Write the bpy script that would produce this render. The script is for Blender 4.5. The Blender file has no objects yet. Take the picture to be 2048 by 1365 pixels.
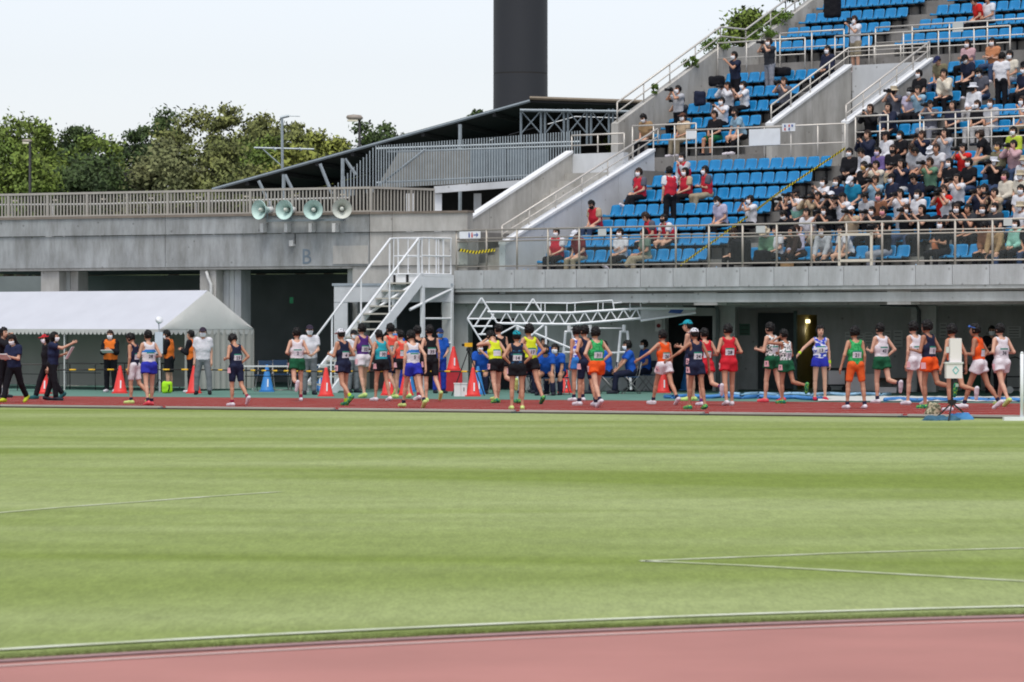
import bpy, math, random
import numpy as np
from mathutils import Vector, Matrix

# ------------------------------------------------------------------ camera, sky, sun, exposure
sc = bpy.context.scene
COL = sc.collection
F, YH, H = 7400.0, 645.0, 1.80          # focal length and horizon in photo pixels (2048 wide), eye height
cd = bpy.data.cameras.new('camera'); cam = bpy.data.objects.new('camera', cd); COL.objects.link(cam)
cam.location = (0, 0, H); cam.rotation_euler = (math.pi / 2, 0, 0)
cd.sensor_width = 36.0; cd.lens = F / 2048 * 36.0; cd.shift_y = -(682.5 - YH) / 2048
cd.clip_start = 0.5; cd.clip_end = 4000
cd.dof.use_dof = True; cd.dof.focus_distance = 88.0; cd.dof.aperture_fstop = 7.0
sc.camera = cam
SUN_EL, SUN_AZ = 65.0, -172.0         # high veiled sun behind the camera
wd = bpy.data.worlds.new('World'); sc.world = wd; wd.use_nodes = True
nt = wd.node_tree; nt.nodes.clear()
sky = nt.nodes.new('ShaderNodeTexSky'); sky.sky_type = 'NISHITA'; sky.sun_disc = False
sky.sun_elevation = math.radians(SUN_EL); sky.sun_rotation = math.radians(SUN_AZ)
sky.air_density = 1.0; sky.dust_density = 1.0; sky.ozone_density = 1.0
hs = nt.nodes.new('ShaderNodeHueSaturation'); hs.inputs['Saturation'].default_value = 0.28
bg = nt.nodes.new('ShaderNodeBackground'); bg.inputs['Strength'].default_value = 0.102
wo = nt.nodes.new('ShaderNodeOutputWorld')
tn = nt.nodes.new('ShaderNodeMix'); tn.data_type = 'RGBA'; tn.blend_type = 'MULTIPLY'; tn.inputs[0].default_value = 1.0; tn.inputs[7].default_value = (0.96, 0.967, 1.015, 1)   # milky veil over the blue
nt.links.new(sky.outputs[0], hs.inputs['Color']); nt.links.new(hs.outputs[0], tn.inputs[6]); nt.links.new(tn.outputs[2], bg.inputs['Color'])
nt.links.new(bg.outputs[0], wo.inputs['Surface'])
sl = bpy.data.lights.new('sun', 'SUN'); sl.energy = 1.4; sl.angle = math.radians(28); sl.color = (1.0, 0.95, 0.88)
so = bpy.data.objects.new('sun', sl); COL.objects.link(so)
az, el = math.radians(SUN_AZ), math.radians(SUN_EL)
sdir = Vector((math.sin(az) * math.cos(el), math.cos(az) * math.cos(el), math.sin(el)))
so.rotation_euler = sdir.to_track_quat('Z', 'Y').to_euler(); so.location = sdir * 200
sc.view_settings.view_transform = 'Standard'; sc.view_settings.look = 'None'
sc.view_settings.gamma = 1.0; sc.view_settings.exposure = 0.74; sc.view_settings.use_curve_mapping = False
sc.render.engine = 'CYCLES'; sc.cycles.filter_width = 1.9; sc.cycles.use_denoising = True
sc.cycles.max_bounces = 6; sc.cycles.transparent_max_bounces = 16

RND = random.Random(11)
NR = np.random.default_rng(5)

# ------------------------------------------------------------------ coordinates
def P(px, py, Y): return Vector(((px - 1024) * Y / F, Y, H + (YH - py) * Y / F))
def G(px, py, z=0.0):
    Y = F * H / (py - YH); return Vector(((px - 1024) * Y / F, Y, z))
TH = math.radians(40.0)                 # the stand's rows run right and towards the camera
U = Vector((math.cos(TH), -math.sin(TH), 0)); V = Vector((math.sin(TH), math.cos(TH), 0)); Z = Vector((0, 0, 1))
O = Vector((-1.52, 98.0, 0))
def ST(s, t, z): return O + U * s + V * t + Z * z
def s_at(px, t):
    a = (px - 1024) / F
    return (a * (O.y + V.y * t) - O.x - V.x * t) / (U.x - a * U.y)
def stz(px, py, t):
    p = ST(s_at(px, t), t, 0); return H + (YH - py) * p.y / F

# ------------------------------------------------------------------ materials
def lin(c): 
    c = c / 255.0
    return c / 12.92 if c <= 0.04045 else ((c + 0.055) / 1.055) ** 2.4
def C(r, g, b, k=1.0): return (lin(r) * k, lin(g) * k, lin(b) * k)
MATS = {}
def mat(name, col, rough=0.7, var=0.10, scale=6.0, bump=0.0, bscale=40.0, metal=0.0, spec=0.4, emit=None, coords='Object', island=0.0, col2=None, stretch=(1, 1, 1), detail=5.0):
    if name in MATS: return MATS[name]
    m = bpy.data.materials.new(name); m.use_nodes = True; n = m.node_tree; b = n.nodes['Principled BSDF']
    b.inputs['Roughness'].default_value = rough; b.inputs['Metallic'].default_value = metal
    b.inputs['Specular IOR Level'].default_value = spec
    tc = n.nodes.new('ShaderNodeTexCoord'); mp = n.nodes.new('ShaderNodeMapping'); mp.inputs['Scale'].default_value = stretch
    n.links.new(tc.outputs[coords], mp.inputs['Vector'])
    nz = n.nodes.new('ShaderNodeTexNoise'); nz.inputs['Scale'].default_value = scale; nz.inputs['Detail'].default_value = detail
    n.links.new(mp.outputs[0], nz.inputs['Vector'])
    ra = n.nodes.new('ShaderNodeValToRGB'); ra.color_ramp.elements[0].position = 0.3; ra.color_ramp.elements[1].position = 0.7
    c2 = col2 if col2 else tuple(min(1, x * (1 + var)) for x in col)
    c1 = col if col2 else tuple(x * (1 - var) for x in col)
    ra.color_ramp.elements[0].color = (*c1, 1); ra.color_ramp.elements[1].color = (*c2, 1)
    n.links.new(nz.outputs['Fac'], ra.inputs['Fac']); out = ra.outputs[0]
    if island:
        ge = n.nodes.new('ShaderNodeNewGeometry'); mr = n.nodes.new('ShaderNodeMapRange')
        mr.inputs['To Min'].default_value = 1 - island; mr.inputs['To Max'].default_value = 1 + island
        n.links.new(ge.outputs['Random Per Island'], mr.inputs['Value'])
        hv = n.nodes.new('ShaderNodeHueSaturation'); n.links.new(mr.outputs[0], hv.inputs['Value']); n.links.new(out, hv.inputs['Color']); out = hv.outputs[0]
    n.links.new(out, b.inputs['Base Color'])
    if bump:
        n2 = n.nodes.new('ShaderNodeTexNoise'); n2.inputs['Scale'].default_value = bscale; n2.inputs['Detail'].default_value = 4
        n.links.new(tc.outputs[coords], n2.inputs['Vector'])
        bp = n.nodes.new('ShaderNodeBump'); bp.inputs['Strength'].default_value = bump; bp.inputs['Distance'].default_value = 0.02
        n.links.new(n2.outputs['Fac'], bp.inputs['Height']); n.links.new(bp.outputs[0], b.inputs['Normal'])
    if emit: 
        b.inputs['Emission Color'].default_value = (*emit[0], 1); b.inputs['Emission Strength'].default_value = emit[1]
    MATS[name] = m; return m
def concrete(name, col, streak=0.35):
    """weathered board-cast concrete: blotches, vertical rain streaks, pinholes"""
    if name in MATS: return MATS[name]
    m = mat(name, col, 0.9, 0.13, 1.1, 0.25, 30.0, spec=0.2, detail=8); n = m.node_tree; b = n.nodes['Principled BSDF']
    base = b.inputs['Base Color'].links[0].from_socket
    tc = n.nodes.new('ShaderNodeTexCoord'); mp = n.nodes.new('ShaderNodeMapping'); mp.inputs['Scale'].default_value = (1.3, 1.3, 0.30)
    n.links.new(tc.outputs['Object'], mp.inputs[0])
    nz = n.nodes.new('ShaderNodeTexNoise'); nz.inputs['Scale'].default_value = 2.0; nz.inputs['Detail'].default_value = 7; nz.inputs['Roughness'].default_value = 0.7
    n.links.new(mp.outputs[0], nz.inputs['Vector'])
    ra = n.nodes.new('ShaderNodeValToRGB'); ra.color_ramp.elements[0].position = 0.28; ra.color_ramp.elements[1].position = 0.66
    ra.color_ramp.elements[0].color = (1 - streak, 1 - streak * 1.03, 1 - streak * 1.1, 1); ra.color_ramp.elements[1].color = (1, 1, 1, 1)
    n.links.new(nz.outputs[0], ra.inputs[0])
    mx = n.nodes.new('ShaderNodeMix'); mx.data_type = 'RGBA'; mx.blend_type = 'MULTIPLY'; mx.inputs[0].default_value = 1
    n.links.new(base, mx.inputs[6]); n.links.new(ra.outputs[0], mx.inputs[7])
    vo = n.nodes.new('ShaderNodeTexVoronoi'); vo.inputs['Scale'].default_value = 3.0; n.links.new(tc.outputs['Object'], vo.inputs['Vector'])
    r2 = n.nodes.new('ShaderNodeValToRGB'); r2.color_ramp.elements[0].position = 0.07; r2.color_ramp.elements[1].position = 0.12
    r2.color_ramp.elements[0].color = (0.62, 0.61, 0.6, 1); r2.color_ramp.elements[1].color = (1, 1, 1, 1); n.links.new(vo.outputs['Distance'], r2.inputs[0])
    m2 = n.nodes.new('ShaderNodeMix'); m2.data_type = 'RGBA'; m2.blend_type = 'MULTIPLY'; m2.inputs[0].default_value = 1
    n.links.new(mx.outputs[2], m2.inputs[6]); n.links.new(r2.outputs[0], m2.inputs[7]); n.links.new(m2.outputs[2], b.inputs['Base Color'])
    return m
def glass(name, tint=(0.95, 0.975, 0.965), fac=0.03):
    if name in MATS: return MATS[name]
    m = bpy.data.materials.new(name); m.use_nodes = True; n = m.node_tree; n.nodes.clear()
    o = n.nodes.new('ShaderNodeOutputMaterial'); mx = n.nodes.new('ShaderNodeMixShader'); mx.inputs[0].default_value = fac
    t = n.nodes.new('ShaderNodeBsdfTransparent'); t.inputs[0].default_value = (*tint, 1)
    g = n.nodes.new('ShaderNodeBsdfGlossy'); g.inputs['Roughness'].default_value = 0.12; g.inputs['Color'].default_value = (0.7, 0.75, 0.75, 1)
    n.links.new(t.outputs[0], mx.inputs[1]); n.links.new(g.outputs[0], mx.inputs[2]); n.links.new(mx.outputs[0], o.inputs[0])
    MATS[name] = m; return m

# ------------------------------------------------------------------ mesh building
class MB:
    def __init__(s): s.v = []; s.f = []; s.m = []
    def add(s, vs, fs, mi=0):
        k = len(s.v); s.v += [tuple(v) for v in vs]; s.f += [tuple(i + k for i in f) for f in fs]; s.m += [mi] * len(fs); return s
    def obox(s, c, ax, ay, az, mi=0):            # centre and three half-axis vectors
        c, ax, ay, az = Vector(c), Vector(ax), Vector(ay), Vector(az)
        vs = [c + ax * i + ay * j + az * k for i in (-1, 1) for j in (-1, 1) for k in (-1, 1)]
        return s.add(vs, [(0, 1, 3, 2), (4, 6, 7, 5), (0, 4, 5, 1), (2, 3, 7, 6), (0, 2, 6, 4), (1, 5, 7, 3)], mi)
    def box(s, x0, x1, y0, y1, z0, z1, mi=0):
        return s.obox(((x0 + x1) / 2, (y0 + y1) / 2, (z0 + z1) / 2), ((x1 - x0) / 2, 0, 0), (0, (y1 - y0) / 2, 0), (0, 0, (z1 - z0) / 2), mi)
    def stbox(s, s0, s1, t0, t1, z0, z1, mi=0):
        return s.obox(ST((s0 + s1) / 2, (t0 + t1) / 2, (z0 + z1) / 2), U * (s1 - s0) / 2, V * (t1 - t0) / 2, Z * (z1 - z0) / 2, mi)
    def tube(s, pts, r, n=6, mi=0, r2=None, cap=True):
        pts = [Vector(p) for p in pts]; rings = []
        for i, p in enumerate(pts):
            d = (pts[min(i + 1, len(pts) - 1)] - pts[max(i - 1, 0)]).normalized()
            a = d.cross(Z) if abs(d.z) < 0.95 else d.cross(Vector((1, 0, 0)))
            a.normalize(); b = d.cross(a); q = r if r2 is None else r + (r2 - r) * i / (len(pts) - 1)
            rings.append([p + (a * math.cos(2 * math.pi * j / n) + b * math.sin(2 * math.pi * j / n)) * q for j in range(n)])
        vs = [v for rg in rings for v in rg]
        fs = [(i * n + j, i * n + (j + 1) % n, (i + 1) * n + (j + 1) % n, (i + 1) * n + j) for i in range(len(pts) - 1) for j in range(n)]
        if cap: fs += [tuple(range(n))[::-1], tuple((len(pts) - 1) * n + j for j in range(n))]
        return s.add(vs, fs, mi)
    def lathe(s, c, prof, n=16, mi=0, axis=Z, cap=True):
        c = Vector(c); ax = Vector(axis).normalized(); a = ax.orthogonal().normalized(); b = ax.cross(a)
        vs = [c + ax * z + (a * math.cos(2 * math.pi * j / n) + b * math.sin(2 * math.pi * j / n)) * r for r, z in prof for j in range(n)]
        fs = [(i * n + j, i * n + (j + 1) % n, (i + 1) * n + (j + 1) % n, (i + 1) * n + j) for i in range(len(prof) - 1) for j in range(n)]
        if cap: fs += [tuple(range(n))[::-1], tuple((len(prof) - 1) * n + j for j in range(n))]
        return s.add(vs, fs, mi)
    def prism(s, poly, ext, mi=0):               # polygon (list of points) extruded by a vector
        n = len(poly); ext = Vector(ext); a = [Vector(p) for p in poly]
        fs = [tuple(range(n))[::-1], tuple(range(n, 2 * n))] + [(i, (i + 1) % n, n + (i + 1) % n, n + i) for i in range(n)]
        return s.add(a + [p + ext for p in a], fs, mi)
BASE = {}
def fin(me, mats, smooth):
    for m in (mats if isinstance(mats, (list, tuple)) else [mats]): me.materials.append(m)
    if smooth: me.polygons.foreach_set('use_smooth', [True] * len(me.polygons))
def mesh_of(mb, name, mats, base=(0, 0, 0), smooth=False):
    me = bpy.data.meshes.new(name); b = Vector(base)
    me.from_pydata([Vector(v) - b for v in mb.v], [], mb.f); fin(me, mats, smooth)
    if any(mb.m): me.polygons.foreach_set('material_index', mb.m)
    me.validate(); me.update(); return me
def obj(name, me, parent=None, loc=None):
    o = bpy.data.objects.new(name, me); COL.objects.link(o)
    if parent is not None: o.parent = parent
    if loc is not None: o.location = loc
    return o
def base_of(o):
    return BASE.get(o.name, Vector((0, 0, 0)))
def part(name, mb, m, parent, smooth=False, kind=None):
    """a mesh part given in world coordinates under an unrotated thing or part"""
    o = obj(name, mesh_of(mb, name, m, base_of(parent), smooth), parent); BASE[o.name] = base_of(parent)
    if kind: o['kind'] = kind
    return o
def tag(o, label, cat, group=None):
    o['label'] = label; o['category'] = cat
    if group: o['group'] = group
    return o
def thing(name, label, cat, loc=(0, 0, 0), group=None):
    o = obj(name, None, None, loc); BASE[o.name] = Vector(loc); o.empty_display_size = 0.2
    return tag(o, label, cat, group)
def solo(name, mb, m, label, cat, group=None, base=None, smooth=False):
    base = Vector(mb.v[0]) if base is None else Vector(base)
    o = obj(name, mesh_of(mb, name, m, base, smooth), None, base); BASE[o.name] = base
    return tag(o, label, cat, group)
def struct(name, mb, m, smooth=False):
    o = obj(name, mesh_of(mb, name, m, (0, 0, 0), smooth)); o['kind'] = 'structure'; return o
def link_copy(name, src, parent, loc, rotz=0.0):
    """another piece that shares SRC's mesh"""
    o = obj(name, src.data if hasattr(src, 'data') else src, parent, loc)
    if rotz: o.rotation_euler[2] = rotz
    return o
def quads(name, v, f, mats, smooth=True, mi=None):
    me = bpy.data.meshes.new(name); v = np.asarray(v, np.float32); f = np.asarray(f, np.int32); n, k = f.shape
    me.vertices.add(len(v)); me.vertices.foreach_set('co', v.ravel())
    me.loops.add(n * k); me.loops.foreach_set('vertex_index', f.ravel())
    me.polygons.add(n); me.polygons.foreach_set('loop_start', np.arange(n, dtype=np.int32) * k)
    try: me.polygons.foreach_set('loop_total', np.full(n, k, np.int32))
    except Exception: pass
    fin(me, mats, smooth)
    if mi is not None: me.polygons.foreach_set('material_index', np.asarray(mi, np.int32))
    me.update(calc_edges=True); return me

# ------------------------------------------------------------------ palette
M_CONC = concrete('concrete', (0.50, 0.52, 0.53))
M_CONC_L = concrete('concrete_terrace', (0.385, 0.405, 0.415), 0.5)
M_CONC_W = concrete('concrete_warm', (0.50, 0.49, 0.465))
M_CONC_D = concrete('concrete_under', (0.50, 0.52, 0.51), 0.25)
M_CONC_P = concrete('concrete_painted', (0.60, 0.62, 0.645), 0.12)
M_COPE = mat('coping_paint', C(222, 224, 226), 0.6, 0.06, 3)
M_STEP = concrete('step_concrete', (0.26, 0.25, 0.24), 0.3)
M_RAIL = mat('rail_metal', C(205, 200, 192), 0.42, 0.06, 3, metal=0.25)
M_WHITE = mat('white_paint', C(228, 231, 234), 0.45, 0.05, 5)
M_OFFW = mat('white_worn', C(205, 206, 204), 0.5, 0.08, 9)
M_BLACK = mat('black_plastic', C(22, 22, 25), 0.5, 0.2, 20)
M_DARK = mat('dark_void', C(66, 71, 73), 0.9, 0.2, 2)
M_STEEL = mat('grey_steel', C(126, 137, 144), 0.5, 0.08, 4, metal=0.2)
M_GALV = mat('galvanised', C(158, 168, 174), 0.5, 0.12, 4, metal=0.3)
M_BEIGE = mat('beige_rail', C(168, 164, 156), 0.5, 0.08, 3)
M_SEAT = mat('seat_blue', C(24, 127, 183), 0.36, 0.07, 3, spec=0.5)
M_GLASS = glass('rail_glass')
# ------------------------------------------------------------------ ground, track, grass
def sheet(name, pts, m, z): 
    mb = MB(); mb.add([(p[0], p[1], z) for p in pts], [tuple(range(len(pts)))]); return struct(name, mb, m)
KA, KB = G(0, 816), G(2048, 839)                     # far kerb of the infield
TA, TB = G(0, 792.6), G(2048, 808)                   # far edge of the far track
def ext(a, b, k): return a + (b - a) * k
M_GROUND = mat('ground_earth', C(110, 112, 88), 0.95, 0.2, 0.3)
sheet('ground', [(-1500, -200), (1500, -200), (1500, 3000), (-1500, 3000)], M_GROUND, -0.03)
M_APRON = mat('apron_green', C(88, 126, 114), 0.8, 0.12, 1.5, 0.1)
sheet('pavement', [(-45, 60), (45, 55), (45, 125), (-45, 135)], M_APRON, 0.0)
M_TRACKN = mat('track_near_lit', C(174, 121, 113), 0.75, 0.13, 0.5, 0.3, 260.0, spec=0.3, detail=8)  # same surface as the far track, its brighter light put into the colour
M_TRACK = mat('track_red', C(140, 46, 40), 0.95, 0.10, 1.6, 0.35, 260.0, spec=0.06, detail=8)
kl, kr, tl, tr = ext(KA, KB, -1.5), ext(KA, KB, 2.4), ext(TA, TB, -1.5), ext(TA, TB, 2.4)
sheet('running_track', [kl, kr, tr, tl], M_TRACK, 0.005)
M_LINE = mat('line_white', C(225, 225, 220), 0.8, 0.08, 3)
for i in range(1, 9):
    k = i / 9.0; mb = MB()
    a0, b0 = kl.lerp(tl, k), kr.lerp(tr, k); a1, b1 = kl.lerp(tl, k + 0.006), kr.lerp(tr, k + 0.006)
    mb.add([(p.x, p.y, 0.010) for p in (a0, b0, b1, a1)], [(0, 1, 2, 3)]); struct('lane_line', mb, M_LINE)
def near_edge(x):                                    # the curve of the near grass edge
    if x < -4: return 21.35 - 0.53 * 4 - 0.037 * 16 + (x + 4) * 0.826
    if x > 6: return 21.35 + 0.53 * 6 - 0.037 * 36 + (x - 6) * 0.086
    return 21.35 + 0.53 * x - 0.037 * x * x
xs = np.linspace(-8, 12, 41)
curve = [(x, near_edge(x)) for x in xs]
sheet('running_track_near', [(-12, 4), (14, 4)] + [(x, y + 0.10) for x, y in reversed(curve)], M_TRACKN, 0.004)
def ribbon(name, off0, off1, z, m):
    mb = MB(); a = [(x, near_edge(x) - off0, z) for x in xs]; b = [(x, near_edge(x) - off1, z) for x in xs]; n = len(xs)
    mb.add(a + b, [(i, i + 1, n + i + 1, n + i) for i in range(n - 1)]); return struct(name, mb, m)
ribbon('lane_line_near', 0.37, 0.415, 0.010, mat('line_faded', C(206, 196, 190), 0.8, 0.1, 3))
ribbon('drain_strip', 0.0, 0.16, 0.012, mat('drain_grey', C(160, 128, 128), 0.8, 0.1, 4))
for px, w in ():   # pale drain lids on the inside line
    x = (px - 1024) * 21.0 / F; mb = MB(); a = math.atan(0.53 - 0.074 * x)
    d = Vector((math.cos(a), math.sin(a), 0)); nn = Vector((-d.y, d.x, 0))
    mb.obox((x, near_edge(x) - 0.36, 0.014), d * w * 0.8, nn * 0.028, (0, 0, 0.005)); o = struct('drain_lid', mb, MATS['line_faded'])
gl = [(x, y) for x, y in curve] + [(46, 40), (kr.x, kr.y), (kl.x, kl.y), (-40, 10)]
def grass_mat(name, blade=False):
    """mown turf: broad soft mowing bands, mottling, fine grain"""
    m = bpy.data.materials.new(name); m.use_nodes = True; n = m.node_tree; b = n.nodes['Principled BSDF']
    b.inputs['Roughness'].default_value = 0.9; b.inputs['Specular IOR Level'].default_value = 0.08
    tc = n.nodes.new('ShaderNodeTexCoord')
    def noise(scale, detail, rough, stretch=(1, 1, 1), rotz=0.0, dist=0.0):
        mp = n.nodes.new('ShaderNodeMapping'); mp.inputs['Rotation'].default_value = (0, 0, math.radians(rotz)); mp.inputs['Scale'].default_value = stretch
        n.links.new(tc.outputs['Object'], mp.inputs[0]); q = n.nodes.new('ShaderNodeTexNoise'); q.inputs['Scale'].default_value = scale; q.inputs['Detail'].default_value = detail
        q.inputs['Roughness'].default_value = rough; q.inputs['Distortion'].default_value = dist; n.links.new(mp.outputs[0], q.inputs['Vector']); return q.outputs[0]
    def rng(sock, lo, hi, a=0.3, c=0.7):
        r = n.nodes.new('ShaderNodeMapRange'); r.inputs[1].default_value = a; r.inputs[2].default_value = c; r.inputs[3].default_value = lo; r.inputs[4].default_value = hi; n.links.new(sock, r.inputs[0]); return r.outputs[0]
    def mul(a, c):
        q = n.nodes.new('ShaderNodeMath'); q.operation = 'MULTIPLY'; n.links.new(a, q.inputs[0]); n.links.new(c, q.inputs[1]); return q.outputs[0]
    ra = n.nodes.new('ShaderNodeValToRGB'); e = ra.color_ramp.elements; e[0].position = 0.36; e[1].position = 0.64
    e[0].color = (*C(118, 135, 64), 1); e[1].color = (*C(148, 160, 107), 1); n.links.new(noise(1.0, 3.5, 0.5, (0.045, 0.17, 1), 14, 0.7), ra.inputs[0])
    v = mul(rng(noise(0.9, 4, 0.55), 0.93, 1.07), rng(noise(7.0, 4, 0.7, (1, 0.22, 1)), 0.89, 1.11)); v = mul(v, rng(noise(40.0, 3, 0.8, (1, 0.12, 1)), 0.84, 1.16))
    if blade:
        ge = n.nodes.new('ShaderNodeNewGeometry'); v = mul(v, rng(ge.outputs['Random Per Island'], 0.9, 1.25, 0, 1))
    hv = n.nodes.new('ShaderNodeHueSaturation'); n.links.new(v, hv.inputs['Value']); n.links.new(ra.outputs[0], hv.inputs['Color'])
    n.links.new(hv.outputs[0], b.inputs['Base Color']); return m
M_GRASS = grass_mat('turf'); M_BLADE = grass_mat('grass_blade', True)
sheet('infield', gl, M_GRASS, 0.006)
def blades_at(X, Y, hh, ww):
    n = len(X); a = NR.uniform(0, 2 * np.pi, n); h = NR.uniform(0.5, 1.25, n) * hh; w = ww * NR.uniform(0.7, 1.3, n)
    le = NR.normal(0, 0.6, n) * h; lf = NR.normal(0, 0.6, n) * h
    v = np.zeros((n, 3, 3), np.float32); ca, sa = np.cos(a) * w / 2, np.sin(a) * w / 2
    v[:, 0] = np.stack([X - ca, Y - sa, np.full(n, 0.004)], 1); v[:, 1] = np.stack([X + ca, Y + sa, np.full(n, 0.004)], 1)
    v[:, 2] = np.stack([X + le, Y + lf, h], 1)
    return v.reshape(-1, 3)
ex = NR.uniform(-5, 6, 120000); ey = np.interp(ex, xs, [c[1] for c in curve]) + np.abs(NR.normal(0, 0.11, 120000))
gv = np.concatenate([blades_at(ex, ey, 0.030, 0.006), blades_at(ex[:60000], ey[:60000] + NR.exponential(1.3, 60000), 0.007, 0.006)])
me = quads('grass', gv, np.arange(len(gv), dtype=np.int32).reshape(-1, 3), M_BLADE, False)
go = obj('grass', me); go['kind'] = 'stuff'; tag(go, 'longer grass blades fringing the near edge of the infield', 'grass')
# faded chalk lines
def chalk_mat(name, lo):
    m = mat(name, C(168, 178, 138), 0.9, 0, 2.5, spec=0.1, col2=C(218, 222, 206), detail=6); r = [q for q in m.node_tree.nodes if q.type == 'VALTORGB'][0]; r.color_ramp.elements[0].position = lo; r.color_ramp.elements[1].position = lo + 0.35; return m
def strip(pts, w, m, z=0.0105):
    mb = MB(); L_, R_ = [], []
    for i, p in enumerate(pts):
        d = (pts[min(i + 1, len(pts) - 1)] - pts[max(0, i - 1)]).normalized(); nn = Vector((-d.y, d.x, 0)) * w / 2; L_.append((p.x + nn.x, p.y + nn.y, z)); R_.append((p.x - nn.x, p.y - nn.y, z))
    n = len(pts); mb.add(L_ + R_, [(i, i + 1, n + i + 1, n + i) for i in range(n - 1)]); struct('chalk_line', mb, m)
strip([Vector((x, near_edge(x) + 0.62, 0)) for x in np.linspace(-5, 6, 40)], 0.085, chalk_mat('chalk_near', 0.22), 0.016)
for L in ([(-40, 1031), (120, 1017), (260, 1007), (420, 995), (560, 985.5)], [(1285, 1124.5), (1400, 1120), (1700, 1108), (2100, 1097)], [(1285, 1124.5), (1500, 1134), (1800, 1151), (2100, 1168)]): strip([G(*p) for p in L], 0.11, chalk_mat('chalk_mid', 0.47))
# kerb rail between the infield and the far track
kd = (KB - KA).normalized(); kn = Vector((-kd.y, kd.x, 0))
kt = thing('track_kerb', 'low pale metal kerb rail between infield grass and far red track', 'kerb', KA)
M_KERB = mat('kerb_aluminium', C(168, 162, 160), 0.5, 0.1, 2); L = (KB - KA).length
k0 = -8.0; i = 0; kseg = None
while k0 < L + 8:
    c = KA + kd * (k0 + 1.97); 
    if kseg is None:
        mb = MB(); mb.obox(c + Z * 0.055, kd * 1.94, kn * 0.045, Z * 0.018); kseg = part('kerb_segment', mb, M_KERB, kt); s0 = c
        mb = MB(); mb.obox(c + kd * 1.97 + Z * 0.02, kd * 0.10, kn * 0.05, Z * 0.022); foot = part('kerb_foot', mb, mat('kerb_foot', C(60, 70, 72)), kt)
        mb = MB(); mb.obox(c + Z * 0.018, kd * 1.94, kn * 0.02, Z * 0.018); lip = part('kerb_lip', mb, mat('kerb_lip', C(120, 106, 104)), kt)
    else:
        for q, nm in ((kseg, 'kerb_segment'), (foot, 'kerb_foot'), (lip, 'kerb_lip')): link_copy(nm, q, kt, c - s0)
    k0 += 4.0

# ------------------------------------------------------------------ hill and trees behind
mb = MB(); g = []
for j in range(12):
    for i in range(30):
        x = -70 + i * 5.5; y = 124 + j * 6; g.append((x, y, -0.02 + min(4.5, max(0, (y - 126) * 0.22)) + 0.5 * math.sin(x * 0.2) * (j > 1)))
mb.add(g, [(j * 30 + i, j * 30 + i + 1, (j + 1) * 30 + i + 1, (j + 1) * 30 + i) for j in range(11) for i in range(29)])
struct('hill', mb, mat('hill_scrub', C(60, 72, 40), 0.95, 0.35, 0.6), True)
def leafmat(name, c1, c2):
    m = mat(name, c1, 0.65, 0.2, 0.5, spec=0.3, island=0.24, col2=c2)
    n = m.node_tree; tc = n.nodes.new('ShaderNodeTexCoord'); ge = n.nodes.new('ShaderNodeNewGeometry')   # leaves shade with the round of their crown
    v = []
    for op in ('SUBTRACT', 'NORMALIZE', 'MULTIPLY_ADD', 'NORMALIZE'): q = n.nodes.new('ShaderNodeVectorMath'); q.operation = op; v.append(q)
    v[0].inputs[1].default_value = (0, 0, 3.2); n.links.new(tc.outputs['Object'], v[0].inputs[0]); n.links.new(v[0].outputs[0], v[1].inputs[0])
    n.links.new(ge.outputs['Normal'], v[2].inputs[0]); v[2].inputs[1].default_value = (0.55, 0.55, 0.55); n.links.new(v[1].outputs[0], v[2].inputs[2]); n.links.new(v[2].outputs[0], v[3].inputs[0])
    n.links.new(v[3].outputs[0], n.nodes['Principled BSDF'].inputs['Normal']); return m
LEAF = [leafmat('leaf_bright', C(78, 102, 38), C(124, 142, 58)), leafmat('leaf_dark', C(42, 62, 34), C(76, 96, 46)),
        leafmat('leaf_olive', C(86, 98, 50), C(128, 132, 74)), leafmat('leaf_yellow', C(112, 124, 52), C(150, 154, 72)),
        leafmat('leaf_brown', C(98, 106, 64), C(130, 132, 88))]
M_BARK = mat('bark', C(70, 60, 48), 0.9, 0.3, 6)
def leaves(cent, rad, nclump, per, size, rng):
    """leaf faces gathered in uneven clumps through an ellipsoid"""
    d = rng.normal(size=(nclump, 3)); d /= np.linalg.norm(d, axis=1)[:, None]
    rr = rng.uniform(0.35, 1.0, nclump) ** 0.6
    cc = np.array(cent) + d * np.array(rad) * rr[:, None]
    cr = rng.uniform(0.16, 0.34, nclump) * rad[0]
    pts = (cc[:, None, :] + rng.normal(size=(nclump, per, 3)) * (cr[:, None, None] * np.array([1, 1, 0.6])) * 0.75).reshape(-1, 3)
    n = len(pts); a = rng.normal(size=(n, 3)); a /= np.linalg.norm(a, axis=1)[:, None]
    b = np.cross(a, rng.normal(size=(n, 3))); b /= np.linalg.norm(b, axis=1)[:, None]
    s = (size * rng.uniform(0.6, 1.3, n))[:, None]
    v = np.stack([pts - a * s, pts + b * s * 0.5, pts + a * s, pts - b * s * 0.5], 1).reshape(-1, 3)
    return v, cc
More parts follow.
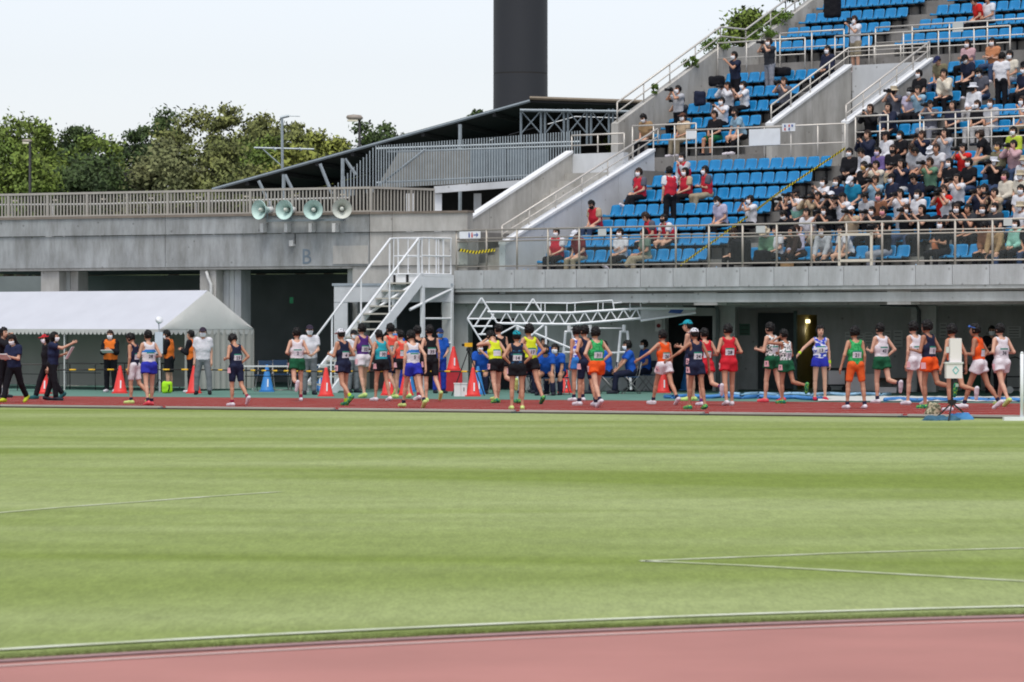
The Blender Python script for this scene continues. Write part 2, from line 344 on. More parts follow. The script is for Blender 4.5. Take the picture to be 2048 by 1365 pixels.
def tree(px, top, wpx, Y, mi, label, zb=2.5, hk=1.0, n=46, per=230, size=0.095, name='tree', rag=1.0):
    rng = np.random.default_rng(int(px * 7 + top)); ztop = H + (YH - top) * Y / F; x = (px - 1024) * Y / F
    rx = wpx * Y / F / 2; hz = (ztop - zb); cz = zb + hz * 0.62; rz = hz * 0.35 * hk
    base = Vector((x, Y, zb - 0.4)); t = thing(name, label, 'tree', base, 'trees beyond the terrace')
    mb = MB(); mb.tube([base, base + Vector((0.1, 0, hz * 0.35)), base + Vector((-0.05, 0.1, hz * 0.75))], 0.22, 8, r2=0.07)
    tr_ = part('trunk', mb, M_BARK, t, True)
    v, cc = leaves((x, Y, cz), (rx, rx, rz), n, per, size, rng)
    mb = MB()
    for c in cc[:9]: mb.tube([base + Vector((0.05, 0.03, hz * rng.uniform(0.25, 0.5))), (Vector(c) + base + Vector((0, 0, hz * 0.6))) / 2, Vector(c)], 0.07, 5, r2=0.015)
    part('limb', mb, M_BARK, tr_, True)
    me = quads('crown', v - np.array(base), np.arange(len(v), dtype=np.int32).reshape(-1, 4), LEAF[mi], False)
    obj('crown', me, t); return t
TREES = [(15, 238, 150, 138, 0, 'bright green tree at the far left beyond the terrace'), (78, 232, 130, 140, 0, 'bright green round tree left of the small street lamp'),
 (140, 246, 120, 143, 1, 'dark green tree with a dip in the skyline on its left'), (196, 262, 120, 141, 0, 'mid green low tree in the left part of the treeline'),
 (258, 252, 120, 146, 1, 'dark leafy tree just left of the tall ragged crowns'), (322, 208, 120, 150, 1, 'tall dark tree with ragged open crown'),
 (404, 194, 140, 148, 2, 'tallest olive tree of the treeline with open crown'), (470, 204, 120, 146, 2, 'tall olive tree left of the aerial mast'),
 (535, 212, 120, 150, 2, 'olive tree directly behind the aerial mast'), (598, 236, 110, 145, 2, 'olive tree right of the aerial mast'),
 (655, 246, 110, 141, 3, 'yellowish green tree right of the aerial mast'), (728, 240, 120, 152, 1, 'dark green tree behind the street lamp above the sloped roof'),
 (785, 244, 110, 154, 1, 'small dark tree at the right end of the treeline'), (345, 285, 200, 132, 4, 'pale brownish feathery tree in front of the dark crowns'),
 (450, 290, 150, 131, 2, 'low olive shrub-like tree above the railing'), (40, 318, 140, 131, 0, 'low bright green tree behind the far left railing'),
 (600, 300, 140, 132, 3, 'low yellowish tree above the sloped roof'), (180, 320, 180, 134, 1, 'low dark green tree behind the left railing'),
 (520, 268, 130, 138, 0, 'mid green tree below the aerial mast arms'),
 (942, 206, 70, 140, 1, 'small tree top poking above the sloped roof'), (1235, 262, 90, 118, 0, 'green tree seen between the roof trusses and the stand wall'),
 (1490, 4, 120, 126, 0, 'tall tree rising behind the top left wall of the stand'), (1440, 44, 60, 124, 1, 'small dark tree behind the stand wall rail'), (1568, -30, 100, 128, 0, 'bright green tree behind the upper end of the stand wall')]
for q in TREES: tree(*q, zb=(3.2 if q[0] < 900 else 4.0), hk=(1.15 if q[3] < 139 else 1.0), n=(28 if q[2] < 100 else 46))
def t_on(px, s):
    a = (px - 1024) / F; return (a * (O.y + U.y * s) - O.x - U.x * s) / (V.x - a * V.y)
for i, (px, py, w) in enumerate([(1383, 122, 22), (1432, 100, 40), (1310, 168, 10), (1520, 62, 40), (1560, 34, 40)]):   # climbers on the stand wall
    t0 = {0: 10.3, 1: 11.9, 2: 9.1, 3: 15.2, 4: 16.2}[i]; tw = t_on(px, -1.2); zw = 7.45 + (tw - 8.35) * .5 if tw < 13.35 else 9.95 + max(0, tw - 14.6) * .5; p = ST(-1.2, tw, zw + .12); rng = np.random.default_rng(i)
    v, cc = leaves(tuple(p), (w * 0.0145 / 1.5, 0.25, 0.20), 12, 50, 0.045, rng)
    mb = MB(); 
    for c in cc[:4]: mb.tube([(p.x, p.y, p.z - 0.15), Vector(c)], 0.012, 4)
    t = thing('shrub', ['small green shrub on the sloping stand wall above the two standing men', 'leafy climber below the flat rail of the stand wall', 'tiny weed on the lower part of the sloping stand wall', 'green climber above the flat landing of the stand wall', 'uppermost green climber on the stand wall'][i], 'shrub', (p.x, p.y, p.z - 0.15), 'climbers on the stand wall')
    part('stem', mb, M_BARK, t); me = quads('foliage', v - np.array(BASE[t.name]), np.arange(len(v), dtype=np.int32).reshape(-1, 4), mat('leaf_small', C(96, 122, 48), .7, .2, 3, island=.25), False); obj('foliage', me, t)

# ------------------------------------------------------------------ chimney, lamps
x = (1041 - 1024) * 260 / F
ch = thing('chimney', 'huge dark brown round chimney rising behind the sloped roof', 'chimney', (x, 260, 0))
M_CHIM = mat('chimney_brown', C(47, 49, 55), 0.55, 0.10, 0.12, spec=0.4, stretch=(1, 1, 0.2))
for z0, z1, r0, r1 in ((0, 12.2, 1.93, 1.925), (12.3, 19.2, 1.925, 1.91), (19.3, 30, 1.91, 1.90), (30.1, 46, 1.90, 1.86)):
    mb = MB(); mb.lathe((x, 260, 0), [(r0, z0), (r0, z0 + .02), (r1, z1 - .02), (r1, z1)], 64, cap=False); part('shell_ring', mb, M_CHIM, ch, True)
for z in (12.25, 19.25, 30.05):
    mb = MB(); mb.lathe((x, 260, 0), [(1.905, z - 0.06), (1.905, z + 0.06)], 64, cap=False); part('joint_band', mb, mat('chimney_joint', C(40, 38, 38)), ch, True)
def street_lamp(px, py, Y, label, flip, k=1.0):
    p = P(px, py, Y); t = thing('street_lamp', label, 'street lamp', (p.x, Y, 1.0), 'street lamps beyond the terrace')
    mb = MB(); mb.tube([(p.x, Y, 1.0), (p.x, Y, p.z)], 0.07, 8, r2=0.045); part('pole', mb, M_BLACK, t, True)
    mb = MB(); d = Vector((-1 if flip else 1, 0, 0)); mb.lathe(p - d * 0.12 * k + Z * 0.06 * k, [(0.02, 0), (0.10 * k, 0.08 * k), (0.11 * k, 0.32 * k), (0.07 * k, 0.54 * k), (0.02, 0.58 * k)], 10, axis=d + Z * 0.06)
    hd = part('lamp_head', mb, mat('lamp_head', C(150, 140, 130), 0.4), t, True)
    mb = MB(); mb.obox(p + d * 0.24 * k - Z * 0.03 * k, d * 0.18 * k, (0, 0.08 * k, 0), Z * 0.03); part('lens', mb, mat('lamp_lens', C(235, 228, 205), 0.3), hd)
street_lamp(719, 240, 128, 'dark street lamp with flat head above the sloped roof', True)
street_lamp(60, 285, 128, 'small street lamp with pale head in front of the left trees', True, 0.6)
# ------------------------------------------------------------------ lettering helper
TXT = {}
def text_geo(body, bold=0.0):
    """flat letter outlines centred on the origin, cap height 1"""
    key = (body, bold)
    if key not in TXT:
        cu = bpy.data.curves.new('lettering', 'FONT'); cu.body = body; cu.align_x = 'CENTER'; cu.resolution_u = 2; cu.offset = bold; cu.size = 1.4
        o = bpy.data.objects.new('lettering', cu); me = bpy.data.meshes.new_from_object(o)
        v = np.array([tuple(q.co) for q in me.vertices]).reshape(-1, 3); f = [tuple(p.vertices) for p in me.polygons]
        bpy.data.objects.remove(o); bpy.data.curves.remove(cu); bpy.data.meshes.remove(me)
        v[:, 1] -= 0.5; TXT[key] = (v[:, :2], f)
    return TXT[key]
def put_text(mb, body, c, ax, ay, h, bold=0.02):
    v, f = text_geo(body, bold); c = Vector(c); mb.add([c + Vector(ax) * (q[0] * h) + Vector(ay) * (q[1] * h) for q in v], f); return mb

# ------------------------------------------------------------------ the stand
LOW = [(1.2 + 0.92 * k, 3.70 + 0.425 * k) for k in range(7)]
MID = [(8.9 + 0.92 * k, 7.16 + 0.48 * k) for k in range(5)]
UPP = [(14.8 + 0.92 * k, 10.13 + 0.48 * k) for k in range(6)]
LB = [(2.0, 7.75), (8.6, 13.6), (14.4, 20.5)]; MBk = [(-0.55, 3.0), (7.15, 9.1), (9.9, 15.2)]; UB = [(-0.6, 3.25), (4.1, 9.6)]
BACK = 0.72                                                  # top of a backrest above its tread
stand = thing('grandstand', 'grey concrete spectator stand with open undercroft right of the terrace', 'grandstand', ST(0, 0, 0))
ROWS = []                                                    # (tier, index, t, floor z, blocks)
for tier, rows, blocks, sl_, sr_ in (('lower', LOW, LB, 1.62, 26), ('middle', MID, MBk, -1.07, 22), ('upper', UPP, UB, -1.07, 20)):
    for k, (t, zt) in enumerate(rows):
        zf = zt - BACK; ROWS.append((tier, k, t, zf, blocks))
        segs = [(sl_, sr_)] if tier != 'middle' else [(sl_, 4.06), (6.95, sr_)]
        for a, b in segs:
            mb = MB(); mb.stbox(a, b, t - 0.62, t + 0.30 - 0.005, zf - 0.75, zf); part('terrace_step', mb, M_STEP, stand)
        # half steps in the aisles
        gaps = [(blocks[i][1] + 0.06, blocks[i + 1][0] - 0.06) for i in range(len(blocks) - 1)]
        if tier == 'middle': gaps = [(3.06, 4.0), (9.16, 9.84)]
        for a, b in gaps:
            mb = MB(); mb.stbox(a, b, t - 0.62 - 0.40, t - 0.62, zf - 0.75, zf - 0.215); part('aisle_step', mb, M_CONC_W if tier == 'lower' else M_STEP, stand)
mb = MB(); mb.stbox(1.62, 26, 0.16, 0.575, 2.55, 2.975); part('front_walkway', mb, M_STEP, stand)
mb = MB(); mb.stbox(-0.40, 1.37, 0.16, 0.9, 2.55, 2.97); part('front_walkway', mb, M_STEP, stand)
for t0, t1, zf in ((7.025, 8.275, 5.97), (12.885, 14.175, 8.93)):
    mb = MB(); mb.stbox(-1.0 if t0 < 9 else -1.07, 26, t0, t1, zf - 0.8, zf); part('cross_aisle', mb, M_STEP, stand)
mb = MB(); mb.stbox(-0.6, 26, 0.17, 14, 2.30, 2.53); part('soffit', mb, M_CONC_D, stand)
mb = MB(); mb.stbox(-1.07, 26, 19.8, 20.1, 2.0, 13); part('back_wall', mb, M_CONC_D, stand)
# fascia panels along the balcony edge
s0 = -0.02; w = 1.045; i = 0; fp = None
while s0 < 24:
    if fp is None: mb = MB(); mb.stbox(s0, s0 + w - 0.018, 0, 0.155, 2.69, 3.17); fp = part('fascia_panel', mb, M_CONC, stand)
    else: link_copy('fascia_panel', fp, stand, U * (i * w))
    i += 1; s0 += w
mb = MB(); mb.stbox(-0.02, 24, 0.03, 0.16, 2.60, 2.685); part('drip_edge', mb, M_CONC_D, stand)
# sloping walls with copings beside the stairs
def ramp_wall(name, s0, s1, prof, zb, m, cope=True):
    w_ = None                                                # cast bay by bay with open joints
    for (t0, z0), (t1, z1) in zip(prof[:-1], prof[1:]):
        n = max(1, round((t1 - t0) / 1.75))
        for i in range(n):
            a, b = t0 + (t1 - t0) * i / n, t0 + (t1 - t0) * (i + 1) / n - (0.012 if i < n - 1 or t1 != prof[-1][0] else 0)
            za, zb2 = z0 + (z1 - z0) * (a - t0) / (t1 - t0), z0 + (z1 - z0) * (b - t0) / (t1 - t0)
            mb = MB(); mb.prism([ST(s0, a, za), ST(s0, b, zb2), ST(s0, b, zb), ST(s0, a, zb)], U * (s1 - s0)); q_ = part(name, mb, m, stand); w_ = w_ or q_
    mb = MB(); mb.prism([ST(s0 + 0.02, prof[0][0] + 0.02, zb), ST(s0 + 0.02, prof[0][0] + 0.02, prof[0][1] - 0.06)] + [ST(s0 + 0.02, t - 0.02, z - 0.06) for t, z in prof[1:]] + [ST(s0 + 0.02, prof[-1][0] - 0.02, zb)], U * (s1 - s0 - 0.04)); part('wall_core', mb, M_STEP, stand)
    if cope:
        for (t0, z0), (t1, z1) in zip(prof[:-1], prof[1:]):
            q = [ST(s0 - 0.03, t0, z0 + 0.004), ST(s0 - 0.03, t1, z1 + 0.004), ST(s0 - 0.03, t1, z1 + 0.075), ST(s0 - 0.03, t0, z0 + 0.075)]
            mb = MB(); mb.prism(q, U * (s1 - s0 + 0.06)); part('coping', mb, M_COPE, w_)
    return w_
z1a, z1b = stz(905, 472, 0.3), stz(1145, 307, 5.48)
ramp_wall('stair_wall', -0.63, -0.43, [(0.18, z1a), (5.48, z1b)], 2.0, M_CONC_W)
z2a, z2b = stz(1020, 490, 0.4), stz(1308, 303, 6.6)
ramp_wall('stair_wall', 1.38, 1.58, [(0.20, z2a), (6.6, z2b)], 2.55, M_CONC_P)
mb = MB(); mb.stbox(-0.63, 1.375, 5.49, 5.69, 2.5, z1b - 0.02); part('landing_wall', mb, M_CONC_P, stand)
mb = MB(); mb.stbox(-1.0, 1.6, 5.70, 7.02, 5.2, 5.97); part('landing', mb, M_STEP, stand)
for k in range(14):                                          # flight of steps between the two walls
    mb = MB(); mb.stbox(-0.43, 1.38, 0.9 + k * 0.327, 0.9 + (k + 1) * 0.327, 2.6, 2.97 + (k + 1) * 0.21); part('stair_step', mb, M_CONC_W, stand)
ramp_wall('side_wall', -1.34, -1.09, [(8.35, 7.45), (13.35, 9.95), (14.6, 9.95), (19.6, 12.45)], 2.0, M_CONC_W, False)
BXL, BXR = 4.1, 6.87
ramp_wall('stair_wall', BXL, BXL + 0.2, [(8.36, 7.20), (12.15, 9.02)], 5.5, M_CONC_W)
ramp_wall('stair_wall', BXR - 0.2, BXR, [(8.30, 7.16), (12.4, 9.10)], 5.5, M_CONC_W)
mb = MB(); mb.stbox(BXL + 0.2, BXR - 0.2, 12.20, 12.38, 5.5, 9.06); part('landing_wall', mb, M_CONC_P, stand)
mb = MB(); mb.stbox(BXL + 0.2, BXR - 0.2, 8.3, 12.2, 5.2, 5.96); part('landing', mb, M_STEP, stand)

# ------------------------------------------------------------------ seats
def seat_mesh():
    prof = [(0.215, 0.385), (0.222, 0.418), (0.17, 0.424), (0.02, 0.405), (-0.11, 0.412), (-0.165, 0.452), (-0.195, 0.54), (-0.22, 0.66), (-0.232, 0.712)]
    nx = 7; vs = []; fs = []
    for layer in (0, 1):
        for j, (y, z) in enumerate(prof):
            hw = 0.188 - (0.03 if j == len(prof) - 1 else 0.008 if j == len(prof) - 2 else 0.0)
            for i in range(nx):
                q = -1 + 2 * i / (nx - 1); e = q * q
                yy = y + (0.045 * e if j >= 5 else 0); zz = z + (0.028 * e if 1 < j < 6 else 0) - (0.012 * e if j == len(prof) - 1 else 0)
                if layer: yy -= 0.016 if j >= 5 else 0; zz -= 0.018 if j < 6 else 0.004
                vs.append((q * hw, yy, zz))
    n = nx * len(prof); m = len(prof)
    for j in range(m - 1):
        for i in range(nx - 1):
            a = j * nx + i; fs.append((a, a + 1, a + nx + 1, a + nx)); fs.append((n + a, n + a + nx, n + a + nx + 1, n + a + 1))
    rim = [i for i in range(nx)] + [j * nx + nx - 1 for j in range(1, m)] + [(m - 1) * nx + i for i in range(nx - 2, -1, -1)] + [j * nx for j in range(m - 2, 0, -1)]
    for a, b in zip(rim, rim[1:] + rim[:1]): fs.append((a, n + a, n + b, b))
    mb = MB(); mb.add(vs, fs); return mesh_of(mb, 'seat', M_SEAT, (0, 0, 0), True)
SEAT = seat_mesh(); FACE = math.radians(140)
mbk = MB(); mbk.box(-0.02, 0.02, -0.15, 0.10, 0.30, 0.385); mbk.box(-0.02, 0.02, -0.20, -0.14, 0.05, 0.385); BRACKET = mesh_of(mbk, 'bracket', M_BLACK)
PITCH = 0.412
BLK = {('lower', 0): 'left block', ('lower', 1): 'crowded middle block', ('lower', 2): 'right block', ('middle', 0): 'left block', ('middle', 1): 'block right of the stair box', ('middle', 2): 'far right block', ('upper', 0): 'left block', ('upper', 1): 'right block'}
ORD = ['first', 'second', 'third', 'fourth', 'fifth', 'sixth', 'seventh', 'eighth']
def inview(s, t, z, m=150):
    p = ST(s, t, z); return 1024 + p.x / p.y * F < 2048 + m and YH - (p.z - H) / p.y * F > -20 - m
for tier, k, t, zf, blocks in ROWS:
    for bi, (a, b) in enumerate(blocks):
        n = int((b - a) / PITCH); ss = [a + PITCH * (i + 0.5) for i in range(n)]
        ss = [s for s in ss if inview(s, t, zf + 0.3)]
        if tier == 'middle' and bi == 0: ss = [s for s in ss if s > -0.5]
        if not ss: continue
        r = thing('seat_row', f'blue plastic seats, {ORD[k]} row up, {BLK[tier, bi]}, {tier} tier', 'seats', ST(ss[0], t, zf), 'rows of blue stadium seats')
        for s in ss:
            q = link_copy('seat', SEAT, r, U * (s - ss[0]), FACE); link_copy('bracket', BRACKET, q, (0, 0, 0))
        mb = MB(); mb.obox(ST((ss[0] + ss[-1]) / 2, t + 0.16, zf + 0.34), U * ((ss[-1] - ss[0]) / 2 + 0.15), V * 0.025, Z * 0.03); part('beam', mb, M_BLACK, r)

# ------------------------------------------------------------------ railings
def railing(label, pts, top, mids, spacing=1.1, r=0.026, name='railing', m=M_RAIL, ends=True, glassz=None, rp=0.022):
    """pipe railing along floor points; TOP above the floor, MIDS further pipes; every post its own part"""
    pts = [Vector(p) for p in pts]; t = thing(name, label, 'railing', pts[0], 'stand railings')
    for h_, rr in [(top, r)] + [(q, r * 0.72) for q in mids]:
        mb = MB(); mb.tube([p + Z * h_ for p in pts], rr, 6); part('top_rail' if h_ == top else 'rail', mb, m, t, True)
    for a, b in zip(pts[:-1], pts[1:]):
        n = max(1, round((b - a).length / spacing)); first = None
        for i in range(n + 1):
            p = a.lerp(b, i / n)
            if first is None: mb = MB(); mb.tube([p, p + Z * top], rp, 6); first = part('post', mb, m, t, True); p0 = p
            elif not (i == 0 and a != pts[0]): link_copy('post', first, t, p - p0)
        if glassz:
            d = (b - a).normalized(); g0 = None; L_ = (b - a).length / n
            for i in range(n):
                c = a.lerp(b, (i + 0.5) / n)
                if g0 is None: mb = MB(); mb.obox(c + Z * (glassz[0] + glassz[1]) / 2, d * (L_ / 2 - 0.03), d.cross(Z) * 0.005, Z * (glassz[1] - glassz[0]) / 2); g0 = part('glass_pane', mb, M_GLASS, t); c0 = c
                else: link_copy('glass_pane', g0, t, c - c0)
    return t
M_FRAIL = mat('front_rail', C(176, 170, 160), 0.45, 0.06, 3, metal=0.3)
railing('long glazed balustrade along the balcony edge of the stand', [ST(0.0, 0.08, 3.17), ST(22.99, 0.08, 3.17)], 1.06, (0.84, 0.76, 0.10), 1.045, 0.028, m=M_FRAIL, glassz=(0.12, 0.74), rp=0.03)
railing('handrail on the sloping wall of the lower left stair', [ST(1.46, 0.22, z2a + 0.07), ST(1.46, 6.9, z2b + 0.22)], 0.42, (0.20,), 1.12)
railing('handrail on the landing wall above the lower left stair', [ST(-0.55, 5.6, z1b), ST(1.30, 5.6, z1b)], 0.50, (0.22,), 0.95)
railing('handrail climbing the long side wall of the stand', [ST(-1.2, 8.45, 7.5), ST(-1.2, 13.35, 9.95), ST(-1.2, 14.6, 9.95), ST(-1.2, 19.6, 12.45)], 0.55, (0.28,), 1.25, 0.03)
railing('handrail on the left sloping wall of the upper stair box', [ST(BXL + 0.1, 8.45, 7.32), ST(BXL + 0.1, 12.15, 9.10), ST(BXR - 0.1, 12.3, 9.12)], 0.45, (0.22,), 0.95)
railing('handrail on the right sloping wall of the upper stair box', [ST(BXR - 0.1, 8.35, 7.22), ST(BXR - 0.1, 12.4, 9.17)], 0.45, (0.22,), 0.95)
fz = 5.97
railing('pipe railing in front of the lower cross aisle, left part', [ST(s_at(1373, 7.1), 7.1, fz), ST(s_at(1690, 7.1), 7.1, fz)], 1.12, (0.62,), 0.95)
railing('pipe railing in front of the lower cross aisle, right part', [ST(s_at(1760, 7.1), 7.1, fz), ST(s_at(2120, 7.1), 7.1, fz)], 1.12, (0.62,), 1.25)
railing('short pipe railing below the left block of the middle tier', [ST(s_at(1265, 8.26), 8.26, fz), ST(s_at(1392, 8.26), 8.26, fz)], 1.38, (0.95,), 0.9)
railing('short pipe railing right of the upper stair box', [ST(s_at(1711, 8.26), 8.26, fz), ST(s_at(1776, 8.26), 8.26, fz)], 1.38, (0.95,), 1.0)
railing('long pipe railing below the right blocks of the middle tier', [ST(s_at(1840, 8.26), 8.26, fz), ST(s_at(2130, 8.26), 8.26, fz)], 1.38, (0.95,), 1.05)
fz = 8.93
railing('short pipe railing in front of the upper cross aisle at its left end', [ST(-1.0, 12.95, fz), ST(s_at(1610, 12.95), 12.95, fz)], 1.06, (0.6,), 1.2)
railing('pipe railing along the upper cross aisle above the stair box', [ST(s_at(1670, 13.0), 13.0, fz), ST(s_at(2020, 13.0), 13.0, fz)], 1.06, (0.6,), 1.25)
railing('short railing below the left block of the upper tier', [ST(s_at(1560, 14.1), 14.1, fz), ST(s_at(1688, 14.1), 14.1, fz)], 1.34, (0.9,), 1.1)
railing('long railing below the right block of the upper tier', [ST(s_at(1751, 14.1), 14.1, fz), ST(s_at(2130, 14.1), 14.1, fz)], 1.34, (0.9,), 1.2)
# wide cream gate in the front balustrade
gs0, gs1 = s_at(1678, 0.0), s_at(1742, 0.0)
gt = thing('balustrade_gate', 'cream painted gate frame in the balcony balustrade', 'gate', ST(gs0, -0.02, 3.17))
M_CREAM = mat('cream_paint', C(214, 206, 190), 0.5, 0.05, 4)
for a, b in (((gs0, 3.30), (gs1, 3.30)), ((gs0, 3.93), (gs1, 3.93)), ((gs0, 3.2), (gs0, 3.95)), ((gs1, 3.2), (gs1, 3.95))):
    mb = MB(); pa, pb = ST(a[0], 0.02, a[1]), ST(b[0], 0.02, b[1]); d = (pb - pa); c = (pa + pb) / 2
    mb.obox(c, d / 2 + d.normalized() * 0.025, V * 0.02, (Z if abs(d.z) < 0.1 else U) * 0.03); part('frame_bar', mb, M_CREAM, gt)

# ------------------------------------------------------------------ undercroft of the stand
W0, W1 = Vector((-1.6, 98.55, 0)), Vector((12.5, 95.2, 0)); WD = (W1 - W0).normalized(); WN = Vector((-WD.y, WD.x, 0))
def wpt(px, back=0.0):
    a = (px - 1024) / F; o = W0 + WN * back; k = (a * o.y - o.x) / (WD.x - a * WD.y); return o + WD * k
def wz(px, py, back=0.0): return H + (YH - py) * wpt(px, back).y / F
uc = thing('undercroft_wall', 'grey concrete ground floor wall under the stand with dark recesses', 'wall', wpt(909))
def wbox(name, p0, p1, z0, z1, d0, d1, m, par=uc):
    a, b = wpt(p0, d0), wpt(p1, d0); mb = MB(); poly = [Vector((q.x, q.y, z0)) for q in (a, b)] + [Vector((q.x, q.y, z1)) for q in (b, a)]
    mb.prism(poly, WN * (d1 - d0)); return part(name, mb, m, par)
for p0, p1, z1 in ((905, 936, 2.29), (1030, 1330, 2.29), (1425, 1470, 2.29), (1822, 1872, 2.22)): wbox('wall_panel' if p1 - p0 > 60 else 'pillar', p0, p1, 0, z1, 0 if z1 > 2.25 else -0.06, 0.5, M_CONC_D)
wbox('lintel', 936, 1030, 1.90, 2.29, 0.03, 0.5, M_CONC_D); wbox('lintel', 1330, 1425, 1.97, 2.29, 0.03, 0.5, M_CONC_D)
wbox('beam', 1470, 1822, 2.22, 2.295, 0.02, 0.5, M_CONC_D); wbox('beam', 1872, 2320, 2.22, 2.295, 0.02, 0.5, M_CONC_D); wbox('lintel', 1470, 1822, 2.19, 2.215, 0.04, 0.5, M_CONC_D)
M_RECESS = concrete('recess_wall', (0.46, 0.48, 0.475), 0.25)
wbox('recess_wall', 1430, 1560, 0, 2.4, 2.2, 2.4, M_RECESS); wbox('recess_wall', 1634, 2330, 0, 2.4, 2.2, 2.4, M_RECESS); wbox('recess_wall', 1558, 1636, 2.0, 2.4, 2.2, 2.4, M_RECESS)
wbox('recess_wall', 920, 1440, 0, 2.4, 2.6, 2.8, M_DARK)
wbox('door_leaf', 1516, 1589, 0.02, 2.05, 2.12, 2.18, mat('door_grey', C(58, 66, 68), 0.6, 0.1, 3)); wbox('door_frame', 1587, 1593, 0, 2.1, 2.05, 2.2, mat('door_teal', C(84, 108, 108), 0.5))
# lit passage behind the open door
M_PASS = mat('passage_wall', C(150, 142, 96), 0.8, 0.1, 2)
wbox('passage_wall', 1588, 1660, 0, 2.4, 6.2, 6.4, M_PASS); wbox('passage_wall', 1560, 1596, 0, 2.4, 2.42, 6.4, M_PASS); wbox('passage_wall', 1634, 1640, 0, 2.4, 2.42, 6.4, M_PASS); wbox('passage_ceiling', 1560, 1650, 2.25, 2.38, 2.42, 6.4, M_PASS)
pl = thing('ceiling_lamp', 'lit ceiling lamp in the passage behind the open door', 'lamp', wpt(1607, 4.0) + Z * 2.1)
c = wpt(1607, 4.0) + Z * wz(1607, 643, 4.0); mb = MB(); mb.obox(c, WD * 0.14, WN * 0.25, Z * 0.045); part('diffuser', mb, mat('lamp_on', (1, 0.9, 0.6), emit=((1.0, 0.86, 0.5), 2.0)), pl)
mb = MB(); mb.obox(c + Z * 0.10, WD * 0.05, WN * 0.2, Z * 0.05); part('housing', mb, M_OFFW, pl)
ll = bpy.data.lights.new('passage_lamp', 'POINT'); ll.energy = 14; ll.color = (1.0, 0.86, 0.55); ll.shadow_soft_size = 0.15; lo2 = bpy.data.objects.new('passage_lamp', ll); COL.objects.link(lo2); lo2.parent = pl; lo2.location = wpt(1609, 3.9) + Z * 1.6 - BASE[pl.name]
# pipes, boxes and notices on the undercroft wall
def pipe(name, label, pts, r, m):
    mb = MB(); mb.tube(pts, r, 8); return solo(name, mb, m, label, 'pipe', None, None, True)
M_PIPE = mat('pipe_dark', C(70, 76, 78), 0.5, 0.1, 4); M_PIPE2 = mat('pipe_grey', C(118, 124, 124), 0.5, 0.1, 4)
pipe('drain_pipe', 'grey drain pipe down the pillar between the two doors', [wpt(1436, -0.10), wpt(1436, -0.10) + Z * 2.1, wpt(1432, -0.3) + Z * 2.25], 0.055, M_PIPE2)
pipe('drain_pipe', 'dark pipe running right under the balcony to the pillar', [ST(s_at(1368, 0.6), 0.6, 2.24), wpt(1372, -0.25) + Z * 2.24, wpt(1430, -0.14) + Z * 2.22], 0.05, M_PIPE)
pipe('drain_pipe', 'dark drain pipe bending down beside the right hand column', [wpt(1760, -0.6) + Z * 2.26, wpt(1832, -0.20) + Z * 2.24, wpt(1838, -0.16) + Z * 2.1, wpt(1838, -0.14)], 0.05, M_PIPE)
for px, py, w_, h_, lb in ((1075, 592, 14, 16, 'pale grey box high on the wall above the white truss'), (1203, 586, 12, 10, 'small pale lamp housing under the balcony'), (1950, 586, 12, 24, 'yellowed box under the balcony at the right'), (2001, 574, 16, 11, 'small pale fitting at the far right under the balcony')):
    c = wpt(px, -0.06) + Z * (wz(px, py)); mb = MB(); mb.obox(c, WD * w_ * 0.0065, WN * 0.06, Z * h_ * 0.0065); solo('wall_box', mb, M_OFFW if py != 586 or px < 1500 else mat('yellowed', C(190, 176, 120)), lb, 'box')
mb = MB(); c = wpt(1317, -0.02) + Z * wz(1317, 652); mb.obox(c, WD * 0.085, WN * 0.03, Z * 0.15); t = solo('hydrant_box', mb, M_OFFW, 'white hydrant box with round red door beside the dark doorway', 'box')
mb = MB(); mb.lathe(c - WN * 0.036 + WD * 0.01, [(0.055, 0), (0.055, 0.012)], 14, axis=-WN); part('round_door', mb, mat('box_red', C(120, 40, 40)), t)
def notice(px0, py0, px1, py1, back, label, m, lines=4):
    a, b = wpt(px0, back), wpt(px1, back); z0, z1 = wz(px0, py1, back), wz(px0, py0, back)
    t = thing('notice', label, 'notice', a + Z * z0); mb = MB(); mb.prism([a + Z * z0, b + Z * z0, b + Z * z1, a + Z * z1], -WN * 0.008); part('sheet', mb, m, t)
    for i in range(lines):
        q = 0.15 + 0.7 * i / max(1, lines - 1); zc = z0 + (z1 - z0) * q; mb = MB(); mb.obox(a.lerp(b, 0.5) + Z * zc - WN * 0.011, (b - a) * 0.36, WN * 0.002, Z * 0.008); part('text_line', mb, mat('ink', C(70, 76, 78)), t)
M_PAPER = mat('paper', C(196, 200, 198), 0.8, 0.04, 5)
for q in ((1690, 664, 1706, 697, 2.19, 'tall paper notice just right of the lit passage'), (1709, 667, 1728, 690, 2.19, 'paper notice behind the green runner'), (1729, 665, 1746, 690, 2.19, 'paper notice with dark band left of the white runner'), (1768, 662, 1782, 690, 2.19, 'paper notice right of the white runner'), (1787, 661, 1805, 694, 2.19, 'rightmost paper notice of the row beside the column'), (1879, 646, 1894, 676, 2.19, 'small pale notice in the right hand recess'), (2014, 653, 2042, 676, 2.19, 'dim notice at the far right of the recess')): notice(*q, m=M_PAPER)
notice(1479, 648, 1500, 671, 2.19, 'faint green framed plan on the wall left of the patterned runners', mat('plan_green', C(92, 128, 112)), 3)
notice(1110, 690, 1135, 716, -0.002, 'pale notice sheet on the wall behind the white truss', M_PAPER, 3)

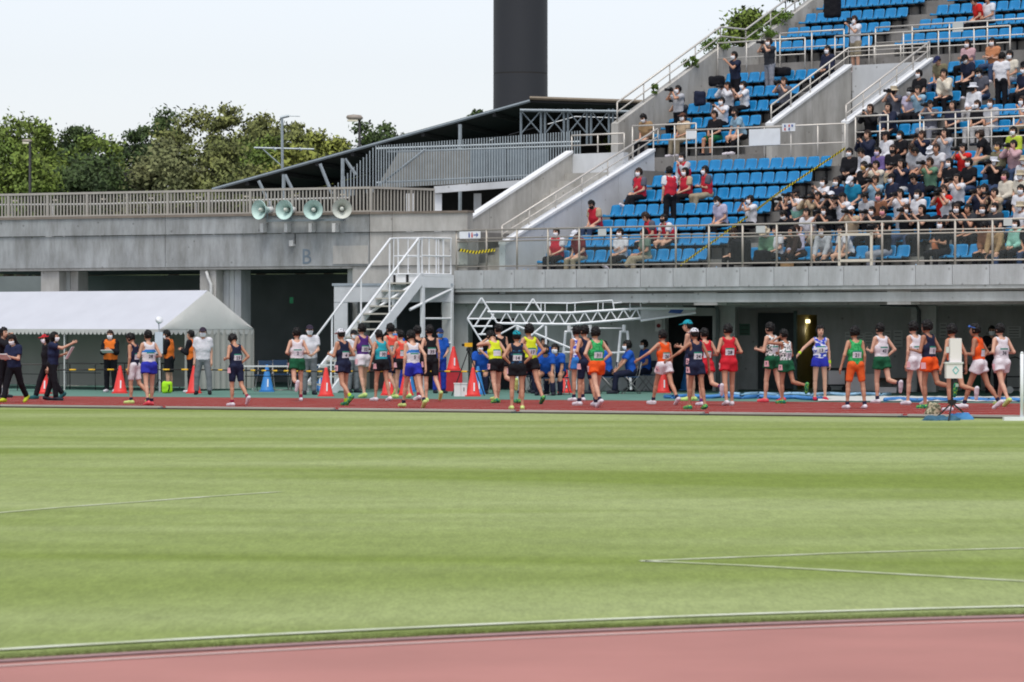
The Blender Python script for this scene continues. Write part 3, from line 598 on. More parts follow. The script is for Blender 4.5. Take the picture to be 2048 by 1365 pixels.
# ------------------------------------------------------------------ the terrace building on the left
LA, LBp = Vector((-3.26, 99.0, 0)), Vector((-14.5, 105.0, 0)); LD = (LA - LBp).normalized(); LN = Vector((-LD.y, LD.x, 0))
def lpt(px, back=0.0):
    a = (px - 1024) / F; o = LA + LN * back; k = (a * o.y - o.x) / (LD.x - a * LD.y); return o + LD * k
def lz(px, py, back=0.0): return H + (YH - py) * lpt(px, back).y / F
tb = thing('terrace_building', 'long grey concrete terrace building with letter B above its openings', 'building', lpt(0))
def lbox(name, p0, p1, z0, z1, d0, d1, m, par=tb):
    a, b = lpt(p0, d0), lpt(p1, d0); mb = MB(); mb.prism([a + Z * z0, b + Z * z0, b + Z * z1, a + Z * z1], LN * (d1 - d0)); return part(name, mb, m, par)
for p0, p1, m in ((-160, 330, M_CONC_L), (331, 738.5, M_CONC_L), (740, 784, M_CONC_W), (785, 935, M_CONC_W)):
    lbox('parapet_panel', p0, p1, 4.225, 4.70, -0.05, 0.25, m); lbox('beam_panel', p0, p1, 3.32, 4.21, 0.0, 0.6, m)
    lbox('parapet_cap', p0, p1, 4.70, 4.76, -0.09, 0.30, mat('cap_brown', C(126, 116, 106), 0.8, 0.15, 3))
lbox('patch_panel', 666, 736, 3.37, 3.86, -0.02, 0.0, M_CONC_W)
lbox('drip_edge', -160, 704, 3.25, 3.315, 0.04, 0.6, M_CONC_W)
lbox('terrace_floor', -160, 940, 4.0, 4.2, 0.26, 14, M_STEP)
for p0, p1, m in ((82, 118, M_CONC_W), (120, 140, M_CONC_D), (141, 156, M_CONC_W), (400, 432, M_CONC_W), (434, 446, M_CONC_D), (447, 458, M_CONC), (459, 468, M_CONC_D), (469, 482, M_CONC)): lbox('column', p0, p1, 0, 3.24, 0.15 if p1 - p0 > 22 else 0.5, 1.0, m)
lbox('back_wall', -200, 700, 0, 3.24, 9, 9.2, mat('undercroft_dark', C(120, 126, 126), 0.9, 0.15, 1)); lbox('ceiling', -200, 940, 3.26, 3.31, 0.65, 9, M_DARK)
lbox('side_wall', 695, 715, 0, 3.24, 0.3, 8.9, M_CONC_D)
lbox('wall_panel', 705, 935, 2.6, 3.31, 0.05, 0.6, M_CONC_W)
pipe('drain_pipe', 'bent pale drain pipe on the column right of the tent ridge', [lpt(413, 0.08) + Z * 3.2, lpt(416, 0.08) + Z * 3.05, lpt(422, 0.08) + Z * 2.85, lpt(422, 0.08) + Z * 0.0], 0.045, M_OFFW)
mb = MB(); put_text(mb, 'B', lpt(613, -0.008) + Z * lz(613, 512.5), LD, Z, 0.42, 0.0); lt = part('letter', mb, mat('letter_grey', C(112, 126, 138), 0.8, 0.1, 4), tb); lt['label'] = 'grey painted capital letter B'
mb = MB(); mb.obox(lpt(584, -0.06) + Z * lz(584, 487), LD * 0.06, LN * 0.06, Z * 0.08); solo('junction_box', mb, M_OFFW, 'small pale junction box below the horn loudspeakers', 'box')
pipe('cable', 'black cable down the wall from the horn loudspeakers', [lpt(590, -0.02) + Z * 4.2, lpt(590, -0.02) + Z * lz(590, 488)], 0.012, M_BLACK)
# exit sign deep in the opening
mb = MB(); mb.obox(lpt(583, 6) + Z * lz(583, 601, 6), LD * 0.05, LN * 0.02, Z * 0.09); solo('exit_sign', mb, mat('exit_green', C(40, 150, 90), emit=((0.2, 0.9, 0.5), 0.03)), 'small green exit sign deep in the dark opening', 'sign')
# balustrade with its many bars
bal = thing('terrace_balustrade', 'pale metal balustrade with many thin upright bars on the terrace', 'railing', lpt(-60, 0.12) + Z * 4.76)
q0, q1 = lpt(-60, 0.12), lpt(742, 0.12); q2 = P(868, 380, 100.9); q2.z = 0; zt = 5.42; bsrc = None; psrc = None; ci = 0
for a, b in ((q0, q1), (q1, q2)):
    n = int((b - a).length / 0.112)
    for i in range(n + 1):
        p = a.lerp(b, i / n)
        if i % 12 == 0:
            if psrc is None: mb = MB(); mb.obox(p + Z * 5.08, LD * 0.035, LN * 0.03, Z * 0.33); psrc = part('post', mb, M_BEIGE, bal); pp0 = p
            else: link_copy('post', psrc, bal, p - pp0)
        else:
            if bsrc is None: mb = MB(); mb.obox(p + Z * 5.08, LD * 0.017, LN * 0.017, Z * 0.315); bsrc = part('bar', mb, M_BEIGE, bal); bp0 = p
            else: link_copy('bar', bsrc, bal, p - bp0)
    d = (b - a)
    for z_, hw, nm in ((5.42, 0.03, 'top_rail'), (4.79, 0.02, 'bottom_rail')):
        mb = MB(); mb.obox((a + b) / 2 + Z * z_, d / 2, d.normalized().cross(Z) * 0.035, Z * hw); part(nm, mb, M_BEIGE, bal)
hr = thing('handrail', 'pale handrail behind the bars of the terrace balustrade', 'railing', lpt(-60, 0.5) + Z * 4.2)
mb = MB(); mb.tube([lpt(-60, 0.5) + Z * 5.16, lpt(190, 0.5) + Z * 5.12, lpt(700, 0.5) + Z * 5.17], 0.03, 6); part('rail', mb, M_OFFW, hr, True)
for px in (25, 105, 200, 297, 392, 488, 585, 680): mb = MB(); mb.tube([lpt(px, 0.5) + Z * 4.2, lpt(px, 0.5) + Z * 5.15], 0.025, 6); part('post', mb, M_OFFW, hr); mb = MB(); mb.obox(lpt(px + 6, 0.5) + Z * 5.26, LD * 0.06, LN * 0.05, Z * 0.02); part('rail_lamp', mb, M_CREAM, hr)
# horn loudspeakers
M_HORN = mat('horn_green', C(186, 212, 206), 0.5, 0.06, 4); M_HORN2 = mat('horn_pale', C(196, 200, 192), 0.5, 0.06, 4)
for i, (px, py, dx) in enumerate(((517, 420, -0.85), (568, 420, -0.5), (626, 420, -0.1), (684, 418, 0.08))):
    c = lpt(px, -0.55) + Z * lz(px, py, -0.55); d = Vector((dx, -1.0, -0.02)).normalized()
    t = thing('horn_loudspeaker', ['leftmost pale green horn loudspeaker turned far left', 'second horn loudspeaker from the left on the terrace edge', 'third horn loudspeaker facing the field', 'rightmost greyer horn loudspeaker on the terrace edge'][i], 'loudspeaker', c, 'horn loudspeakers on the terrace edge')
    mb = MB(); mb.lathe(c, [(0.265, 0.0), (0.255, -0.02), (0.20, -0.06), (0.11, -0.16), (0.06, -0.30), (0.055, -0.38), (0.075, -0.36), (0.09, -0.30), (0.14, -0.16), (0.22, -0.08), (0.268, -0.03), (0.265, 0.0)], 24, axis=d, cap=False)
    part('horn', mb, M_HORN if i < 3 else M_HORN2, t, True)
    mb = MB(); mb.lathe(c, [(0.02, -0.01), (0.055, -0.05), (0.06, -0.18)], 14, axis=d); part('reflector', mb, M_HORN2, t, True)
    mb = MB(); mb.lathe(c, [(0.07, -0.38), (0.085, -0.40), (0.085, -0.52), (0.05, -0.54)], 14, axis=d); part('driver', mb, M_OFFW, t, True)
    e = c - d * 0.34; mb = MB(); mb.tube([e, e - Z * 0.26], 0.03, 6); part('bracket', mb, M_STEEL, t)
    q = [527, 575, 624, 671][i]; mb = MB(); mb.obox(lpt(q, -0.16) + Z * lz(q, 456, -0.16), LD * 0.05, LN * 0.10, Z * 0.12); part('wall_mount', mb, M_OFFW, t)
mb = MB(); mb.obox((lpt(520, -0.22) + lpt(702, -0.22)) / 2 + Z * lz(600, 441, -0.2), LD * 1.22, LN * 0.04, Z * 0.03); solo('speaker_beam', mb, M_STEEL, 'steel beam carrying the four horn loudspeakers', 'beam')
# small flank block behind the metal stair
fb = thing('flank_block', 'low grey concrete block behind the white metal stair with dark opening', 'wall', ST(-2.9, 0.2, 0))
def flank(name, p0, p1, z0, z1, d0, d1, m):
    a, b = P(p0, YH, 97.9 + d0), P(p1, YH, 97.9 + d0); a.z = b.z = 0; mb = MB(); mb.prism([a + Z * z0, b + Z * z0, b + Z * z1, a + Z * z1], Vector((0, d1 - d0, 0))); return part(name, mb, m, fb)
flank('pillar', 668, 695, 0, 2.33, 0, 0.5, M_CONC_P); flank('pillar', 884, 906, 0, 2.33, 0, 0.5, M_CONC_D); flank('beam', 668, 906, 2.335, 2.76, -0.01, 0.5, M_CONC_P); flank('cap', 664, 906, 2.765, 2.83, -0.03, 0.6, mat('cap_blue', C(150, 160, 168)))
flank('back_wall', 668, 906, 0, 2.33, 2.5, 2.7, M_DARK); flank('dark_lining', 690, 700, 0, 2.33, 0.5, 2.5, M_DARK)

# ------------------------------------------------------------------ roofed walkway behind the terrace
rf = thing('roofed_walkway', 'dark sloping metal roof on steel posts behind the terrace', 'roof', (0, 112, 4.2))
RA, RB, RC = P(425, 382, 114), P(1060, 205, 112), P(1300, 213, 111)
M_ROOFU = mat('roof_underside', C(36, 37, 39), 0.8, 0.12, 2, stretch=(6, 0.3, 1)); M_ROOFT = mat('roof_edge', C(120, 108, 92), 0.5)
bk = Vector((1.5, 7.5, 0.0))
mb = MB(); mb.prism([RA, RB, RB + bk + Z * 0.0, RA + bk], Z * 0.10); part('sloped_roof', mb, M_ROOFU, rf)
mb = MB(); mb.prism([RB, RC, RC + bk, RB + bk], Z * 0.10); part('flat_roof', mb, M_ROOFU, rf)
mb = MB(); mb.tube([RB + Z * 0.13 - Vector((0, .03, 0)), RC + Z * 0.13 - Vector((0, .03, 0))], 0.06, 6); part('roof_edge', mb, M_ROOFT, rf)
mb = MB(); mb.tube([RA + Z * 0.04 - Vector((0, .03, 0)), RB + Z * 0.04 - Vector((0, .03, 0))], 0.05, 6); part('roof_edge', mb, M_STEEL, rf)
for k in range(1, 9):
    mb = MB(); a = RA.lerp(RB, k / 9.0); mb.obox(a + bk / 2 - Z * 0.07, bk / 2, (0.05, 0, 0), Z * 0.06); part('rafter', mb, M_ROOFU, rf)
mb = MB(); mb.prism([RA + bk - Z * 2.2, RC + bk - Z * 4.4, RC + bk - Z * 0.02, RB + bk - Z * 0.02, RA + bk - Z * 0.02], (0, 0.2, 0)); part('back_wall', mb, mat('walkway_back_shade', C(52, 50, 50), 0.9), rf)  # dark wall added under the roof, the shade there put into its colour
for px, py, Y in ((567, 345, 113.4), (685, 313, 113.0), (920, 245, 112.3)):
    p = P(px, py, Y); mb = MB(); mb.tube([Vector((p.x, p.y + 0.1, 4.2)), p + Vector((0, 0.1, -0.06))], 0.06, 6); part('post', mb, M_GALV, rf)
for a, b in (((517, 362), (548, 425)), ((640, 328), (664, 388)), ((570, 350), (584, 378)), ((690, 318), (712, 350))):
    mb = MB(); mb.tube([P(*a, 113.2), P(*b, 113.2)], 0.055, 6); part('brace', mb, M_GALV, rf)
xs_ = [1042, 1082, 1090, 1128, 1136, 1174, 1182, 1218, 1226, 1262]
for px in xs_: mb = MB(); mb.tube([P(px, 218, 111.2), P(px, 290, 111.2)], 0.04, 6); part('truss_post', mb, M_STEEL, rf)
for a, b in zip(xs_[0::2], xs_[1::2]):
    for q in ((a, 222, b, 268), (b, 222, a, 268)): mb = MB(); mb.tube([P(q[0], q[1], 111.2), P(q[2], q[3], 111.2)], 0.022, 6); part('truss_brace', mb, M_STEEL, rf)
mb = MB(); mb.tube([P(1040, 221, 111.1), P(1275, 224, 111.1)], 0.05, 6); part('truss_beam', mb, M_STEEL, rf)
# louvre screen
ls = thing('louvre_screen', 'grey metal screen of many upright slats under the sloped roof', 'screen', P(750, 372, 108.5))
src = None
def slat_run(pa, pb, ta, tb_, n, dmy):
    src = None
    for i in range(n):
        k = i / (n - 1); a = pa.lerp(pb, k); b = ta.lerp(tb_, k); hgt = (b.z - a.z) / 2
        mb = MB(); mb.obox((a + b) / 2, (0.015, 0, 0), (0, 0.03, 0), Z * hgt); part('slat', mb, M_GALV, ls)
slat_run(P(752, 378, 108.5), P(1160, 352, 107.6), P(752, 292, 108.5), P(1160, 262, 107.6), 78, 0)
slat_run(P(664, 398, 110.5), P(746, 385, 108.8), P(664, 378, 110.5), P(746, 296, 108.8), 14, 0)
for a, b in (((752, 298), (1160, 284)), ((775, 304), (1160, 292)), ((752, 366), (1130, 348)), ((757, 372), (850, 300))): mb = MB(); mb.tube([P(*a, 108.8), P(*b, 108.0)], 0.035, 6); part('cross_rail', mb, M_GALV, ls)
for p0, p1 in ((940, 972), (975, 1010), (1013, 1052), (1055, 1098)):
    a, b = P(p0, 300, 109.2), P(p1, 298, 109.0); mb = MB(); mb.prism([a, b, b - Z * 0.86, a - Z * 0.86], (0, 0.04, 0)); part('backing_panel', mb, M_STEEL, ls)
a, b = P(752, 376, 109.4), P(940, 368, 109.2); mb = MB(); mb.prism([a, b, P(940, 300, 109.2), P(800, 300, 109.4)], (0, 0.04, 0)); part('backing_panel', mb, mat('panel_brown', C(134, 133, 128)), ls)
mb = MB(); a, b = P(868, 380, 108.0), P(1060, 366, 107.5); mb.prism([a - Z * 0.10, b - Z * 0.10, b + Z * 0.10, a + Z * 0.10], (0, 0.3, 0)); part('white_beam', mb, M_CONC_P, ls)
for px in (876, 820, 955): mb = MB(); p = P(px, 386, 108.15); mb.box(p.x - 0.11, p.x + 0.11, p.y, p.y + 0.25, 4.2, p.z - 0.02); part('post', mb, M_WHITE if px != 955 else M_CONC, ls)
# aerial mast on the roof
am = thing('aerial_mast', 'grey aerial mast with two long arms on the sloped roof', 'aerial', P(565, 345, 114.5))
for a, b, r in (((565, 345), (564, 235), 0.045), ((508, 296), (628, 299), 0.03), ((526, 299), (563, 332), 0.02), ((560, 236), (578, 232), 0.05), ((564, 232), (600, 233), 0.015), ((546, 296), (552, 300), 0.045), ((598, 297), (604, 300), 0.045)):
    mb = MB(); mb.tube([P(*a, 114.5), P(*b, 114.5)], r, 6); part('mast' if r == 0.045 and a[0] == 565 else 'arm', mb, M_GALV, am)

# ------------------------------------------------------------------ white metal stair to the balcony
stt = thing('metal_stair', 'white painted metal stair with landing leading to the balcony', 'stairs', ST(-1.03, -4.9, 0))
SL, SR = -1.03, -0.03; TT, TBm = -1.35, -4.9; ZT = 3.03
def slope(t): return ZT * (t - TBm) / (TT - TBm)
for s_ in (SL, SR):
    q = [ST(s_ - 0.03, TBm, 0), ST(s_ - 0.03, TBm + 0.32, 0), ST(s_ - 0.03, TT + 0.1, ZT - 0.22), ST(s_ - 0.03, TT + 0.1, ZT + 0.06), ST(s_ - 0.03, TT, ZT + 0.06)]
    mb = MB(); mb.prism(q, U * 0.06); part('stringer', mb, M_WHITE, stt)
for k in range(1, 15):
    t_ = TBm + (TT - TBm) * k / 15.0 + 0.16; mb = MB(); mb.stbox(SL + 0.035, SR - 0.035, t_ - 0.13, t_ + 0.13, ZT * k / 15.0 - 0.02, ZT * k / 15.0 + 0.02); part('tread', mb, mat('tread_grey', C(178, 176, 166)), stt)
mb = MB(); mb.stbox(SL - 0.03, SR + 0.03, TT + 0.06, -0.03, ZT - 0.03, ZT + 0.02); part('landing_floor', mb, M_WHITE, stt)
mb = MB(); mb.stbox(SR - 0.02, SR + 0.035, TT + 0.06, -0.03, ZT - 0.32, ZT - 0.035); part('landing_beam', mb, M_WHITE, stt)
mb = MB(); mb.stbox(SL - 0.035, SL + 0.02, TT + 0.06, -0.03, ZT - 0.32, ZT - 0.035); part('landing_beam', mb, M_WHITE, stt)
for i in range(3): mb = MB(); a = SL + 0.02 + i * 0.46; mb.stbox(a, a + 0.07, TT + 0.03, TT + 0.058, ZT - 0.25, ZT + 0.02); part('edge_stripe', mb, M_BLACK, stt)
mb = MB(); mb.stbox(SL, SR, TT + 0.06, TT + 0.09, ZT - 0.25, ZT - 0.035); part('edge_board', mb, M_WHITE, stt)
for s_, t_ in ((SR, TT + 0.1), (SR, -0.1), (SL, -0.1), (SL, TT + 0.1)):
    mb = MB(); mb.obox(ST(s_, t_, (ZT - 0.32) / 2), U * 0.045, V * 0.045, Z * (ZT - 0.33) / 2); part('leg', mb, M_WHITE, stt)
for z_ in (1.9, 1.25): mb = MB(); mb.tube([ST(SR, TT + 0.1, z_), ST(SR, -0.1, z_)], 0.03, 6); part('leg_tie', mb, M_WHITE, stt)
for a, b in ((ST(SR, TT + 0.05, ZT - 0.1), ST(SL, TT - 0.9, ZT - 1.0)), (ST(SR, -0.1, ZT - 0.35), ST(SR, TT - 0.4, ZT - 0.9))): mb = MB(); mb.tube([a, b], 0.04, 6); part('brace', mb, M_WHITE, stt)
for s_ in (SL, SR):
    hp = [ST(s_, TBm + 0.1, 0.95), ST(s_, TT - 0.05, ZT + 0.98)]
    mb = MB(); mb.tube(hp + [ST(s_, TT + 0.12, ZT + 0.98)], 0.028, 6); part('handrail', mb, M_WHITE, stt, True)
    for k in range(4): t_ = TBm + 0.12 + (TT - TBm - 0.2) * k / 3.0; mb = MB(); mb.tube([ST(s_, t_, slope(t_)), ST(s_, t_, slope(t_) + 0.92)], 0.026, 6); part('baluster', mb, M_WHITE, stt)
def gate(sa, ta, sb, tb2, nb):
    a, b = ST(sa, ta, ZT + 0.04), ST(sb, tb2, ZT + 0.04); mb = MB(); mb.tube([a, a + Z * 0.95, b + Z * 0.95, b, a], 0.028, 6); part('guard_frame', mb, M_WHITE, stt)
    mb = MB(); mb.tube([a + Z * 0.48, b + Z * 0.48], 0.02, 6); part('guard_rail', mb, M_WHITE, stt)
    for i in range(1, nb): mb = MB(); p = a.lerp(b, i / nb); mb.tube([p, p + Z * 0.95], 0.016, 6); part('guard_bar', mb, M_WHITE, stt)
gate(SR, TT + 0.08, SR, -0.12, 4); gate(SL, TT + 0.08, SL, -0.12, 2); gate(SL + 0.18, TT + 0.06, SR - 0.08, TT + 0.06, 1); gate(SR - 0.2, TT + 0.3, SR - 0.2, -0.2, 3); gate(SL + 0.1, -0.06, SR - 0.05, -0.06, 2)
# direction sign and tape beside the stair
c = P(940, 470.5, 97.6); sg = thing('direction_sign', 'white toilet direction sign with blue and red figures and blue arrow', 'sign', c)
mb = MB(); mb.obox(c, U * 0.36, V * 0.008, Z * 0.095); part('board', mb, M_WHITE, sg)
for k, m_ in ((-0.02, 'sign_blue'), (0.08, 'sign_red')):
    mm = mat(m_, C(30, 70, 150) if m_ == 'sign_blue' else C(200, 50, 50)); q = c + U * k - V * 0.012
    mb = MB(); mb.obox(q - Z * 0.015, U * 0.022, V * 0.002, Z * 0.04); mb.obox(q - Z * 0.06, U * 0.012, V * 0.002, Z * 0.012); mb.lathe(q + Z * 0.048, [(0.018, 0), (0.018, 0.004)], 10, axis=-V); part('figure', mb, mm, sg)
q = c + U * 0.21 - V * 0.012; mb = MB(); mb.obox(q - U * 0.02, U * 0.06, V * 0.002, Z * 0.012); mb.add([q + U * 0.085, q + U * 0.03 + Z * 0.055, q + U * 0.005 + Z * 0.055, q + U * 0.05, q + U * 0.005 - Z * 0.055, q + U * 0.03 - Z * 0.055], [(0, 1, 2, 3), (0, 3, 4, 5)]); part('arrow', mb, MATS['sign_blue'], sg)
def stripes(name, pts, wid, n, label, cat, up=Z, m1=None, m2=None):
    """hazard tape: alternating slanted yellow and black pieces"""
    t = thing(name, label, cat, pts[0]); y, k = MB(), MB(); pts = [Vector(p) for p in pts]
    cum = [0]
    for a, b in zip(pts[:-1], pts[1:]): cum.append(cum[-1] + (b - a).length)
    def at(d):
        d = max(0, min(cum[-1], d))
        for i in range(len(pts) - 1):
            if d <= cum[i + 1] + 1e-9: return pts[i].lerp(pts[i + 1], (d - cum[i]) / max(1e-9, cum[i + 1] - cum[i]))
        return pts[-1]
    st = cum[-1] / n; nrm = Vector((0.004, -0.004, 0))
    for i in range(n):
        a, b = i * st, (i + 1) * st; sh = wid * 0.6
        (y if i % 2 else k).prism([at(a) - up * wid / 2, at(b) - up * wid / 2, at(b + sh) + up * wid / 2, at(a + sh) + up * wid / 2], nrm)
    part('yellow_stripes', y, mat('tape_yellow', C(226, 206, 40), 0.5), t, kind='stuff'); part('black_stripes', k, mat('tape_black', C(40, 40, 38), 0.5), t, kind='stuff'); return t
ta = [ST(s_at(1358, 0.25), 0.25, 3.22), ST(s_at(1500, 3.0), 3.0, stz(1500, 430, 3.0)), ST(s_at(1560, 4.6), 4.6, stz(1560, 384, 4.6)), ST(s_at(1690, 7.0), 7.0, stz(1690, 297, 7.0))]
stripes('hazard_tape', ta, 0.062, 130, 'yellow and black tape stretched diagonally up the stand across the seats', 'tape')
stripes('hazard_tape', [ST(0.1, 0.02, 3.72), ST(0.7, 0.02, 3.64), ST(1.38, 0.02, 3.70)], 0.08, 24, 'short yellow and black tape on the glass panes left of the sloping wall', 'tape')
# boards and papers tied to railings
def board(px0, py0, px1, py1, t_, label, m=M_WHITE, name='sign_board'):
    a, b = ST(s_at(px0, t_), t_, 0), ST(s_at(px1, t_), t_, 0); z0, z1 = stz((px0 + px1) / 2, py1, t_), stz((px0 + px1) / 2, py0, t_)
    mb = MB(); mb.prism([a + Z * z0, b + Z * z0, b + Z * z1, a + Z * z1], V * 0.015); return solo(name, mb, m, label, 'sign')
board(1498, 258, 1560, 291, 7.04, 'large blank white board on the railing before the stair box')
board(1373, 262, 1391, 278, 7.04, 'small white board on the corner of the left cross aisle railing')
t = board(1564, 247, 1590, 263, 7.04, 'small white sign with blue and red figures right of the blank board')
for i, (dx, dz) in enumerate(((-0.12, 0.04), (0.02, 0.04), (0.12, 0.04), (-0.12, -0.05), (0.02, -0.05))):
    c = ST(s_at(1577, 7.02), 7.02, stz(1577, 255, 7.04)) + U * dx + Z * dz; mb = MB(); mb.obox(c, U * 0.02, V * 0.003, Z * 0.03); part('figure', mb, MATS['sign_blue' if i % 2 == 0 else 'sign_red'], t)
board(1196, 458, 1212, 472, -0.0, 'white paper hung on the front balustrade above the white shirted man', M_PAPER, 'paper_sign')
board(1512, 452, 1530, 466, -0.0, 'white paper hung on the front balustrade below the diagonal tape', M_PAPER, 'paper_sign')
board(2007, 438, 2024, 452, -0.0, 'white paper hung on the front balustrade at the far right', M_PAPER, 'paper_sign')
board(1905, 45, 1926, 64, 14.06, 'white paper on the railing of the upper tier', M_PAPER, 'paper_sign')
board(1549, 388, 1566, 405, 4.5, 'small white paper hanging on the diagonal tape', M_PAPER, 'paper_sign')
# ------------------------------------------------------------------ people: bodies grown as one skin from tapered limbs
def smin(a, b, k):
    h = np.clip(0.5 + 0.5 * (b - a) / k, 0, 1); return b + (a - b) * h - k * h * (1 - h)
def seg(Pn, p, off=0.0):
    a, b, ra, rb = p['a'], p['b'], p['ra'], p['rb']; d = Pn - a; ba = b - a
    if 'ax' in p: d = d - (d @ p['ax'])[..., None] * (p['ax'] * (1 - p['sx']))
    h = np.clip((d @ ba) / max(1e-9, float(ba @ ba)), 0, 1)
    r = np.linalg.norm(d - h[..., None] * ba, axis=-1) - (ra + (rb - ra) * h) - off
    for pt, n in p.get('cut', ()): r = np.maximum(r, (Pn - pt) @ n)
    return r
def field(Pn, prims, k, off=0.0):
    d = None
    for p in prims:
        q = seg(Pn, p, off); d = q if d is None else smin(d, q, k)
    return d
CORN = [(i, j, k) for i in (0, 1) for j in (0, 1) for k in (0, 1)]
EDGES = [(a, b) for a in CORN for b in CORN if sum(abs(x - y) for x, y in zip(a, b)) == 1 and a < b]
def nets(fn, lo, hi, vox):
    """surface nets over a sampled distance field: (verts, quads)"""
    lo = np.array(lo, np.float64) - vox * 1.5; n = np.ceil((np.array(hi) + vox * 1.5 - lo) / vox).astype(int) + 1
    ax = [lo[i] + vox * np.arange(n[i]) for i in range(3)]
    Fv = fn(np.stack(np.meshgrid(*ax, indexing='ij'), -1)); s = Fv < 0; m = n - 1
    sl = lambda A, c: A[c[0]:c[0] + m[0], c[1]:c[1] + m[1], c[2]:c[2] + m[2]]
    cnt = sum(sl(s, c).astype(np.int8) for c in CORN); mask = (cnt > 0) & (cnt < 8); ci = np.argwhere(mask)
    if len(ci) == 0: return np.zeros((0, 3)), np.zeros((0, 4), int)
    pos = np.zeros((len(ci), 3)); num = np.zeros(len(ci))
    fa = {c: Fv[ci[:, 0] + c[0], ci[:, 1] + c[1], ci[:, 2] + c[2]] for c in CORN}
    for a, b in EDGES:
        x, y = fa[a], fa[b]; cr = (x < 0) != (y < 0); t = np.where(cr, x / np.where(cr, x - y, 1), 0)
        pos += cr[:, None] * (np.array(a) + t[:, None] * (np.array(b) - np.array(a))); num += cr
    idx = np.full(mask.shape, -1, np.int64); idx[mask] = np.arange(len(ci)); v = lo + vox * (ci + pos / num[:, None]); fs = []
    for d in range(3):
        e1, e2 = [(1, 2), (2, 0), (0, 1)][d]; A = np.moveaxis(s, d, 0); A0, A1 = A[:-1], A[1:]
        cr = np.moveaxis(A0 != A1, 0, d); q = np.argwhere(cr); q = q[(q[:, e1] > 0) & (q[:, e2] > 0) & (q[:, e1] < n[e1] - 1) & (q[:, e2] < n[e2] - 1)]
        if len(q) == 0: continue
        o = np.zeros((4, 3), int); o[1, e1] = -1; o[2, e1] = -1; o[2, e2] = -1; o[3, e2] = -1
        f = np.stack([idx[tuple((q + o[i]).T)] for i in range(4)], 1)
        flip = s[tuple(q.T)]; f[~flip] = f[~flip][:, ::-1]; fs.append(f)
    return v, np.concatenate(fs)
def bounds(prims, off=0.02):
    lo = np.min([np.minimum(p['a'], p['b']) - max(p['ra'], p['rb']) / p.get('sx', 1) for p in prims], 0) - off
    return lo, np.max([np.maximum(p['a'], p['b']) + max(p['ra'], p['rb']) / p.get('sx', 1) for p in prims], 0) + off
A3 = lambda *q: np.array(q, float)
def rot(axis, deg): return np.array(Matrix.Rotation(math.radians(deg), 3, axis))
ARM = {  # hand target from the shoulder (out, forward, up) and where the elbow points
 'hang': ((0.05, 0.04, -0.53), (0.4, -1, 0)), 'fwd': ((0.03, 0.20, -0.46), (0.4, -1, -0.3)), 'back': ((0.06, -0.17, -0.48), (0.4, -1, 0)), 'bent': ((0.0, 0.27, -0.22), (0.45, -1, -0.6)),
 'bentb': ((0.03, 0.17, -0.26), (0.35, -1, -0.2)), 'hip': ((-0.03, 0.02, -0.40), (1, -0.55, -0.1)), 'head': ((-0.10, 0.15, 0.15), (0.9, 0.4, -0.6)), 'cam': ((-0.12, 0.25, 0.11), (0.8, 0.25, -1)),
 'out': ((0.36, 0.22, -0.30), (0.3, -1, -0.2)), 'point': ((-0.02, 0.50, 0.06), (0.3, -0.3, -1)), 'lap': ((-0.09, 0.27, -0.36), (0.6, -0.6, -0.5)), 'cross': ((-0.22, 0.22, -0.22), (0.7, -0.3, -0.8)),
 'knee': ((-0.03, 0.40, -0.37), (0.7, -0.4, -0.4)), 'clip': ((-0.10, 0.29, -0.20), (0.6, -0.8, -0.6)), 'phone': ((-0.10, 0.34, 0.02), (0.6, 0, -1)), 'chin': ((-0.13, 0.20, 0.03), (0.5, 0.2, -1)), 'up': ((0.0, 0.25, 0.22), (0.8, 0.2, -0.6)), 'side': ((0.16, 0.02, -0.50), (0.4, -1, 0))}
LEG = {'stand': ((1, 2, 3), (-1, 2, 3)), 'w1': ((22, 6, 2), (-20, 16, 1)), 'w2': ((-20, 16, 1), (22, 6, 2)), 's1': ((10, 6, 2), (-10, 8, 2)), 's2': ((-10, 8, 2), (10, 6, 2)), 'r1': ((6, 10, 1), (-18, 62, 1)), 'r2': ((-18, 62, 1), (6, 10, 1)), 'k1': ((4, 6, 1), (-12, 34, 1)), 'k2': ((-12, 34, 1), (4, 6, 1)),
       'sit': ((82, 82, 5), (82, 80, 5)), 'sitc': ((84, 80, 3), (98, 62, -14)), 'sitw': ((80, 72, 12), (82, 90, 12)), 'wide': ((4, 4, 9), (-4, 4, 9))}
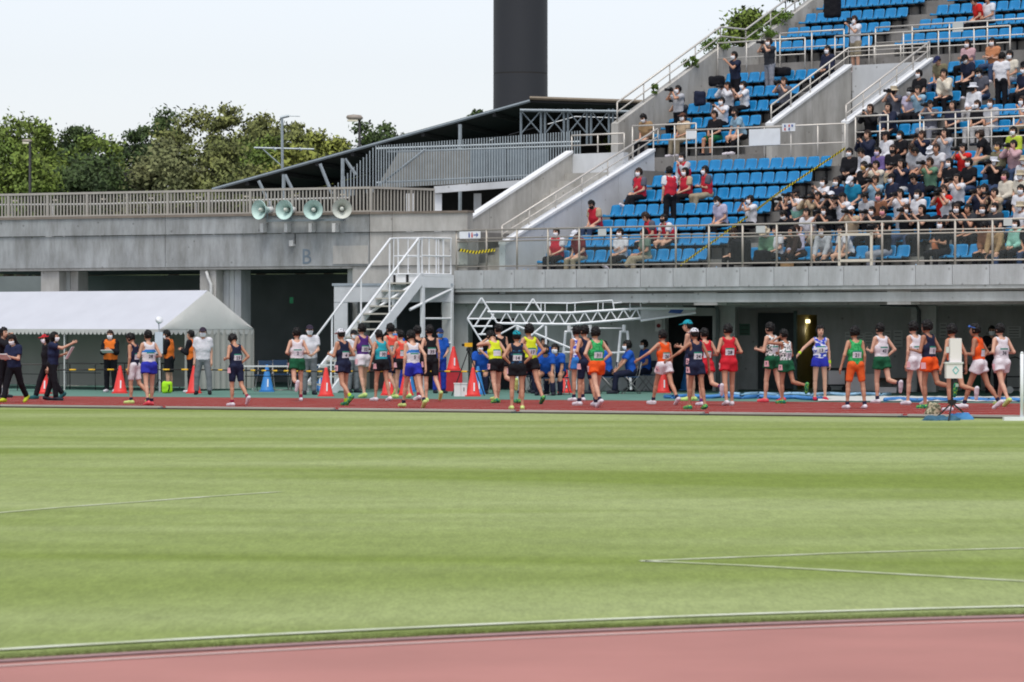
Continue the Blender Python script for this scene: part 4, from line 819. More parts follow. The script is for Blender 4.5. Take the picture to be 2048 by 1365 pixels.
def skeleton(pose, hgt):
    k = hgt / 1.70; J = {}; lean, twist = pose.get('lean', 3), pose.get('twist', 0)
    T = rot('Z', twist) @ rot('X', -lean); hz = 0.905; legs = LEG[pose.get('legs', 'stand')]
    low = 9
    for sd, (al, fl, ab) in zip((-1, 1), legs):
        hip = A3(0.085 * sd, 0, hz); a = math.radians(al); b = math.radians(al - fl); c = math.radians(ab)
        kn = hip + 0.42 * A3(sd * math.sin(c), math.sin(a) * math.cos(c), -math.cos(a) * math.cos(c)); an = kn + 0.40 * A3(sd * math.sin(c) * 0.3, math.sin(b), -math.cos(b))
        J[sd, 'hip'], J[sd, 'knee'], J[sd, 'ankle'] = hip, kn, an; low = min(low, an[2]); J[sd, 'shin'] = al - fl
    for sd in (-1, 1):
        lift = J[sd, 'ankle'][2] - low; be = math.radians(max(-80, J[sd, 'shin'] * 0.9)) if lift > 0.05 else (0 if J[sd, 'shin'] > -8 else math.radians(max(-25, J[sd, 'shin'] * 0.5)))
        f = A3(sd * 0.12, math.cos(be), math.sin(be)); f /= np.linalg.norm(f); up = A3(0, -math.sin(be), math.cos(be))
        J[sd, 'heel'] = J[sd, 'ankle'] - f * 0.045 - up * 0.038; J[sd, 'toe'] = J[sd, 'ankle'] + f * 0.165 - up * 0.046
    zmin = min(min(J[sd, 'heel'][2] - 0.040, J[sd, 'toe'][2] - 0.032) for sd in (-1, 1))
    pel = A3(0, 0, 0.93); tl = lambda x, y, z: pel + T @ A3(x, y, z)
    J['T'] = T; J['pel'] = pel
    for nm, q in (('p0', (0, 0, -0.04)), ('p1', (0, -0.005, 0.06)), ('w0', (0, 0.005, 0.13)), ('c0', (0, 0.0, 0.24)), ('c1', (0, -0.012, 0.38)), ('n0', (0, -0.015, 0.45)), ('n1', (0, 0.012, 0.545))): J[nm] = tl(*q)
    Hd = T @ rot('Z', pose.get('hy', 0)) @ rot('X', lean * 0.7 - pose.get('hp', 0)); J['H'] = Hd; J['head'] = J['n1'] + Hd @ A3(0, 0.012, 0.098)
    for sd, ar in zip((-1, 1), pose.get('arms', ('hang', 'hang'))):
        sh = tl(pose.get('sw', 0.165) * sd, -0.01, 0.445); tg, po = ARM[ar] if isinstance(ar, str) else ar
        hd = sh + T @ A3(tg[0] * sd, tg[1], tg[2]); d = hd - sh; L = np.linalg.norm(d); L1, L2 = 0.285, 0.255; L = min(L, L1 + L2 - 0.004); d = d / np.linalg.norm(d); hd = sh + d * L
        x = (L1 * L1 - L2 * L2 + L * L) / (2 * L); hgh = math.sqrt(max(0, L1 * L1 - x * x)); pv = T @ A3(po[0] * sd, po[1], po[2]); pv = pv - d * (pv @ d); pv /= np.linalg.norm(pv)
        J[sd, 'sh'], J[sd, 'el'], J[sd, 'wr'] = sh, sh + d * x + pv * hgh, hd
        fd = hd - J[sd, 'el']; fd /= np.linalg.norm(fd); J[sd, 'hand'] = hd + fd * 0.075; J[sd, 'fd'] = fd
    for q in J:
        if q in ('T', 'H') or (isinstance(q, tuple) and q[1] in ('fd', 'shin')): continue
        J[q] = (J[q] - A3(0, 0, zmin)) * k
    J['k'] = k; return J
def pr(a, b, ra, rb, **kw): return dict(a=a, b=b, ra=ra, rb=rb, **kw)
def prims_of(J, build=1.0):
    k = J['k'] * build; ax = J['T'] @ A3(1, 0, 0); t = lambda q: q * k; D = {}
    D['torso'] = [pr(J['p0'], J['p1'], t(.108), t(.102), ax=ax, sx=.70), pr(J['w0'], J['c0'], t(.096), t(.108), ax=ax, sx=.70), pr(J['c0'], J['c1'], t(.110), t(.098), ax=ax, sx=.68)]
    D['shoulder'] = [pr(J[-1, 'sh'] + (J[1, 'sh'] - J[-1, 'sh']) * .08, J[1, 'sh'] - (J[1, 'sh'] - J[-1, 'sh']) * .08, t(.056), t(.056))]
    D['neck'] = [pr(J['n0'], J['n1'], t(.056), t(.050))]
    for s in (-1, 1):
        D[s, 'uarm'] = [pr(J[s, 'sh'], J[s, 'el'], t(.049), t(.038))]; D[s, 'farm'] = [pr(J[s, 'el'], J[s, 'wr'], t(.039), t(.027))]
        D[s, 'hand'] = [pr(J[s, 'wr'], J[s, 'hand'], t(.026), t(.033))]
        D[s, 'thigh'] = [pr(J[s, 'hip'], J[s, 'knee'], t(.088), t(.055))]
        bk = J[s, 'knee'] + (J[s, 'ankle'] - J[s, 'knee']) * .22; dirn = J[s, 'knee'] - J[s, 'hip']; off = np.cross(np.cross(J[s, 'ankle'] - J[s, 'knee'], A3(1, 0, 0)), J[s, 'ankle'] - J[s, 'knee'])
        fw = np.cross(A3(1, 0, 0), J[s, 'ankle'] - J[s, 'knee']); fw /= np.linalg.norm(fw); fw = fw if fw[1] < 0 or abs(fw[1]) < .3 and fw[2] < 0 else -fw
        mid = J[s, 'knee'] + (J[s, 'ankle'] - J[s, 'knee']) * .5
        D[s, 'shin'] = [pr(J[s, 'knee'], J[s, 'ankle'], t(.052), t(.036)), pr(bk + fw * t(.012), mid + fw * t(.012), t(.052), t(.046))]
        D[s, 'foot'] = [pr(J[s, 'heel'], J[s, 'toe'], t(.038), t(.030)), pr(J[s, 'ankle'], (J[s, 'heel'] + J[s, 'toe']) / 2, t(.038), t(.034))]
    gl_ = J['T'] @ A3(0, -.05, 0) * k
    D['glute'] = [pr(J[s, 'hip'] + gl_ + A3(0, 0, .01 * k), J[s, 'hip'] + gl_ * .6 - A3(0, 0, .03 * k), t(.082), t(.078)) for s in (-1, 1)]
    return D
def square_tube(pts, r):
    vs, fs = [], []
    for i, p in enumerate(pts):
        d = pts[min(i + 1, len(pts) - 1)] - pts[max(0, i - 1)]; d = d / np.linalg.norm(d); a = np.cross(d, A3(.3, .5, .8)); a /= np.linalg.norm(a); b = np.cross(d, a)
        for q in ((1, 1), (-1, 1), (-1, -1), (1, -1)): vs.append(p + (a * q[0] + b * q[1]) * r * (0.71 if i < len(pts) - 1 else 0.5))
    for i in range(len(pts) - 1):
        for j in range(4): fs.append((i * 4 + j, i * 4 + (j + 1) % 4, (i + 1) * 4 + (j + 1) % 4, (i + 1) * 4 + j))
    e = (len(pts) - 1) * 4; fs.append((e, e + 1, e + 2, e + 3)); return np.array(vs), np.array(fs)
def fingers(J, s):
    k = J['k']; fd = J[s, 'fd']; w = J[s, 'hand']; lat = np.cross(fd, J['T'] @ A3(1, 0, 0)); lat = lat / max(1e-6, np.linalg.norm(lat)); nrm = np.cross(lat, fd) * (-s if np.cross(lat, fd) @ (J['T'] @ A3(1, 0, 0)) > 0 else s)
    out = []
    for i, (o, L) in enumerate(((-.026, .062), (-.009, .072), (.009, .068), (.026, .056))):
        a = w + lat * o * k + fd * .018 * k; b = a + fd * L * .55 * k + nrm * .010 * k; c = b + (fd * .62 + nrm * .55) * L * .45 * k; out.append(square_tube([a, b, c], .0095 * k))
    a = J[s, 'wr'] + (w - J[s, 'wr']) * .35; b = a - lat * .045 * k + fd * .025 * k; c = b - lat * .012 * k + fd * .035 * k + nrm * .01 * k; out.append(square_tube([a, b, c], .0105 * k)); return out
# head, hair and headgear share one local frame: centre of the skull, +Y forward
def ell(Pn, c, r): 
    q = (Pn - np.array(c)) / np.array(r); return (np.linalg.norm(q, axis=-1) - 1) * min(r)
def head_f(Pn, off=0.0):
    d = smin(ell(Pn, (0, -.006, .012), (.076, .096, .108)), ell(Pn, (0, .022, -.055), (.056, .066, .062)), .03)
    d = smin(d, seg(Pn, pr(A3(0, .088, .02), A3(0, .104, -.022), .010, .015)), .012)
    for s in (-1, 1):
        d = smin(d, ell(Pn, (.077 * s, -.006, -.012), (.012, .020, .032)), .006); d = np.maximum(d, -(np.linalg.norm(Pn - A3(.033 * s, .104, .016), axis=-1) - .016) * .6)
    d = smin(d, ell(Pn, (0, .088, -.052), (.024, .012, .012)), .008)
    return d - off
def face_mi(v, f):
    c = v[f].mean(1); mi = np.zeros(len(f), int); ax = np.abs(c[:, 0]); fr = c[:, 1] > .055
    mi[fr & (np.abs(c[:, 2] - .018) < .0085) & (np.abs(ax - .033) < .016)] = 1; mi[fr & (np.abs(c[:, 2] - .040) < .006) & (np.abs(ax - .034) < .021)] = 1; mi[fr & (np.abs(c[:, 2] + .053) < .0065) & (ax < .024)] = 2; return mi
HEADS = {q: nets(head_f, (-.1, -.12, -.13), (.1, .13, .13), q) for q in (.0105, .0145)}
HEADMI = {q: face_mi(*HEADS[q]) for q in HEADS}
def wob(Pn, a, f, ph=0.0): return a * (np.sin(Pn[..., 0] * f + ph) * np.sin(Pn[..., 1] * f * 1.1 + 2 * ph) + 0.6 * np.sin(Pn[..., 2] * f * 1.3 + ph) * np.sin(Pn[..., 0] * f * .7))
def hair_short(ph, thick=.018):
    def fn(Pn):
        d = ell(Pn, (0, -.012, .022), (.078 + thick, .094 + thick, .106 + thick)) + wob(Pn, .009, 75, ph) + wob(Pn, .006, 170, ph)
        cutf = np.maximum(Pn[..., 1] - .030 - .02 * np.sin(ph), .058 + .18 * np.maximum(0, .07 - Pn[..., 1]) * 0 - Pn[..., 2]); d = np.maximum(d, -np.maximum(-cutf, -1)) if False else np.maximum(d, np.minimum(Pn[..., 1] - .030, .056 - Pn[..., 2]))
        d = np.maximum(d, -(Pn[..., 2] + .062 + .25 * np.maximum(0, Pn[..., 1] + .03))); d = np.maximum(d, -(np.abs(Pn[..., 1] + .0) + np.abs(Pn[..., 2] + .012) * .8 - .034) * np.where(np.abs(Pn[..., 0]) > .06, 1, -9)) if False else d
        return d
    return nets(fn, (-.11, -.13, -.08), (.11, .12, .15), .0105)
def hair_long(ph):
    def fn(Pn):
        d = ell(Pn, (0, -.014, .022), (.098, .114, .124)) + wob(Pn, .006, 80, ph)
        d = smin(d, seg(Pn, pr(A3(0, -.045, -.02), A3(0, -.065, -.20), .088, .07, ax=A3(0, 1, 0), sx=1.5)) + wob(Pn, .005, 80, ph), .03)
        return np.maximum(d, np.minimum(Pn[..., 1] - .032, np.maximum(.062 - Pn[..., 2], np.abs(Pn[..., 0]) - .30)))
    return nets(fn, (-.12, -.16, -.27), (.12, .12, .15), .0135)
def cap_mesh():
    def fn(Pn):
        d = np.maximum(ell(Pn, (0, -.006, .03), (.096, .114, .112)), .040 - Pn[..., 2]); b = np.maximum(ell(Pn, (0, .10, .055), (.078, .105, .05)), np.abs(Pn[..., 2] - .052 + .25 * (Pn[..., 1] - .1)) - .009); b = np.maximum(b, .02 - Pn[..., 1])
        return np.minimum(d, b)
    return nets(fn, (-.11, -.13, .02), (.11, .22, .15), .0125)
def bucket_mesh():
    def fn(Pn):
        r = np.linalg.norm(Pn[..., :2] * A3(1, .88), axis=-1); d = np.maximum(np.maximum(r - .094, Pn[..., 2] - .135), .03 - Pn[..., 2]); z = Pn[..., 2]
        return np.minimum(d, np.maximum(np.maximum(r - .15, np.abs(z - .035 + (r - .09) * .5) - .009), .07 - r))
    return nets(fn, (-.17, -.19, -.01), (.17, .19, .15), .0135)
def mask_mesh():
    def fn(Pn):
        d = head_f(Pn, .009); return np.maximum(np.maximum(d, np.maximum(-.105 - Pn[..., 2], Pn[..., 2] + .002)), .028 - Pn[..., 1])
    return nets(fn, (-.1, .0, -.13), (.1, .14, .02), .0115)
def bun_mesh():
    v, f = hair_short(1.3); v2, f2 = nets(lambda Pn: np.linalg.norm(Pn - A3(0, -.13, -.02), axis=-1) - .04, (-.06, -.19, -.08), (.06, -.08, .04), .015); return np.vstack([v, v2]), np.vstack([f, f2 + len(v)])
def goggles():
    mb = MB(); 
    for s in (-1, 1): mb.obox((.034 * s, .100, .092), (.028, 0, 0), (0, .012, .006), (0, -.006, .016))
    mb.tube([(.06, .10, .09), (.092, .02, .07), (.09, -.05, .05)], .006, 4); mb.tube([(-.06, .10, .09), (-.092, .02, .07), (-.09, -.05, .05)], .006, 4); return mb
HAIRV = {'s0': hair_short(0.3, .012), 's1': hair_short(1.9, .016), 's2': hair_short(3.7, .022), 'thin': hair_short(5.0, .009), 'l0': hair_long(.4), 'l1': hair_long(2.2), 'bun': bun_mesh(), 'cap': cap_mesh(), 'hat': bucket_mesh(), 'mask': mask_mesh()}
SKIN = [mat('skin_a', C(200, 156, 132), 0.55, 0.05, 8), mat('skin_b', C(184, 136, 110), 0.55, 0.05, 8), mat('skin_c', C(164, 116, 92), 0.55, 0.05, 8)]
M_EYE = mat('eye_dark', C(40, 30, 26), 0.5); M_LIP = mat('lip', C(160, 92, 82), 0.5)
M_HAIR = [mat('hair_black', C(15, 13, 13), 0.5, 0.3, 60, spec=0.25), mat('hair_brown', C(44, 30, 23), 0.5, 0.3, 60, spec=0.25), mat('hair_grey', C(110, 106, 102), 0.5, 0.3, 60)]
def cloth(name, c, rough=0.85, k=1.0):
    return mat('cloth_' + name, C(*c, k * .84), rough, 0.10, 9, 0.5, 22.0, spec=0.2)
GEO = {}
def slot_mesh(name, v, f, mi=None, nm=1):
    me = quads(name, v, f, [M_WHITE] * nm, True, mi); return me
def garment(D, J, kind, vox):
    """clothing surfaces: offset copies of the body regions, cut at hems"""
    T, k, pel = J['T'], J['k'], J['pel']; up = T @ A3(0, 0, 1); lz_ = lambda Pn: (Pn - pel) @ up / k
    if kind in ('singlet', 'vest'):
        off = .016 * k if kind == 'singlet' else .034 * k; pm = D['torso'] + D['shoulder'] + ([] if kind == 'vest' else D['glute'][:0]); holes = []
        for s in (-1, 1): holes.append(pr(J[s, 'sh'] + T @ A3(.005 * s, 0, -.075) * k, J[s, 'sh'] + T @ A3(.06 * s, 0, .03) * k, .074 * k, .085 * k))
        hem = -.035 if kind == 'singlet' else -.03
        def fn(Pn):
            d = field(Pn, pm, .045 * k, off); z = lz_(Pn); d = np.maximum(d, hem - z)
            for h in holes: d = np.maximum(d, -seg(Pn, h))
            d = np.maximum(d, -(np.linalg.norm((Pn - J['n0']) * 1.0 - T @ A3(0, .0, .03) * k, axis=-1) - .086 * k)); return d + wobc(Pn) 
        lo, hi = bounds(pm, .05)
    elif kind in ('tee', 'long'):
        pm = [dict(p) for p in D['torso'] + D['shoulder']]; off = .027 * k
        for s in (-1, 1):
            a, b = J[s, 'sh'], J[s, 'el']; d = (b - a) / np.linalg.norm(b - a); e = a + (b - a) * .62
            if kind == 'tee': pm.append(pr(a, e, .052 * k, .052 * k, cut=[(e, d)]))
            else:
                w = J[s, 'wr']; d2 = (w - b) / np.linalg.norm(w - b); pm += [pr(a, b, .050 * k, .043 * k), pr(b, w, .043 * k, .032 * k, cut=[(b + (w - b) * .93, d2)])]
        def fn(Pn):
            d = np.maximum(field(Pn, pm, .035 * k, off), -.045 - lz_(Pn)); return np.maximum(d, -(np.linalg.norm(Pn - J['n0'] - T @ A3(0, .012, .055) * k, axis=-1) - .070 * k)) + wobc(Pn)
        lo, hi = bounds(pm, .05)
    else:
        pm = [dict(D['torso'][0])] + [dict(p) for p in D['glute']]; fr, off, r0, r1 = {'shorts': (.42, .018, .090, .104), 'brief': (.30, .018, .090, .104), 'half': (.80, .010, .088, .060), 'bermuda': (.86, .022, .092, .082), 'long': (1.0, .020, .090, .066)}[kind]
        for s in (-1, 1):
            a, b = J[s, 'hip'], J[s, 'knee']; d = (b - a) / np.linalg.norm(b - a); e = a + (b - a) * fr
            if kind != 'long': pm.append(pr(a, e + d * .03, r0 * k, r1 * k, cut=[(e, d)]))
            else:
                w = J[s, 'ankle']; d2 = (w - b) / np.linalg.norm(w - b); pm += [pr(a, b, r0 * k, r1 * k), pr(b, w, .062 * k, .052 * k, cut=[(w - d2 * .01 * k, d2)])]
        def fn(Pn): return np.maximum(field(Pn, pm, .022 * k, off * k), lz_(Pn) - .075) + wobc(Pn)
        lo, hi = bounds(pm, .05)
    return nets(fn, lo, hi, vox)
def wobc(Pn): return .0028 * np.sin(Pn[..., 2] * 46 + 5 * np.sin(Pn[..., 0] * 14)) * np.sin(Pn[..., 0] * 31 + Pn[..., 1] * 23)
def trace(prims, k, o, d, off, steps=24):
    o = np.array(o, float)
    for _ in range(steps): o = o + d * (field(o, prims, .045 * k, off) * .85)[..., None]
    return o
def geo(key, pose, hgt, build, vox, parts, band=None):
    """all meshes of one pose and outfit; meshes are shared by look-alike figures"""
    full = (key, tuple(parts))
    if full in GEO: return GEO[full]
    J = skeleton(pose, hgt); D = prims_of(J, build); k = J['k']
    allp = [p for q in D for p in D[q]]; lo, hi = bounds(allp); R_ = {'J': J, 'D': D}
    v, f = nets(lambda Pn: field(Pn, allp, .022 * k), lo, hi, vox); vs, fs, mis = [v], [f], [np.zeros(len(f), int)]; n = len(v)
    hq = .0105 if vox < .025 else .0145; hv, hf = HEADS[hq]; vs.append(hv * k * 1.0 @ J['H'].T + J['head']); fs.append(hf + n); mis.append(HEADMI[hq]); n += len(hv)
    for s in (-1, 1):
        for fv, ff in fingers(J, s): vs.append(fv); fs.append(ff + n); mis.append(np.zeros(len(ff), int)); n += len(fv)
    R_['body'] = slot_mesh('body', np.vstack(vs), np.vstack(fs), np.concatenate(mis), 3)
    for p in parts:
        if p in ('singlet', 'vest', 'tee', 'long', 'shorts', 'brief', 'half', 'bermuda', 'trousers'):
            v, f = garment(D, J, 'long' if p in ('trousers',) else ('longsleeve' if p == 'x' else p), vox) if p != 'long' else garment(D, J, 'long', vox)
            if p == 'trousers': v, f = garment_tr(D, J, vox)
            mi = None
            if band and p == 'singlet':
                z = ((v[f].mean(1) - J['pel']) @ (J['T'] @ A3(0, 0, 1))) / k; mi = ((z > band[0]) & (z < band[1])).astype(int)
            R_[p] = slot_mesh(p, v, f, mi, 2 if mi is not None else 1)
        elif p == 'shoe':
            for s in (-1, 1):
                pm = [dict(q) for q in D[s, 'foot']]; R_[p, s] = slot_mesh('shoe', *nets(lambda Pn: np.maximum(field(Pn, pm, .02 * k, .012 * k), (Pn - J[s, 'ankle'] - A3(0, 0, .012)) @ ((J[s, 'ankle'] - J[s, 'knee']) / -np.linalg.norm(J[s, 'ankle'] - J[s, 'knee']))), *bounds(pm), vox * .9))
        elif p == 'sock':
            for s in (-1, 1):
                a, b = J[s, 'ankle'], J[s, 'knee']; d = (b - a) / np.linalg.norm(b - a); pm = [pr(a, a + d * .09 * k, .036 * k, .038 * k, cut=[(a + d * .085 * k, d)])]; R_[p, s] = slot_mesh('sock', *nets(lambda Pn: field(Pn, pm, .02, .007), *bounds(pm), vox))
    GEO[full] = R_; return R_
def garment_tr(D, J, vox):
    T, k, pel = J['T'], J['k'], J['pel']; up = T @ A3(0, 0, 1); pm = [dict(D['torso'][0])] + [dict(p) for p in D['glute']]
    for s in (-1, 1):
        a, b, w = J[s, 'hip'], J[s, 'knee'], J[s, 'ankle']; d2 = (w - b) / np.linalg.norm(w - b); pm += [pr(a, b, .092 * k, .066 * k), pr(b, w, .064 * k, .054 * k, cut=[(w - d2 * .005 * k, d2)])]
    return nets(lambda Pn: np.maximum(field(Pn, pm, .022 * k, .012 * k), (Pn - pel) @ up / k - .05) + wobc(Pn), *bounds(pm, .05), vox)
def skin_obj(name, me, parent, mats):
    o = obj(name, me, parent)
    for i, m in enumerate(mats):
        if i < len(o.material_slots): o.material_slots[i].link = 'OBJECT'; o.material_slots[i].material = m
    return o
HAIRME = {}
def person(label, loc, face, hgt=1.70, pose=None, top=None, bottom=None, shoe=None, hair='s0', hairm=0, cap=None, hat=None, mask=None, skin=0, vest=None, sock=None, bib=None, hip=None, band=None, group=None, vox=.021, build=1.0, key=None, cat='person'):
    pose = pose or {}; key = key or ('u', label); parts = []
    if top: parts.append({'tee': 'tee', 'long': 'long', 'singlet': 'singlet'}[top[0]])
    if bottom: parts.append(bottom[0])
    if vest: parts.append('vest')
    if shoe: parts.append('shoe')
    if sock: parts.append('sock')
    g = geo(key, pose, hgt, build, vox, parts, band and band[:2]); J = g['J']; k = J['k']
    t = thing('person', label, cat, loc, group); t.rotation_euler[2] = math.radians(face)
    skin_obj('body', g['body'], t, [SKIN[skin], M_EYE, M_LIP])
    NM = {'tee': 'shirt', 'long': 'long_sleeved_shirt', 'singlet': 'running_vest', 'vest': 'bib_vest', 'brief': 'shorts', 'half': 'half_tights', 'bermuda': 'shorts'}
    if top: skin_obj(NM[top[0]], g[parts[0]], t, [top[1]] + ([band[2]] if band else []))
    if bottom: skin_obj(NM.get(bottom[0], bottom[0]), g[bottom[0]], t, [bottom[1]])
    if vest: skin_obj('bib_vest', g['vest'], t, [vest])
    if shoe:
        for s in (-1, 1): skin_obj('shoe', g['shoe', s], t, [shoe])
    if sock:
        for s in (-1, 1): skin_obj('sock', g['sock', s], t, [sock])
    HM = Matrix(J['H'].tolist()).to_4x4(); HM.translation = Vector(J['head']); HM = HM @ Matrix.Scale(k * 1.0, 4)
    def headgear(name, kind, m, par=t):
        if kind not in HAIRME: HAIRME[kind] = slot_mesh(name, *HAIRV[kind])
        o = skin_obj(name, HAIRME[kind], par, [m]); o.matrix_local = HM; return o
    if hair != 'bald': headgear('hair', hair if not (cap or hat) or hair[0] == 'l' else 'thin', M_HAIR[hairm])
    if cap: headgear('cap', 'cap', cap)
    if hat: headgear('sun_hat', 'hat', hat)
    if mask: headgear('face_mask', 'mask', mask)
    if bib is not None and top:
        D = g['D']; T = J['T']; pm = D['torso'] + D['shoulder']; sd = -1 if bib[1] == 'back' else 1; ny, nx = 5, 9; o0 = .016 * k + .004
        def patch(xs2, zs2, lift):
            o = np.array([[J['pel'] + T @ A3(x, .30 * sd, z) * k for x in xs2] for z in zs2]).reshape(-1, 3); return trace(pm, k, o, T @ A3(0, -sd, 0), o0 + lift)
        zc = bib[2] if len(bib) > 2 else .19; x0 = np.linspace(-.095, .095, nx); z0 = np.linspace(zc - .068, zc + .078, 6)
        vv = patch(x0, z0, .004); ff = [(j * nx + i, j * nx + i + 1, (j + 1) * nx + i + 1, (j + 1) * nx + i) for j in range(5) for i in range(nx - 1)]
        bb = skin_obj('number_bib', slot_mesh('number_bib', vv, ff, [1 if q >= 4 * (nx - 1) else 0 for q in range(len(ff))], 2), t, [MATS['bib_white'], MATS['bib_green']])
        if bib[0]:
            tv, tf = text_geo(bib[0], .03); mb = MB(); o = np.array([J['pel'] + T @ A3(q[0] * .075 * (1 if sd < 0 else -1), .30 * sd, zc - .012 + q[1] * .075) * k for q in tv]); mb.add(trace(pm, k, o, T @ A3(0, -sd, 0), o0 + .009), tf); obj('number', mesh_of(mb, 'number', MATS['bib_ink']), bb)
    if hip is not None and bottom:
        s = -1; D = g['D']; pm = [D['torso'][0]] + D['glute'] + [pr(J[q, 'hip'], J[q, 'hip'] + (J[q, 'knee'] - J[q, 'hip']) * .4, .09 * k, .10 * k) for q in (-1, 1)]; nx = 5; c = J['p0'] + A3(0, .0, -.055 * k)
        def hp(y, z, lift): return trace(pm, k, np.array([c + A3(-.35, a * k, b * k) for a, b in zip(y, z)]), A3(1, 0, 0), .022 * k + lift)
        yy, zz = np.meshgrid(np.linspace(-.065, .035, nx), np.linspace(-.06, .06, nx)); vv = hp(yy.ravel(), zz.ravel(), .006)
        ff = [(j * nx + i, j * nx + i + 1, (j + 1) * nx + i + 1, (j + 1) * nx + i) for j in range(nx - 1) for i in range(nx - 1)]
        hb = skin_obj('hip_number', slot_mesh('hip_number', vv, ff), t, [MATS['hip_pink']])
        if hip: tv, tf = text_geo(hip, .03); mb = MB(); mb.add(hp(-.015 - tv[:, 0] * .06, tv[:, 1] * .065, .011), tf); obj('number', mesh_of(mb, 'number', MATS['bib_ink']), hb)
    t['k'] = k; JJ[t.name] = J; return t
JJ = {}
mat('bib_white', C(204, 204, 212), 0.7, 0.03, 5); mat('bib_green', C(40, 128, 108), 0.7); mat('bib_ink', C(40, 44, 60), 0.7); mat('hip_pink', C(226, 176, 184), 0.7)
def local_pt(t, q):                                   # a point of a posed figure in the world
    return t.matrix_basis @ Vector(q)
# ------------------------------------------------------------------ runners
def two_tone(name, c1, c2, scale=14.0, th=0.5, stretch=(1, 1, 1)):
    m = mat('cloth_' + name, C(*c1), 0.8, 0, scale, spec=0.2, col2=C(*c2), stretch=stretch); r = [n for n in m.node_tree.nodes if n.type == 'VALTORGB'][0]; r.color_ramp.elements[0].position = th - .03; r.color_ramp.elements[1].position = th + .03; return m
W_ = cloth('white', (230, 226, 232)); NV = cloth('navy', (34, 40, 66)); BKc = cloth('black', (27, 27, 32)); BL = cloth('royal', (48, 56, 176)); GRs = cloth('bottle', (28, 92, 62)); PU = cloth('purple', (84, 46, 124)); TQ = cloth('turquoise', (48, 170, 186)); CO = cloth('coral', (240, 92, 76)); YE = cloth('neon', (222, 236, 50)); OR = cloth('orange', (242, 92, 36)); RE = cloth('red', (206, 40, 54)); GN = two_tone('greenmix', (36, 140, 76), (62, 172, 100), 22); ORt = cloth('orange_tight', (236, 104, 50)); SKY = cloth('blue_band', (52, 122, 200))
CAMO = two_tone('camo', (36, 66, 60), (226, 228, 228), 26, .47); BLW = two_tone('bluewhite', (58, 78, 190), (224, 226, 238), 9, .5, (1, 1, 2)); NVP = two_tone('navyprint', (24, 30, 48), (44, 104, 146), 13, .60, (1, 1, 2)); MIX = two_tone('orangeblue', (226, 110, 60), (72, 78, 180), 6, .52)
S_LIME = cloth('shoe_lime', (208, 232, 140), .6); S_PINK = cloth('shoe_pink', (238, 92, 104), .6); S_WHITE = cloth('shoe_white', (230, 224, 232), .6); S_GREEN = two_tone('shoe_green', (20, 120, 96), (150, 214, 70), 30, .55); S_RED = cloth('shoe_red', (204, 40, 74), .6); S_DARK = cloth('shoe_dark', (40, 44, 54), .6); S_YEL = cloth('shoe_yellow', (204, 222, 60), .6)
CAPW, CAPT = cloth('cap_white', (226, 228, 236)), cloth('cap_teal', (34, 158, 176)); SK = cloth('sock_dark', (40, 38, 66)); SKR = cloth('sock_red', (150, 40, 70)); MW = mat('mask_white', C(236, 238, 244), .8, .03, 6); MK = mat('mask_black', C(30, 30, 34), .8)
RG = 'runners walking along the far track'
def ground_h(px, fy, hy): 
    Y = F * H / (fy - YH); return (fy - hy) * Y / F
def runner(px, fy, hy, label, face, legs, arms, top, bottom, shoe, bib=None, hip=None, hp=0, hy_=0, lean=4, twist=0, topk='singlet', **kw):
    h = min(1.86, max(1.58, ground_h(px, fy, hy) * 1.0)); p = G(px, fy)
    return person(label, p, face, h, dict(legs=legs, arms=arms, hp=hp, hy=hy_, lean=lean, twist=twist, sw=.152), (topk, top), bottom, shoe, bib=(bib, 'back') if bib is not None else None, hip=hip, group=RG, build=.86 + .05 * ((px * 7) % 3) / 2, **kw)
runner(268, 808, 668, 'runner in navy vest and white shorts behind the blue-striped runner', 60, 'k1', ('hang', 'fwd'), NV, ('half', W_), S_LIME, '', None, 25, sock=SK, hair='s1', skin=1)
runner(298, 812, 660, 'runner in white vest with blue stripe and blue shorts, pink shoes, near the tent', 28, 's2', ('bent', 'bentb'), W_, ('shorts', BL), S_PINK, '28', None, 0, sock=SK, band=(.27, .335, SKY), hair='s0')
runner(472, 813, 665, 'runner in all dark navy kit looking down at his watch', 35, 'k1', ('bentb', 'hip'), NV, ('half', NV), S_WHITE, '23', '', 38, sock=SKR, hair='s2', lean=7, skin=1)
runner(594, 803, 655, 'runner in plain white vest and green shorts left of the white-capped runner', 14, 'r2', ('bentb', 'bentb'), W_, ('shorts', GRs), S_WHITE, '2', '', 0, sock=SKR, hair='s1')
runner(686, 812, 657, 'runner in white cap and navy vest with bright green shoes', 42, 'k2', ('bent', 'bentb'), NV, ('shorts', NV), S_GREEN, '4', '4', 5, cap=CAPW, hair='s0', sock=cloth('sock_lime', (190, 224, 60)), skin=1)
runner(726, 796, 647, 'runner in purple vest and white shorts', 38, 's2', ('bent', 'bentb'), PU, ('shorts', W_), S_LIME, '32', '', -3, hair='s1')
runner(763, 803, 659, 'runner in turquoise vest and black shorts with arms hanging', 34, 's1', ('side', 'side'), TQ, ('shorts', BKc), S_WHITE, '30', '', 12, hair='s0', skin=1, lean=8)
runner(783, 796, 647, 'runner in coral vest and dark half tights behind the turquoise runner', 32, 'k2', ('hang', 'bentb'), CO, ('half', NV), S_LIME, '39', None, 0, hair='s1')
runner(804, 797, 660, 'runner in coral vest mostly hidden behind the white and blue runner', 30, 's1', ('bent', 'bent'), CO, ('shorts', BKc), S_LIME, '', '', 5, hair='s0')
runner(826, 817, 658, 'runner in white vest with blue stripe and blue shorts, lime shoes, centre left group', 26, 'w1', ('hang', 'back'), W_, ('shorts', BL), S_LIME, '5', None, 14, band=(.27, .335, SKY), sock=SK, hair='s1', lean=7)
